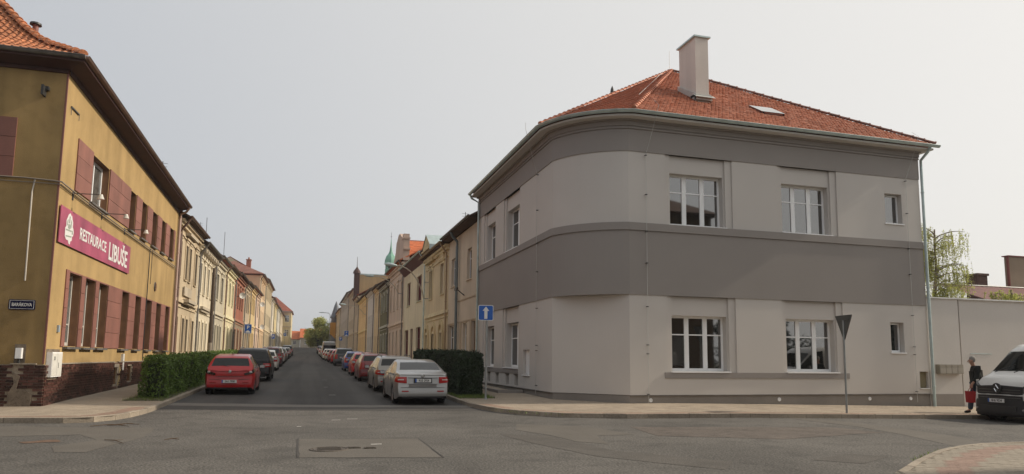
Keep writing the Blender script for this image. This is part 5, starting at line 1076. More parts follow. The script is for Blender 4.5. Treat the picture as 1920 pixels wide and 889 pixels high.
# green copper tower beyond the right terrace
tw_ = empty('copper_tower', (16.4, 150, 3), 'green copper onion dome tower rising behind the right terrace', 'tower')
M_CU = mat('copper_patina', (.16, .36, .27), .6, var=.15, scale=1.5, streak=.2)
def octa(prof, c, m, name, parent): return MB().lathe(prof, 8, c).build(name, m, parent)
octa([(1.05, 3), (1.05, 20.4)], (16.4, 150, 0), plaster('tower_wall', (.4, .34, .26)), 'shaft', tw_)
octa([(1.0, 20.3), (1.15, 20.4), (1.15, 21.9), (1.0, 22.0)], (16.4, 150, 0), M_CU, 'base', tw_)
for k in range(8): a = k * math.pi / 4; MB().tube([(16.4 + .95 * math.cos(a), 150 + .95 * math.sin(a), 22), (16.4 + .95 * math.cos(a), 150 + .95 * math.sin(a), 22.95)], .13, 5).build('lantern_post', M_CU, tw_)
octa([(.65, 22), (.65, 22.95)], (16.4, 150, 0), M_DARK, 'lantern', tw_)
octa([(1.0, 22.9), (1.3, 23.0), (1.28, 23.2), (1.22, 23.9), (.95, 24.7), (.5, 25.3), (.28, 25.9), (.14, 27), (.05, 28.5), (0, 28.6)], (16.4, 150, 0), M_CU, 'dome', tw_)
MB().tube([(16.4, 150, 28.4), (16.4, 150, 29.9)], .035, 5).lathe([(0, -.15), (.14, 0), (0, .15)], 8, (16.4, 150, 29)).build('finial', M_DARK, tw_)
tw_.location.z -= 1.7
# far end cross street houses
def farhouse(x0, x1, y, z0, ze, zr_, mw, mr, label):
    o = empty('cottage', ((x0 + x1) / 2, y, z0), label, 'house')
    mb = MB(); P = FP('F', y); n = max(1, int((x1 - x0) / 3)); hs = [(x0 + (k + .5) * (x1 - x0) / n - .5, x0 + (k + .5) * (x1 - x0) / n + .5, z0 + 1.2, z0 + 2.6) for k in range(n)] if ze - z0 > 3 else []
    wall(mb, P, x0, x1, z0 - 1, ze, hs, 0, .2)
    for x in (x0, x1): mb.quad([(x, y, z0 - 1), (x, y + 8, z0 - 1), (x, y + 8, ze), (x, y + 4, zr_), (x, y, ze)])
    mb.build('wall', mw, o)
    for h_ in hs: window(o, 'F', y, (h_[0] + h_[1]) / 2, h_[2], 1.0, 1.4, .15, 2, None)
    MB().quad([(x0 - .3, y - .4, ze), (x1 + .3, y - .4, ze), (x1 + .3, y + 4, zr_ + .1), (x0 - .3, y + 4, zr_ + .1)]).quad([(x0 - .3, y + 8.4, ze), (x1 + .3, y + 8.4, ze), (x1 + .3, y + 4, zr_ + .1), (x0 - .3, y + 4, zr_ + .1)]).build('roof', mr, o)
z_ = gf(0, 280)
farhouse(-6.6, -2.8, 282, z_, 8.0, 11.2, plaster('far_cream', (.5, .46, .38)), M_RO, 'small red roofed cottage closing the street, leftmost')
farhouse(-2.6, 5.5, 280, z_, 8.6, 12.1, plaster('far_grey', (.42, .36, .3)), M_RO, 'wider red roofed cottage closing the street behind the round tree')
farhouse(6, 14, 284, z_, 8.2, 11.2, plaster('far_cream', (.5, .46, .38)), M_RO, 'red roofed cottage seen to the right of the round tree')
# house outside the picture on the near right corner: seen only in the window reflections, throws the corner shadow
nh = empty('near_corner_house', (13, 7, 0), 'plain brown house across the side street, reflected in the grey house windows', 'house')
mb = MB(); P2 = FP('F', 7); mb.box(13, 23.4, -8, 7, -.5, 10.4); mb.build('wall', plaster('dark_brown_render', (.10, .07, .045)), nh)
MB().quad([(12.5, 7.5, 10.4), (23.9, 7.5, 10.4), (20, -.5, 14), (16.4, -.5, 14)]).quad([(12.5, 7.5, 10.4), (16.4, -.5, 14), (12.5, -8.5, 10.4)]).quad([(23.9, 7.5, 10.4), (20, -.5, 14), (23.9, -8.5, 10.4)]).quad([(12.5, -8.5, 10.4), (23.9, -8.5, 10.4), (20, -.5, 14), (16.4, -.5, 14)]).quad([(12.5, 7.5, 10.38), (23.9, 7.5, 10.38), (23.9, -8.5, 10.38), (12.5, -8.5, 10.38)]).build('roof', M_RB, nh)
nl = empty('sky_blocking_house', (-9, 8, 0), 'unseen plain brown house added left of the side street to block sky light', 'house')  # added out of view to keep sky light off the restaurant's end wall
MB().box(-30, -9, -14, 8, -.5, 9.5).build('wall', plaster('brown_render', (.22, .15, .09)), nl); MB().quad([(-30.4, 8.4, 9.5), (-8.6, 8.4, 9.5), (-12.5, -3, 13.5), (-26, -3, 13.5)]).quad([(-8.6, 8.4, 9.5), (-8.6, -14.4, 9.5), (-12.5, -3, 13.5)]).quad([(-30.4, -14.4, 9.5), (-8.6, -14.4, 9.5), (-12.5, -3, 13.5), (-26, -3, 13.5)]).quad([(-30.4, 8.4, 9.5), (-30.4, -14.4, 9.5), (-26, -3, 13.5)]).build('roof', M_RB, nl)
fbw = MB()
for x in (15, 18, 21):
    for z in (1.3, 5.3): fbw.box(x - .6, x + .6, 7.0, 7.03, z, z + 1.8)
fbw.build('windows', M_GLASS, nh)
# ================================================================== VEHICLES
def paint(name, col, metal=.0): return mat('paint_' + name, col, .35, metal=metal, var=.02, coat=.6, spec=.4)
M_CGL = mat('car_glass', (.008, .010, .010), .05, var=0, spec=.45)
M_TAIL = mat('tail_light_red', (.36, .006, .006), .22, var=.05, coat=.3)
M_TAILD = mat('tail_light_smoked', (.035, .008, .008), .18, var=.05, coat=.8)
M_TAILW = mat('lamp_clear', (.62, .55, .52), .15, var=.05, coat=.8)
M_CHROME = mat('chrome_trim', (.6, .6, .6), .15, metal=.9)
M_PLATE = mat('number_plate_white', (.70, .70, .68), .4, var=.03)
M_INK = mat('plate_ink', (.01, .01, .012), .5)
M_LIDR = mat('shaded_silver_recess', (.22, .21, .20), .4, metal=.3)
def sm(t): t = np.clip(t, 0, 1); return t * t * (3 - 2 * t)
TYPES = {
 # L, W, H, top profile (y, z), belt z(rear,front), wheel r, wheel ys(rear, front), side glass y-range, rear glass y-range, windshield y-range, ground clearance
 'sedan': dict(L=4.67, W=1.81, H=1.46, top=[(0, .98), (.03, 1.015), (.12, 1.03), (.62, 1.085), (1.3, 1.36), (1.75, 1.44), (2.3, 1.46), (2.8, 1.42), (3.55, 1.02), (4.2, .90), (4.5, .78), (4.67, .62)], wy=(.98, 3.66), rg=(.72, 1.36), sg=(.95, 3.2), ws=(2.88, 3.5), r=.32, clr=.19, belt=(.97, .93), rw=.60),
 'wagon': dict(L=4.66, W=1.81, H=1.50, top=[(0, .90), (.04, .98), (.10, 1.06), (.42, 1.40), (.60, 1.455), (1.2, 1.49), (2.2, 1.50), (2.8, 1.45), (3.55, 1.04), (4.2, .92), (4.5, .80), (4.66, .62)], wy=(.98, 3.66), rg=(.14, .40), sg=(.55, 3.2), ws=(2.88, 3.5), r=.32, clr=.19, belt=(.98, .93), rw=.62),
 'hatch': dict(L=4.0, W=1.76, H=1.49, top=[(0, .88), (.04, .97), (.10, 1.02), (.44, 1.36), (.62, 1.43), (1.2, 1.48), (1.7, 1.49), (2.2, 1.45), (2.95, 1.06), (3.5, .95), (3.85, .80), (4.0, .62)], wy=(.70, 3.20), rg=(.14, .43), sg=(.55, 2.75), ws=(2.3, 2.9), r=.31, clr=.18, belt=(.98, .92), rw=.60),
 'suv': dict(L=4.5, W=1.88, H=1.69, top=[(0, .98), (.04, 1.08), (.10, 1.14), (.38, 1.55), (.55, 1.635), (1.2, 1.68), (2.0, 1.69), (2.6, 1.64), (3.3, 1.18), (4.0, 1.05), (4.35, .92), (4.5, .70)], wy=(.90, 3.55), rg=(.13, .37), sg=(.5, 3.05), ws=(2.68, 3.25), r=.36, clr=.24, belt=(1.10, 1.04), rw=.66),
 'van': dict(L=5.5, W=2.05, H=2.50, top=[(0, 2.25), (.03, 2.42), (.12, 2.47), (1.5, 2.50), (3.3, 2.51), (3.7, 2.45), (3.95, 2.30), (4.72, 1.58), (5.1, 1.42), (5.34, 1.24), (5.44, 1.06), (5.5, .90)], wy=(1.1, 4.6), rg=(9, 9), sg=(3.3, 4.55), ws=(4.02, 4.68), r=.345, clr=.22, belt=(1.45, 1.36), rw=.80),
}
def car(kind, x, y, rz, col, label, plate_txt=None, tail='std', group=None, name='parked_car', cat='car', roof_col=None, detail=1, badge=None, lower=None, tint=None):
    T = TYPES[kind]; L, W = T['L'], T['W']; hw = W / 2; root = empty(name, (x, y, gf(x, y)), label, cat, group, rz)
    # pitch with the street
    root.rotation_euler = (math.atan(gf(x, y + 2) - gf(x, y - 2)) if False else math.atan((gf(x, y + 2.5) - gf(x, y)) / 2.5) * (1 if abs(rz) < .5 else 0), 0, rz)
    yr, yf = T['wy']; ra = T['r'] + .055
    ys = set(np.round(np.concatenate([[0, .02, .05, .09, .14, .2, .28, L - .28, L - .2, L - .12, L - .06, L - .02, L], np.arange(.36, L - .3, .10 if detail else .2), *[w + ra * np.cos(np.linspace(0, np.pi, 13 if detail else 9)) for w in (yr, yf)], T['rg'] if T['rg'][0] < 9 else [], T['sg'], T['ws']]), 3)); ys = np.array(sorted(v for v in ys if 0 <= v <= L))
    keep = [ys[0]]; imp = set(np.round([*T['rg'], *T['sg'], *T['ws'], 0, L], 3))
    for v in ys[1:]:
        if v - keep[-1] > .012: keep.append(v)
        elif v in imp: keep[-1] = v
    ys = np.array(keep)
    tp = np.array(T['top'])
    def smooth_interp(q):
        a = np.interp(q - .04, tp[:, 0], tp[:, 1]); b = np.interp(q + .04, tp[:, 0], tp[:, 1]); c = np.interp(q, tp[:, 0], tp[:, 1]); return np.where((q < .1) | (q > L - .1), c, (a + b + c) / 3)
    zt = smooth_interp(ys)
    def plan(q):   # half width scale along the length: rounded tail and nose
        q = np.asarray(q, float); a = 1 - .11 * (1 - np.clip(q / .45, 0, 1)) ** 2.2; b = 1 - (.26 if kind != 'van' else .2) * (1 - np.clip((L - q) / .8, 0, 1)) ** 2.2; return a * b
    ps = plan(ys)
    belt = np.interp(ys, [0, L * .5, L], [T['belt'][0], T['belt'][0] - .03, T['belt'][1] - .12]); belt = np.minimum(belt, zt - .02)
    H = T['H']; clr = T['clr']
    low = np.full(len(ys), clr); low = low + .10 * (1 - np.clip(ys / .25, 0, 1)) + .06 * (1 - np.clip((L - ys) / .3, 0, 1))
    for w_ in (yr, yf):
        dd = ra ** 2 - (ys - w_) ** 2; low = np.where(dd > 0, np.maximum(low, T['r'] + np.sqrt(np.maximum(dd, 0)) * .98), low)
    secs = []
    for i, yv in enumerate(ys):
        p = ps[i]; t = zt[i]; b = belt[i]; lo = low[i]; gh = np.clip((t - b) / (H - T['belt'][0]), 0, 1)   # how much greenhouse there is
        midz = max(.58, lo + .03); rwid = hw * (.965 - ({'hatch': .26, 'van': .10}.get(kind, .225) if kind != 'van' else .10) * gh - (.03 * gh * (1 - np.clip(yv / 1.1, 0, 1)) if kind != 'van' else 0)); 
        if kind == 'van': shoulder = 1.0
        pts = [(hw * .80 * p, lo), (hw * .955 * p, lo), (hw * .985 * p, max(lo + .01, min(.40, midz))), (hw * 1.0 * p, midz + .02), (hw * .99 * p, max(midz + .05, b - .14)), (hw * (.955 if kind == 'van' else .93) * p, b)]
        ze_ = b + (t - b) * .84; pts += [(hw * p * (.955 - .35 * (.955 - rwid / hw)), b + (ze_ - b) * .33), (hw * p * (.955 - .7 * (.955 - rwid / hw)), b + (ze_ - b) * .68), (rwid * p, ze_)]
        pts += [(rwid * p * .94, b + (t - b) * .945), (rwid * p * .86, t - .006), (rwid * p * .4, t), (0, t + .004)]
        secs.append(pts)
    n = len(secs[0]); J = 2 * n - 1; ny = len(ys); off_y = []
    V = []
    for i, yv in enumerate(ys):
        s = secs[i]; full = s + [(-a, b) for a, b in s[:-1][::-1]]
        for a, b in full:
            f = 1 - np.clip(yv / .45, 0, 1); dy = 0
            if kind in ('sedan', 'wagon', 'hatch', 'suv'): dy = f * (.07 * sm((b - .50) / .10) + .05 * sm((b - .85) / .15) + .05 * sm((.42 - b) / .2))
            fn = 1 - np.clip((L - yv) / .3, 0, 1); dn = -fn * .05 * sm((b - .6) / .2)
            bow = .05 * (1 - (a / hw) ** 2) * (f if kind != 'van' else f * .3) - .14 * (1 - (a / hw) ** 2) * fn
            V.append((a, yv + dy - bow * 1.0, b))
    def reg(i, j):   # face between section i,i+1 and point j,j+1
        ym = (ys[i] + ys[i + 1]) / 2; jj = j if j < n - 1 else J - 2 - j; side = 1 if j < n - 1 else -1
        if jj >= (10 if kind != 'van' else 9) and T['rg'][0] < ym < T['rg'][1]: return 'rear_window'
        if jj >= 9 and T['ws'][0] < ym < T['ws'][1]: return 'windshield'
        if jj in (5, 6, 7) and T['sg'][0] < ym < T['sg'][1]:
            u = (ym - T['sg'][0]) / (T['sg'][1] - T['sg'][0]); 
            gh = (np.interp(ym, ys, zt) - np.interp(ym, ys, belt))
            if gh < .12: return 'body'
            if kind == 'van': return 'side_window'
            piv = (.14 + .45) if kind != 'hatch' else .42
            if abs(u - piv) < .02: return 'body'
            return 'side_window'
        if jj == 0: return 'underbody'
        return 'body'
    groups = {}
    for i in range(ny - 1):
        for j in range(J - 1):
            r = reg(i, j); k = r if r != 'side_window' else ('side_window', j < n - 1, (ys[i] + ys[i + 1]) / 2 > T['sg'][0] + (T['sg'][1] - T['sg'][0]) * (.59 if kind != 'hatch' else .42))
            groups.setdefault(k, []).append((i * J + j, i * J + j + 1, (i + 1) * J + j + 1, (i + 1) * J + j))
    # tail and nose caps
    for i, fl in ((0, 1), (ny - 1, 0)):
        c = [i * J + j for j in range(J)]
        for j in range(n - 1): groups['body'].append((c[j], c[j + 1], c[J - 2 - j], c[J - 1 - j]) if fl else (c[J - 1 - j], c[J - 2 - j], c[j + 1], c[j]))
    for k, fs in groups.items():
        nm = k if isinstance(k, str) else k[0]; mm = M_CGL if nm in ('rear_window', 'windshield', 'side_window') else (M_BLACKPL if nm == 'underbody' else col)
        used = sorted({v for f in fs for v in f}); mp = {v: q for q, v in enumerate(used)}
        mb = MB(); mb.v = [V[v] for v in used]; mb.f = [tuple(mp[v] for v in f) for f in fs]; mb.m = [0] * len(fs)
        if nm == 'body':
            if roof_col: pass
            mats_ = [mb_ for mb_ in (col, lower or col)]; mb.m = [1 if (lower and max(mb.v[v][2] for v in f) < .50) else 0 for f in mb.f]
            me = mb.mesh('body', mats_, 38)
        else: me = mb.mesh(nm, mm, 38)
        bmn = bmesh.new(); bmn.from_mesh(me); bmesh.ops.recalc_face_normals(bmn, faces=bmn.faces); bmn.to_mesh(me); bmn.free()
        put(nm, me, root)
    # dark interior floor pan and wheel wells
    put('chassis', MB().box(-hw * .78, hw * .78, .35, L - .4, clr + .02, .62).mesh('chassis', M_BLACKPL), root)
    # wheels
    wr = T['r']; tm = MB().lathe([(wr * .66, -.10), (wr * .93, -.105), (wr, -.07), (wr, .07), (wr * .93, .105), (wr * .66, .10)], 24, (0, 0, 0), 0, 'x').mesh('tyre', M_RUBBER, 45)
    rb = MB().lathe([(0, .065), (wr * .2, .07), (wr * .2, .05), (wr * .58, .06), (wr * .68, .095), (wr * .70, .09), (wr * .66, .02)], 24, (0, 0, 0), 1, 'x').lathe([(0, .03), (wr * .62, .035)], 24, (0, 0, 0), 0, 'x')
    for s in range(5):
        a = s * 2 * math.pi / 5
        for sp_ in (-.16, .16):
            c, d = math.cos(a + sp_), math.sin(a + sp_); rb.prism([(c * wr * .15 - d * .014, d * wr * .15 + c * .014), (c * wr * .15 + d * .014, d * wr * .15 - c * .014), (c * wr * .64 + d * .014, d * wr * .64 - c * .014), (c * wr * .64 - d * .014, d * wr * .64 + c * .014)], .05, .08, 1, 'x')
    rm = rb.mesh('rim', [M_DARK, M_RIM], 45)
    for wy_ in (yr, yf):
        for s in (1, -1):
            w_ = put('wheel', tm, root, (s * (hw - .125), wy_, wr)); put('rim', rm, w_, (0, 0, 0), 0 if s > 0 else math.pi)
    # surface helpers: lay lamps and trim on the rounded tail or nose
    jlist = list(range(n))
    def surf(q, z, front=False):
        """x,y of the body surface in plan: q in [0,1] runs from centre line across the tail, [1,2] along the side"""
        return None
    def wz(z, i):   # half width of section i at height z
        s = secs[i]; zz = [p_[1] for p_ in s[1:9]]; xx = [p_[0] for p_ in s[1:9]]; return float(np.interp(z, zz, xx))
    def tail_patch(nm, x0, y1, z0, z1, m, out=.012, s=1, front=False, z0b=None, z1b=None, th=.03):
        """curved lamp wrapping the corner from x0 on the tail to y1 along the side"""
        cols = []
        zs_ = np.linspace(0, 1, 4)
        N1, N2 = 5, 5
        idx = [i for i in range(ny) if (ys[i] if not front else L - ys[i]) <= y1 + 1e-6]
        if front: idx = idx[::-1]
        mb = MB(); grid = []
        seq = [('t', u) for u in np.linspace(0, 1, N1)] + [('s', i) for i in idx[1:]]
        for k, (kk, v) in enumerate(seq):
            t = k / (len(seq) - 1); a = z0 + ((z0b if z0b is not None else z0) - z0) * t; b = z1 + ((z1b if z1b is not None else z1) - z1) * t; colp = []
            for z_ in np.linspace(a, b, 4):
                i0 = idx[0]
                if kk == 't': xx = x0 + (wz(z_, i0) - x0) * v; yv = ys[i0]; o_ = Vector((.0, -1 if not front else 1, 0))
                else: xx = wz(z_, v); yv = ys[v]; tt = k / len(seq); o_ = Vector((.9, -.45 if not front else .45, 0)).normalized()
                f = 1 - np.clip((yv if not front else 9) / .45, 0, 1); dy = f * (.07 * sm((z_ - .50) / .10) + .05 * sm((z_ - .85) / .15) + .05 * sm((.42 - z_) / .2)) if kind != 'van' else 0
                fn = 1 - np.clip((L - yv) / .3, 0, 1); bow = .05 * (1 - (xx / hw) ** 2) * (f if kind != 'van' else f * .3) - .14 * (1 - (xx / hw) ** 2) * fn
                yy = yv + dy - bow - 0
                colp.append((s * (xx + o_.x * out), yy + o_.y * out, z_))
            grid.append(colp)
        for c in grid: mb.v += c
        k4 = len(grid)
        for i in range(k4 - 1):
            for j in range(3): a = i * 4 + j; mb.f.append((a, a + 1, a + 5, a + 4)); mb.m.append(0)
        # rim so that the lamp has thickness
        base = len(mb.v); inn = [(p[0] * .97, p[1] + (th if not front else -th), p[2]) for p in mb.v]; mb.v += inn
        ring = [i * 4 for i in range(k4)] + [(k4 - 1) * 4 + j for j in range(1, 4)] + [i * 4 + 3 for i in range(k4 - 2, -1, -1)] + [2, 1]
        for a, b in zip(ring, ring[1:] + ring[:1]): mb.f.append((a, b, base + b, base + a)); mb.m.append(0)
        return put(nm, mb.mesh(nm, m, 50), root)
    def ysurf(x_, z_):
        f = 1; dy = (.07 * sm((z_ - .50) / .10) + .05 * sm((z_ - .85) / .15) + .05 * sm((.42 - z_) / .2)) if kind != 'van' else 0
        return float(dy - (.05 if kind != 'van' else .015) * (1 - (x_ / hw) ** 2))
    def strip(nm, xa, xb, z0, z1, m, out=.012, k=8):
        mb = MB(); xs_ = np.linspace(xa, xb, k)
        for x_ in xs_: mb.v += [(x_, ysurf(x_, z0) - out, z0), (x_, ysurf(x_, z1) - out, z1), (x_, ysurf(x_, z1) + .03, z1), (x_, ysurf(x_, z0) + .03, z0)]
        for i in range(k - 1):
            for j in range(4): a = i * 4 + j; b = i * 4 + (j + 1) % 4; mb.f.append((a, b, b + 4, a + 4)); mb.m.append(0)
        mb.f += [(0, 1, 2, 3), tuple(4 * (k - 1) + j for j in range(4))]; mb.m += [0, 0]
        return put(nm, mb.mesh(nm, m, 40), root)
    b0 = T['belt'][0]
    pz = .0
    if kind != 'van' :
        if tail == 'std':      # saloon / estate: wide lamps with clear bar
            for s in (1, -1):
                t_ = tail_patch('tail_light', hw * .60, .30, .71, .92, M_TAIL, s=s, z0b=.76); 
                if detail: c_ = tail_patch('reversing_light', hw * .70, .02, .81, .845, M_TAILW, s=s, out=.016)
            plz = .80
        elif tail == 'dark':
            for s in (1, -1): tail_patch('tail_light', hw * .58, .34, .72, .80, M_TAILD, s=s, z0b=.86, z1b=1.0); tail_patch('reversing_light', hw * .78, .02, .82, .88, M_TAILW, s=s, out=.017)
            plz = .50
        else:                  # tall lamps beside the rear window
            for s in (1, -1): tail_patch('tail_light', hw * .70, .16, .66, 1.02 if kind != 'suv' else 1.1, M_TAIL, s=s)
            plz = .72
        strip('bumper_seam', -hw * .80, hw * .80, .575, .583, M_DARK, .004)
        strip('bumper_lower', -hw * .74, hw * .74, .23, .28 if kind != 'suv' else .50, M_BLACKPL, .02)
        for s in (1, -1): strip('reflector', s * hw * .52, s * hw * .76, .44, .475, M_TAIL, .008, 4)
        strip('lid_seam', -hw * .54, hw * .54, .685, .692, M_DARK, .004)
        if tail == 'std' and kind == 'sedan': strip('lid_recess', -hw * .5, hw * .5, .60, .68, M_LIDR, .006)
        if tail == 'std': strip('lid_edge', -hw * .55, hw * .55, .885, .893, M_DARK, .004)
        # plate
        pw, ph = .52, .11; yp = ysurf(0, plz) - .02
        strip('plate_recess', -.30, .30, plz - .08, plz + .08, M_DARK if tail != 'dark' else col, .004, 4)
        p_ = put('number_plate', MB().box(-pw / 2, pw / 2, -.012, 0, -ph / 2, ph / 2).mesh('number_plate', M_PLATE), root, (0, yp, plz)); put('plate_band', MB().box(-pw / 2, -pw / 2 + .045, -.014, -.0125, -ph / 2, ph / 2).mesh('plate_band', M_BLUE), p_)
        if plate_txt: t = text_mesh(plate_txt, .105, M_INK, .002, .82, .001); t.transform(Matrix.Rotation(R_(90), 4, 'X')); put('plate_text', t, p_, (.022, -.0145, -.002))
        if badge is not None: put('badge', MB().lathe([(.055, 0), (.055, -.012), (.042, -.014), (.040, -.006), (.0, -.006)], 16, (0, 0, 0), 0, 'y').box(-.03, .03, -.013, -.004, -.008, .008).mesh('badge', M_CHROME, 50), root, (0, ysurf(0, badge) - .015, badge))
        # wiper, aerial, exhaust, door handles, mirrors, window trim
        if kind in ('wagon', 'hatch', 'suv'): put('rear_wiper', MB().tube([(.02, T['rg'][0] + .02, b0 + .04), (-.28, T['rg'][0] + .05, b0 + .10)], .008, 4).mesh('rear_wiper', M_DARK), root)
        put('aerial', MB().tube([(0, T['rg'][1] + .35, H - .01), (0, T['rg'][1] + .18, H + .09)], [.01, .004], 5).mesh('aerial', M_DARK), root)
        put('exhaust', MB().tube([(-hw * .55, .02, .27), (-hw * .55, .3, .27)], .03, 8).mesh('exhaust', M_ZINC_D), root)
    for s in (1, -1):
        mz = belt[np.argmin(abs(ys - (T['ws'][1] - .25)))] + .08; my = T['ws'][0] + .28 if kind != 'van' else 4.25
        mm_ = MB(); mm_.lathe([(0, -.08), (.06, -.075), (.085, -.03), (.085, .03), (.07, .06), (0, .07)], 10, (0, 0, 0), 0, 'y'); me = mm_.mesh('mirror', M_BLACKPL if kind == 'van' or detail else col, 60); me.transform(Matrix.Diagonal((1.25, 1, .85 if kind != 'van' else 2.0, 1)))
        o = put('mirror', me, root, (s * (hw + .10), my, mz + (.1 if kind == 'van' else 0))); put('mirror_glass', MB().box(-.085, .085, -.083, -.079, -.05, .05).mesh('mirror_glass', M_CHROME), o)
        if detail:
            for hy in ((1.35, 2.45) if kind != 'hatch' else (1.65,)): put('door_handle', MB().box(-.015, .02, -.10, .10, -.015, .015).mesh('door_handle', col), root, (s * (hw * .99), hy, b0 - .12))
            for sy in ((T['wy'][0] + .42, T['wy'][0] + 1.15, T['wy'][1] - .42) if kind != 'hatch' else (1.25, T['wy'][1] - .45)): put('door_seam', MB().box(-.004, .003, -.004, .004, .30, b0 - .02).mesh('door_seam', M_DARK), root, (s * hw * .995, sy, 0))
            put('side_trim', MB().box(-.01, .006, T['sg'][0], T['sg'][1] - .1, -.008, .008).mesh('side_trim', M_DARK), root, (s * hw * .957, 0, b0 - .012))
    if kind != 'van':
        for s in (1, -1): tail_patch('headlight', hw * .55, .30, .62, .74, M_TAILW, s=s, front=True, z1b=.78)
        put('grille', MB().box(-hw * .5, hw * .5, L - .02, L + .10, .48, .62).mesh('grille', M_BLACKPL), root)
    if kind in ('wagon', 'suv'):
        for s in (1, -1): put('roof_rail', MB().tube([(s * hw * .66, .7, H - .05), (s * hw * .66, .8, H + .02), (s * hw * .66, 2.4, H + .03), (s * hw * .66, 2.6, H - .03)], .016, 5).mesh('roof_rail', M_DARK if kind == 'wagon' else M_RIM), root)
    if roof_col: put('roof_panel', MB().box(-hw * .5, hw * .5, T['rg'][1] + .3, T['ws'][0] - .2, H - .005, H + .008).mesh('roof_panel', roof_col), root)
    return root, T, strip, tail_patch
silver = paint('silver', (.36, .355, .345), .6); silver2 = paint('beige_silver', (.27, .255, .23), .5); red = paint('bright_red', (.46, .008, .010)); dred = paint('dark_red', (.20, .014, .016)); blk = mat('paint_black', (.008, .008, .009), .3, var=.02, coat=.15, spec=.35); white = paint('white', (.62, .61, .58)); blue = paint('blue', (.012, .045, .22)); dgrey = paint('dark_grey', (.03, .03, .032), .2); lgrey = paint('light_grey', (.28, .28, .27), .4); maroon = paint('maroon', (.10, .012, .018)); cream = paint('champagne', (.42, .38, .31), .3)
car('sedan', 3.70, 23.1, 0, silver, 'silver saloon car at the near end of the right row, number plate 9U5 2924', '9U5 2924', 'std', badge=.955)
car('wagon', 3.66, 29.6, 0, silver2, 'beige silver estate car parked directly in front of the silver saloon', None, 'std', badge=.9)
car('wagon', 3.62, 38.6, 0, dred, 'dark red estate car, third in the right row', '4U1 3327', 'tall', badge=.9)
car('hatch', 3.62, 46.0, 0, red, 'bright red hatchback just beyond the dark red estate on the right', None, 'tall')
car('hatch', 3.55, 54, 0, blue, 'blue hatchback on the right with grey roof, before the dark grey estate', None, 'tall')
car('suv', 3.45, 68.5, 0, dgrey, 'dark grey estate with tall red tail lights in the right row', None, 'tall', detail=0)
car('hatch', 3.32, 76.5, 0, red, 'nearer of the two small red hatchbacks in the middle of the right row', None, 'tall', detail=0)
car('hatch', 3.2, 83, 0, dred, 'further of the two small red hatchbacks in the middle of the right row', None, 'tall', detail=0)
car('wagon', 3.05, 90, 0, cream, 'champagne coloured estate just before the grey van in the right row', None, 'tall', detail=0)
car('hatch', 2.9, 97, 0, white, 'small white car tucked behind the grey van in the right row', None, 'tall', detail=0)
r_, T_, s_, t_ = car('van', 3.05, 103.5, 0, lgrey, 'light grey panel van with dark rear windows in the right row', name='parked_van', cat='van', detail=0)
put('rear_window', MB().box(-.85, .85, -.01, .02, 1.25, 1.95).mesh('rear_window', M_CGL), r_); put('number_plate', MB().box(-.26, .26, -.03, 0, .55, .66).mesh('number_plate', M_PLATE), r_)
for s in (1, -1): put('tail_light', MB().box(s * .84, s * .98, -.015, .05, .8, 1.2).mesh('tail_light', M_TAIL), r_)
car('wagon', 2.9, 114, 0, silver, 'silver car just beyond the grey van in the right row', None, 'tall', detail=0)
car('wagon', 2.8, 122, 0, white, 'white car second beyond the grey van in the right row', None, 'tall', detail=0)
car('hatch', 2.8, 130, 0, blk, 'black hatchback third beyond the grey van in the right row', None, 'tall', detail=0)
car('wagon', 2.7, 140, 0, dgrey, 'last dark grey car of the right row beside the round tree', None, 'tall', detail=0)
car('hatch', -2.70, 28.0, 0, red, 'bright red three door hatchback at the near end of the left row beside the hedge', '3A1 7908', 'dark', badge=.86)
car('suv', -2.66, 38.0, 0, blk, 'black off-road style car with white number plate behind the red hatchback', '5U9 4181', 'std', badge=.9)
car('hatch', -2.86, 53.5, 0, white, 'white hatchback with red lamps, third in the left row', None, 'tall')
car('suv', -2.95, 62.5, 0, maroon, 'maroon off-road style car, fourth in the left row', None, 'tall')
car('suv', -3.05, 72.5, 0, white, 'large white car in the middle of the left row', None, 'tall', detail=0)
car('wagon', -3.05, 81, 0, dgrey, 'dark grey car directly beyond the large white one on the left', None, 'tall', detail=0)
car('hatch', -3.1, 89, 0, silver, 'silver car seventh in the left row', None, 'tall', detail=0)
car('wagon', -3.1, 98, 0, blk, 'black estate eighth in the left row', None, 'tall', detail=0)
car('hatch', -3.1, 108, 0, silver2, 'last but one car of the left row, beige silver', None, 'tall', detail=0)
car('suv', -3.1, 119, 0, dgrey, 'furthest dark car of the left row', None, 'tall', detail=0)
# white delivery van entering at the right edge: front towards -X
vr, VT, vs, vt = car('van', 25.75, 16.5, math.pi / 2, white, 'white high roof delivery van with black bumper parked at the kerb on the right edge', name='delivery_van', cat='van', lower=M_BLACKPL)
Lv, hv = VT['L'], VT['W'] / 2
vp = MB()   # black bumper wrapped round the nose
def nose(nm, xa, xb, z0, z1, m, out, k=11, zf=None):
    mb = MB(); xs_ = np.linspace(xa, xb, k)
    for x_ in xs_:
        t = abs(x_) / hv; yy = Lv + .14 * (1 - t * t) - (0 if t < .76 else (t - .76) * .95) ; za, zb = (z0, z1) if zf is None else zf(x_)
        def yo(z): return yy - .05 * float(sm((z - .6) / .2)) + out
        mb.v += [(x_, yo(za), za), (x_, yo(zb), zb), (x_, yo(zb) - .12, zb), (x_, yo(za) - .12, za)]
    for i in range(k - 1):
        for j in range(4): a = i * 4 + j; b = i * 4 + (j + 1) % 4; mb.f.append((a, b, b + 4, a + 4)); mb.m.append(0)
    mb.f += [(0, 1, 2, 3), tuple(4 * (k - 1) + j for j in range(4))]; mb.m += [0, 0]
    return put(nm, mb.mesh(nm, m, 40), vr)
nose('front_bumper', -hv * .97, hv * .97, .36, .76, M_BLACKPL, .05)
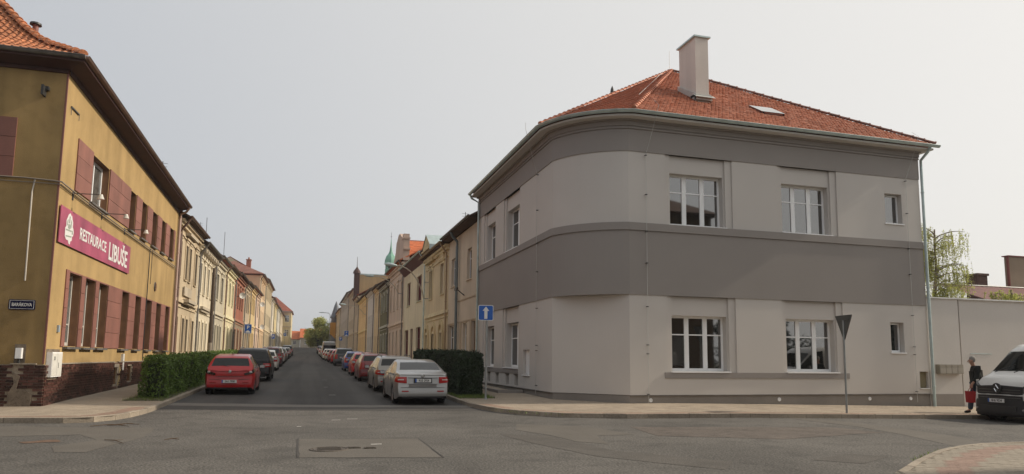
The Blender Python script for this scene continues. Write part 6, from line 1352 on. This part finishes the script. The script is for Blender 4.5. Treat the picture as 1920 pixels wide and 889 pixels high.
nose('grille', -hv * .70, hv * .70, .74, 1.05, M_BLACKPL, .03, zf=lambda x_: (.74, 1.20 - .06 * abs(x_) / hv))
M_LAMPG = mat('headlamp_glass', (.30, .30, .31), .1, metal=.5, var=.2, scale=8, coat=.8)
for k in range(4): nose('grille_bar', -hv * .64, hv * .64, .82 + k * .08, .83 + k * .08, M_ZINC_D, .042)
nose('lower_grille', -hv * .55, hv * .55, .42, .58, M_DARK, .06)
for s in (1, -1):
    nose('headlight_surround', s * hv * .70, s * hv * .99, .8, 1.1, M_BLACKPL, .012, 8, zf=lambda x_: (.84 + .1 * (abs(x_) / hv - .66), 1.14 + .60 * (abs(x_) / hv - .66)))
    nose('headlight', s * hv * .72, s * hv * .975, .8, 1.1, M_LAMPG, .025, 8, zf=lambda x_: (.86 + .1 * (abs(x_) / hv - .66), 1.08 + .55 * (abs(x_) / hv - .66)))
    put('fog_light', MB().lathe([(0, .03), (.035, .02), (.045, 0)], 12, (0, 0, 0), 0, 'y').mesh('fog_light', M_LAMPG), vr, (s * hv * .72, Lv + .09, .48))
put('grille_badge', MB().lathe([(.0, .03), (.15, .03), (.165, 0)], 24, (0, 0, 0), 0, 'y').mesh('grille_badge', M_BLACKPL, 40), vr, (0, Lv + .15, 1.10))
dm_ = MB(); O = [(0, .13), (.085, 0), (0, -.13), (-.085, 0)]; I = [(0, .075), (.042, 0), (0, -.075), (-.042, 0)]
for i in range(4):
    j = (i + 1) % 4; dm_.quad([(O[i][0], .0, O[i][1]), (O[j][0], .0, O[j][1]), ((O[j][0] + I[j][0]) / 2, .02, (O[j][1] + I[j][1]) / 2), ((O[i][0] + I[i][0]) / 2, .02, (O[i][1] + I[i][1]) / 2)]); dm_.quad([((O[i][0] + I[i][0]) / 2, .02, (O[i][1] + I[i][1]) / 2), ((O[j][0] + I[j][0]) / 2, .02, (O[j][1] + I[j][1]) / 2), (I[j][0], 0, I[j][1]), (I[i][0], 0, I[i][1])])
put('diamond_emblem', dm_.mesh('diamond_emblem', M_CHROME), vr, (0, Lv + .185, 1.10))
p_ = put('number_plate', MB().box(-.26, .26, 0, .015, -.055, .055).mesh('number_plate', M_PLATE), vr, (0, Lv + .205, .74)); put('plate_band', MB().box(.215, .26, .0155, .017, -.055, .055).mesh('plate_band', M_BLUE), p_)
t = text_mesh('4H6 9534', .105, M_INK, .002, .82, .001); t.transform(Matrix.Rotation(R_(90), 4, 'X')); t.transform(Matrix.Rotation(math.pi, 4, 'Z')); put('plate_text', t, p_, (-.022, .0165, 0))
put('wiper', MB().tube([(.1, 4.80, 1.58), (-.5, 4.56, 1.84)], .012, 4).tube([(.75, 4.78, 1.58), (.2, 4.58, 1.82)], .012, 4).mesh('wiper', M_DARK), vr)
put('roof_marker', MB().box(-.05, .05, 3.80, 3.87, 2.40, 2.46).mesh('roof_marker', M_DARK), vr)
put('aerial', MB().tube([(.5, 3.7, 2.42), (.5, 3.5, 2.95)], .006, 4).mesh('aerial', M_DARK), vr)
# ================================================================== STREET FURNITURE
def post_sign(x, y, zc, label, mark='P', w=.5, h=.7):
    z = gf(x, y); r = empty('parking_sign', (x, y, z), label, 'road sign'); put('pole', MB().tube([(0, 0, .05), (0, 0, zc + h / 2 + .1)], .035, 8).mesh('pole', M_STEEL, 50), r); signplate(r, (0, -.06, zc), w, h, mark); return r
post_sign(-4.45, 58, 3.05, 'blue parking sign nearest to us on the left pavement', 'P+', .52, .72)
post_sign(-4.8, 108, 3.0, 'second blue parking sign along the left pavement', 'P', .5, .7)
post_sign(-4.9, 165, 3.6, 'furthest blue parking sign on the left beside the end house', 'P', .6, .7)
post_sign(4.85, 94, 3.5, 'larger blue parking sign on the right pavement', 'P+', .56, .72)
post_sign(5.3, 120, 2.9, 'smaller blue parking sign on the right pavement, further off', 'P', .52, .6)
# dark service post between the houses on the left
x, y = -5.6, 45.5; r = empty('service_post', (x, y, gf(x, y)), 'dark wooden post with pale lower part on the left pavement', 'post')
put('shaft', MB().tube([(0, 0, 1.9), (0, 0, 6.4)], [.11, .08], 10).mesh('shaft', M_WOOD, 50), r); put('base', MB().tube([(0, 0, .05), (0, 0, 1.9)], .13, 10).mesh('base', M_KERB, 50), r)
def wall_lamp(x0, y0, z0, dx, dy, dz, label):
    r = empty('street_lamp', (x0, y0, z0), label, 'street lamp', 'wall mounted street lamps'); P = []
    for k in range(9): t = k / 8; P.append((dx * (t ** 1.4), dy * (t ** 1.4), dz * math.sin(t * math.pi / 2)))
    put('bracket', MB().tube([(.35, 0, -.0), (0, 0, 0)], .035, 6).tube([(.35, 0, 1.2), (0, 0, 1.2 * 0 + 1.2)], .03, 6).mesh('bracket', M_STEEL), r)
    put('arm', MB().tube(P, .04, 8).mesh('arm', mat('painted_lamp_arm', (.42, .38, .30), .5, metal=.3), 50), r)
    e = Vector(P[-1]); put('lamp_head', MB().lathe([(0, 0), (.07, .05), (.14, .35), (.15, .7), (.07, .95), (0, 1.0)], 10, (0, 0, 0), 0, 'y').mesh('lamp_head', M_ZINC, 50), r, e, 0, rot=(R_(8), 0, math.atan2(-dx, dy)))
wall_lamp(8.05, 51.0, 5.9, -1.9, .6, 2.4, 'nearest curved arm street lamp on the cream house')
wall_lamp(8.05, 66.5, 7.6, -2.2, .6, 1.6, 'second curved arm street lamp fixed to the pink ornate house')
wall_lamp(8.05, 108, 8.0, -2.6, .8, 1.4, 'curved arm street lamp on the orange yellow house')
x, y = 3.9, 170; r = empty('street_lamp', (4.9, 170, gf(4.9, 170)), 'tall street lamp far down the right pavement near the round tree', 'street lamp')
put('pole', MB().tube([(0, 0, 0), (0, 0, 8.5), (-.4, 0, 8.9), (-1.6, 0, 9.0)], .07, 6).mesh('pole', M_STEEL), r); put('lamp_head', MB().box(-2.5, -1.5, -.15, .15, 8.9, 9.08).mesh('lamp_head', M_ZINC), r)
for i, (yy, s) in enumerate(((121, -1), (117, -1))):
    pass
# antennas and satellite dishes
def dish(x, y, z, r, label, sgn=1):
    o = empty('satellite_dish', (x, y, z), label, 'satellite dish')
    put('reflector', MB().lathe([(0, .10), (r * .5, .07), (r, 0), (r, -.02), (r * .5, .05), (0, .08)], 16, (0, 0, 0), 0, 'y').mesh('reflector', mat('dish_grey', (.55, .54, .50), .5), 50), o, (sgn * .55, 0, 0), R_(25) * sgn)
    put('arm', MB().tube([(0, 0, -.1), (sgn * .5, .05, 0)], .025, 5).tube([(sgn * .55, 0, -.2), (sgn * .65, -.45, -.1)], .015, 4).mesh('arm', M_DARK), o)
dish(-6.7, 71.5, 7.3, .30, 'white satellite dish on the red terraced house'); dish(-6.7, 104, 5.6, .34, 'lower satellite dish on the peach block'); dish(-6.7, 102, 8.6, .34, 'upper satellite dish beside the peach block')
def antenna(x, y, z0, z1, label, elems=0):
    o = empty('antenna', (x, y, z0), label, 'antenna'); mb = MB().tube([(0, 0, -.3), (0, 0, z1 - z0)], .02, 5)
    for k in range(elems): zz = z1 - z0 - .1 - k * .16; mb.tube([(-.22 + k * .02, 0, zz), (.22 - k * .02, 0, zz)], .009, 4)
    put('mast', mb.mesh('mast', M_DARK), o)
antenna(-7.0, 36.1, 9.9, 10.8, 'thin rod antenna on the restaurant eave', 4); antenna(-7.5, 55.3, 9.6, 11.7, 'tall thin lightning rod on the tan house roof'); antenna(-7.3, 65, 9.9, 12.3, 'tall thin lightning rod on the greenish house roof'); antenna(-9.6, 67, 12.0, 13.4, 'television antenna by the brick chimneys', 4)
antenna(8.9, 41.0, 9.6, 10.4, 'small television antenna above the beige house on the right', 4)

# ================================================================== PERSON walking behind the van, with a red bag
M_SKIN = mat('skin', (.42, .24, .17), .6, var=.05); M_JACK = mat('black_jacket', (.007, .009, .009), .8, var=.15, scale=6); M_JEAN = mat('blue_jeans', (.03, .05, .085), .85, var=.2, scale=8, grain=.2); M_HAIR = mat('grey_hair', (.27, .255, .23), .8, grain=.3, gscale=90)
px_, py_ = 21.45, 18.3; pz_ = gf(px_, py_) + .12
man = empty('person', (px_, py_, pz_), 'grey haired man in black jacket and jeans walking with a red bag', 'person', rz=0)
def skin(name, verts, edges, radii, m, parent, sub=2, root_i=0):
    me = bpy.data.meshes.new(name); me.from_pydata(verts, edges, []); me.materials.append(m); o = bpy.data.objects.new(name, me); COL.objects.link(o); o.parent = parent
    md = o.modifiers.new('skin', 'SKIN'); md.use_smooth_shade = True
    for i, r in enumerate(radii): v = me.skin_vertices[0].data[i]; v.radius = (r, r) if not isinstance(r, tuple) else r; v.use_root = (i == root_i)
    s = o.modifiers.new('smooth', 'SUBSURF'); s.levels = sub; s.render_levels = sub
    bpy.context.view_layer.update(); dg = bpy.context.evaluated_depsgraph_get(); m2 = bpy.data.meshes.new_from_object(o.evaluated_get(dg)); m2.name = name
    o.modifiers.clear(); o.data = m2
    if not m2.materials: m2.materials.append(m)
    m2.shade_smooth(); return o
# faces image-left and towards us: forward = (-.85,-.5)
fx, fy = -.86, .5; sx, sy = .5, .86     # sx,sy: the man's left... sideways axis
def W(f, s, z): return (fx * f + sx * s, fy * f + sy * s, z)
body_v = [W(0, 0, .95), W(-.01, 0, 1.12), W(.02, 0, 1.33), W(.05, 0, 1.44), W(.09, 0, 1.50), W(.12, 0, 1.60), W(.145, 0, 1.68),
          W(.02, .16, 1.40), W(-.04, .20, 1.14), W(.06, .21, .92), W(.09, .21, .86),
          W(.03, -.16, 1.40), W(.04, -.20, 1.14), W(.17, -.20, .95), W(.21, -.20, .90),
          W(.0, .09, .90), W(.14, .10, .50), W(.20, .10, .10), W(.33, .11, .04),
          W(.0, -.09, .90), W(-.02, -.09, .50), W(-.22, -.09, .13), W(-.12, -.10, .04)]
body_e = [(0, 1), (1, 2), (2, 3), (3, 4), (4, 5), (5, 6), (2, 7), (7, 8), (8, 9), (9, 10), (2, 11), (11, 12), (12, 13), (13, 14), (0, 15), (15, 16), (16, 17), (17, 18), (0, 19), (19, 20), (20, 21), (21, 22)]
body_r = [.12, .12, .13, .06, .055, .088, .075, .055, .042, .032, .035, .055, .042, .032, .035, .075, .055, .038, .035, .075, .055, .038, .035]
# fingers: five on each hand, rooted in the palm
for base, sgn in ((10, 1), (14, -1)):
    bx_, by_, bz_ = body_v[base]
    for k in range(5):
        f_ = -.03 + k * .016; n0 = len(body_v); L_ = (.05, .07, .075, .07, .055)[k]
        if k == 0: q = [(bx_ + fx * .035, by_ + fy * .035, bz_ - .01), (bx_ + fx * .055, by_ + fy * .055, bz_ - .05)]
        else: q = [(bx_ + fx * f_, by_ + fy * f_, bz_ - .045), (bx_ + fx * (f_ + .01), by_ + fy * (f_ + .01), bz_ - .045 - L_)]
        body_v += q; body_e += [(base, n0), (n0, n0 + 1)]; body_r += [.011, .008]
skin('body', body_v, body_e, body_r, M_SKIN, man)
hd = Vector(W(.12, 0, 1.63))
hm = MB().lathe([(0, -.13), (.045, -.12), (.072, -.06), (.082, .0), (.078, .06), (.05, .1), (0, .115)], 14).mesh('head', M_SKIN, 80)
face = MB()
nz = Vector((fx, fy, -.25)).normalized()
a = hd + Vector((fx * .085, fy * .085, -.02)); b = hd + Vector((fx * .112, fy * .112, -.045)); face.tube([a, b], [.010, .016], 6)
for s in (1, -1):
    e_ = hd + Vector((fx * .083 + sx * .03 * s, fy * .083 + sy * .03 * s, .005)); face.lathe([(0, -.01), (.011, 0), (0, .01)], 6, tuple(e_), 1)
    q = hd + Vector((sx * .088 * s, sy * .088 * s, -.01)); face.lathe([(0, -.035), (.014, -.01), (.014, .02), (0, .03)], 6, tuple(q), 0)
mo_ = hd + Vector((fx * .085, fy * .085, -.075)); face.tube([mo_ + Vector((sx * .025, sy * .025, 0)), mo_ - Vector((sx * .025, sy * .025, 0))], .006, 5, 1)
put('face', face.mesh('face', [M_SKIN, M_INK], 60), man)
hr = MB().lathe([(.070, -.07), (.084, -.03), (.088, .02), (.080, .07), (.05, .105), (0, .118)], 14, tuple(hd + Vector((-fx * .032, -fy * .032, .022)))).mesh('hair', M_HAIR, 80); put('hair', hr, man)
jv = [W(0, 0, .86), W(-.01, 0, 1.12), W(.02, 0, 1.34), W(.04, 0, 1.46), W(.02, .16, 1.40), W(-.04, .20, 1.14), W(.06, .215, .93), W(.03, -.16, 1.40), W(.04, -.205, 1.14), W(.16, -.20, .96)]
skin('jacket', jv, [(0, 1), (1, 2), (2, 3), (2, 4), (4, 5), (5, 6), (2, 7), (7, 8), (8, 9)], [(.20, .21), (.19, .20), (.17, .18), .085, .09, .078, .065, .09, .078, .065], M_JACK, man, root_i=1)
tv = [W(0, 0, .92), W(0, .09, .86), W(.14, .10, .50), W(.20, .10, .09), W(0, -.09, .86), W(-.02, -.09, .50), W(-.21, -.09, .13)]
skin('trousers', tv, [(0, 1), (1, 2), (2, 3), (0, 4), (4, 5), (5, 6)], [.15, .115, .088, .075, .115, .088, .075], M_JEAN, man)
for (f, s, z, dz) in ((.18, .10, .045, 0), (-.22, -.09, .06, .02)):
    sv = [W(f, s, z + .02), W(f + .12, s, z - .01 - dz), W(f + .2, s, z - .012 - dz)]; skin('shoe', sv, [(0, 1), (1, 2)], [.05, .046, .035], M_INK, man, 1)
bag = empty('bag', Vector((px_, py_, pz_)) + Vector(W(.27, -.20, .36)), 'red shopping bag hanging from the hand of the walking man', 'bag')
man.scale = (1.07, 1.07, 1.07)
bm2 = MB(); bm2.v = [(fx * a + sx * b, fy * a + sy * b, c) for a, b, c in ((-.15, -.05, 0), (.15, -.05, 0), (.15, .05, 0), (-.15, .05, 0), (-.17, -.025, .36), (.17, -.025, .38), (.17, .025, .38), (-.17, .025, .36))]; bm2.f = [(0, 1, 2, 3), (0, 1, 5, 4), (1, 2, 6, 5), (2, 3, 7, 6), (3, 0, 4, 7)]; bm2.m = [0] * 5
M_BAG = mat('red_bag', (.32, .012, .016), .6); put('bag_body', bm2.mesh('bag_body', M_BAG), bag); put('handle', MB().tube([(fx * -.08, fy * -.08, .36), (0, 0, .52), (fx * .08, fy * .08, .37)], .012, 5).mesh('handle', M_BAG), bag)

# ================================================================== TREES
M_BIRCH = mat('birch_leaf', (.40, .42, .12), .6, thin=.5, var=.25, scale=1.5, island=.4) if True else mat('x', (0, 0, 0), .6, var=.25, scale=1.5, island=.4); M_BARK = mat('birch_bark', (.22, .18, .14), .9, var=.4, scale=6)
M_TL = mat('spring_leaf', (.44, .46, .14), .6, thin=.4, var=.35, scale=.6, island=.4) if True else mat('x', (0, 0, 0), .6, var=.35, scale=.6, island=.4); M_BARK2 = mat('tree_bark', (.09, .07, .05), .9, var=.3, scale=4)
def birch(x, y, h, rad, label, seed, nstr=420, leafn=30, lower=.35, m=M_BIRCH):
    r = random.Random(seed); z = gf(x, y) - .2; root = empty('birch_tree', (x, y, z), label, 'tree'); wd = MB(); tips = []
    trunk = [(0, 0, 0)]
    for k in range(1, 9): t = k / 8; trunk.append((r.uniform(-.12, .12) * h * .12 + .3 * t, r.uniform(-.1, .1) * h * .1, h * .92 * t))
    wd.tube(trunk, [h * .018 * (1 - .85 * k / 8) + .01 for k in range(9)], 8)
    for b in range(34):
        t = r.uniform(lower, .98); i = min(7, int(t * 8)); p = Vector(trunk[i]).lerp(Vector(trunk[i + 1]), t * 8 - i); a = r.uniform(0, 6.28); L = rad * (1.15 - .75 * abs(t - .5) * 1.2) * r.uniform(.6, 1.1)
        pts = [p]
        for k in range(1, 6): u = k / 5; pts.append(p + Vector((math.cos(a) * L * u, math.sin(a) * L * u, L * (.75 * u - .55 * u * u))) + Vector((r.uniform(-.06, .06), r.uniform(-.06, .06), 0)) * L * .5)
        wd.tube(pts, [.035 * (1 - .8 * k / 5) + .004 for k in range(6)], 5)
        tips += [q for q in pts[2:]] + [pts[1]]
    put('trunk', wd.mesh('trunk', M_BARK, 60), root)
    C = []; st = MB()
    for k in range(nstr):
        q = r.choice(tips); q = q + Vector((r.gauss(0, .16), r.gauss(0, .16), r.gauss(0, .12))); L = r.uniform(.35, 1.5) * h * .12; sway = Vector((r.uniform(-.12, .12), r.uniform(-.12, .12), 0))
        e = q + Vector((sway.x, sway.y, -L)); 
        if e.z < h * .12: e.z = h * .12
        st.tube([q, q.lerp(e, .5) + sway * .3, e], .004, 3, cap=False)
        for _ in range(leafn): t = r.random(); p = q.lerp(e, t); C.append((p.x + r.gauss(0, .03), p.y + r.gauss(0, .03), p.z + r.gauss(0, .02)))
    tag(put('twigs', st.mesh('twigs', M_BARK), root), kind='stuff')
    tag(put('crown', leafmesh('crown', np.array(C), .05, m, droop=.4), root), kind='stuff')
    return root
birch(30.8, 28.5, 9.7, 1.6, 'tall weeping birch with thin new leaves behind the courtyard wall', 3, 900, 30)
birch(34.6, 27.5, 6.4, 1.3, 'low young birch sprouting in front of the brick chimney behind the wall', 5, 650, 44, .5)
birch(29.8, 26.5, 5.2, 1.3, 'small bushy birch rising just above the wall beside the downpipe', 9, 420, 40, .5)
def roundtree(x, y, h, rad, label, seed, m=M_TL, n=26000, size=.28, nm='tree'):
    r = random.Random(seed); z = gf(x, y) - .2; root = empty(nm, (x, y, z), label, 'tree'); wd = MB(); wd.tube([(0, 0, 0), (.1, 0, h * .3), (0, .1, h * .6), (.1, 0, h * .9)], [.3, .22, .14, .03], 8); cl = []
    for b in range(46):
        t = r.uniform(.16, .95); a = r.uniform(0, 6.28); prof = math.sin(min(1, (t - .05) * 1.15) * math.pi) ** .55; L = rad * prof * r.uniform(.45, 1.05); p = Vector((0, 0, h * t * .8)); e = Vector((math.cos(a) * L, math.sin(a) * L, h * t)); wd.tube([p, p.lerp(e, .5) + Vector((0, 0, .2)), e], [.10, .06, .015], 5); cl.append((e, r.uniform(.5, 1.25))); cl.append((p.lerp(e, .6), r.uniform(.4, .9)))
    put('trunk', wd.mesh('trunk', M_BARK2, 60), root); C = []
    per = n // len(cl)
    for e, rr in cl:
        d = rng.normal(size=(per, 3)); d /= np.linalg.norm(d, axis=1)[:, None]; C.append(np.array(e) + d * (rr * rad * .26 * rng.random((per, 1)) ** .4))
    tag(put('crown', leafmesh('crown', np.concatenate(C), size, m), root), kind='stuff')
roundtree(3.4, 235, 9.6, 5.2, 'round fresh green tree closing the far end of the street', 4)
roundtree(8.5, 262, 5.5, 3, 'low green tree right of the big round one at the street end', 8, n=9000)
roundtree(45, -3, 8, 4, 'dark garden tree across the side street mirrored in the lower windows', 12, M_LEAFD, 12000, .2)
roundtree(34, -4, 7, 4, 'second dark garden tree across the side street, beside the brown house', 13, M_LEAFD, 12000, .2)
# ================================================================== ROOFS BEHIND THE COURTYARD WALL
M_CORR = mat('corrugated_red_roof', (.16, .06, .05), .7, var=.15, streak=.2)
sh = empty('shed', (39, 30, -.4), 'low outbuilding with red brown corrugated roof behind the courtyard wall', 'outbuilding')
mb = MB(); x = 36.4
nn = 60
for k in range(nn): 
    xa, xb = 39.5 + k * .2, 39.7 + k * .2; za = .03 * (k % 2); zb2 = .03 * ((k + 1) % 2); mb.quad([(xa, 32, 5.2 + za), (xb, 32, 5.2 + zb2), (xb, 36, 6.7 + zb2), (xa, 36, 6.7 + za)])
mb.build('roof', M_CORR, sh); MB().box(39.7, 51.4, 32.2, 36, -.6, 5.1).build('wall', M_GD, sh); MB().tube([(39.5, 36, 6.74), (51.5, 36, 6.74)], .05, 5).build('ridge_cap', M_DARK, sh)
gw = empty('gable_shed', (39, 34, -.4), 'tan rendered gable wall with dark red edge at the far right', 'outbuilding')
MB().box(45.9, 56, 36.2, 36.5, -.6, 8.9).build('wall', plaster('tan_shed', (.30, .235, .17), var=.1), gw); MB().box(45.82, 45.9, 36.14, 36.3, 4, 8.9).box(45.8, 56, 36.1, 36.6, 8.9, 8.97).build('verge_trim', mat('red_verge', (.2, .05, .04), .7), gw)
bc = empty('brick_chimney', (36.5, 33, 3), 'squat dark brick chimney among birch twigs behind the courtyard wall', 'chimney')
cw = MB().box(44.0, 44.9, 37.0, 37.9, 3.0, 7.6).box(43.92, 44.98, 36.92, 37.98, 7.6, 7.75).build('stack', mat('sooty_brick', (.10, .05, .04), .9, var=.3, scale=5), bc)
ho = empty('low_house', (33, 36, -.4), 'low brown roof peeping over the courtyard wall left of the brick chimney', 'house')
MB().quad([(29, 34, 4.9), (35.5, 34, 4.9), (34, 37, 6.1), (30.5, 37, 6.1)]).quad([(29, 34, 4.9), (30.5, 37, 6.1), (29, 40, 4.9)]).quad([(35.5, 34, 4.9), (34, 37, 6.1), (35.5, 40, 4.9)]).build('roof', M_RB, ho); MB().box(29.4, 35.2, 34.4, 40, -.6, 4.9).build('wall', M_OC, ho)

# ================================================================== HAZE
hz = bpy.data.materials.new('haze'); hz.use_nodes = True; n_ = hz.node_tree.nodes; n_.clear(); ho_ = n_.new('ShaderNodeOutputMaterial'); pv = n_.new('ShaderNodeVolumePrincipled')
pv.inputs['Density'].default_value = .00045; pv.inputs['Color'].default_value = (.93, .94, .97, 1); pv.inputs['Anisotropy'].default_value = .2
hz.node_tree.links.new(pv.outputs['Volume'], ho_.inputs['Volume'])
hb = MB().box(-960, 960, -460, 1560, -3.5, 32).build('haze', hz); tag(hb, kind='stuff')
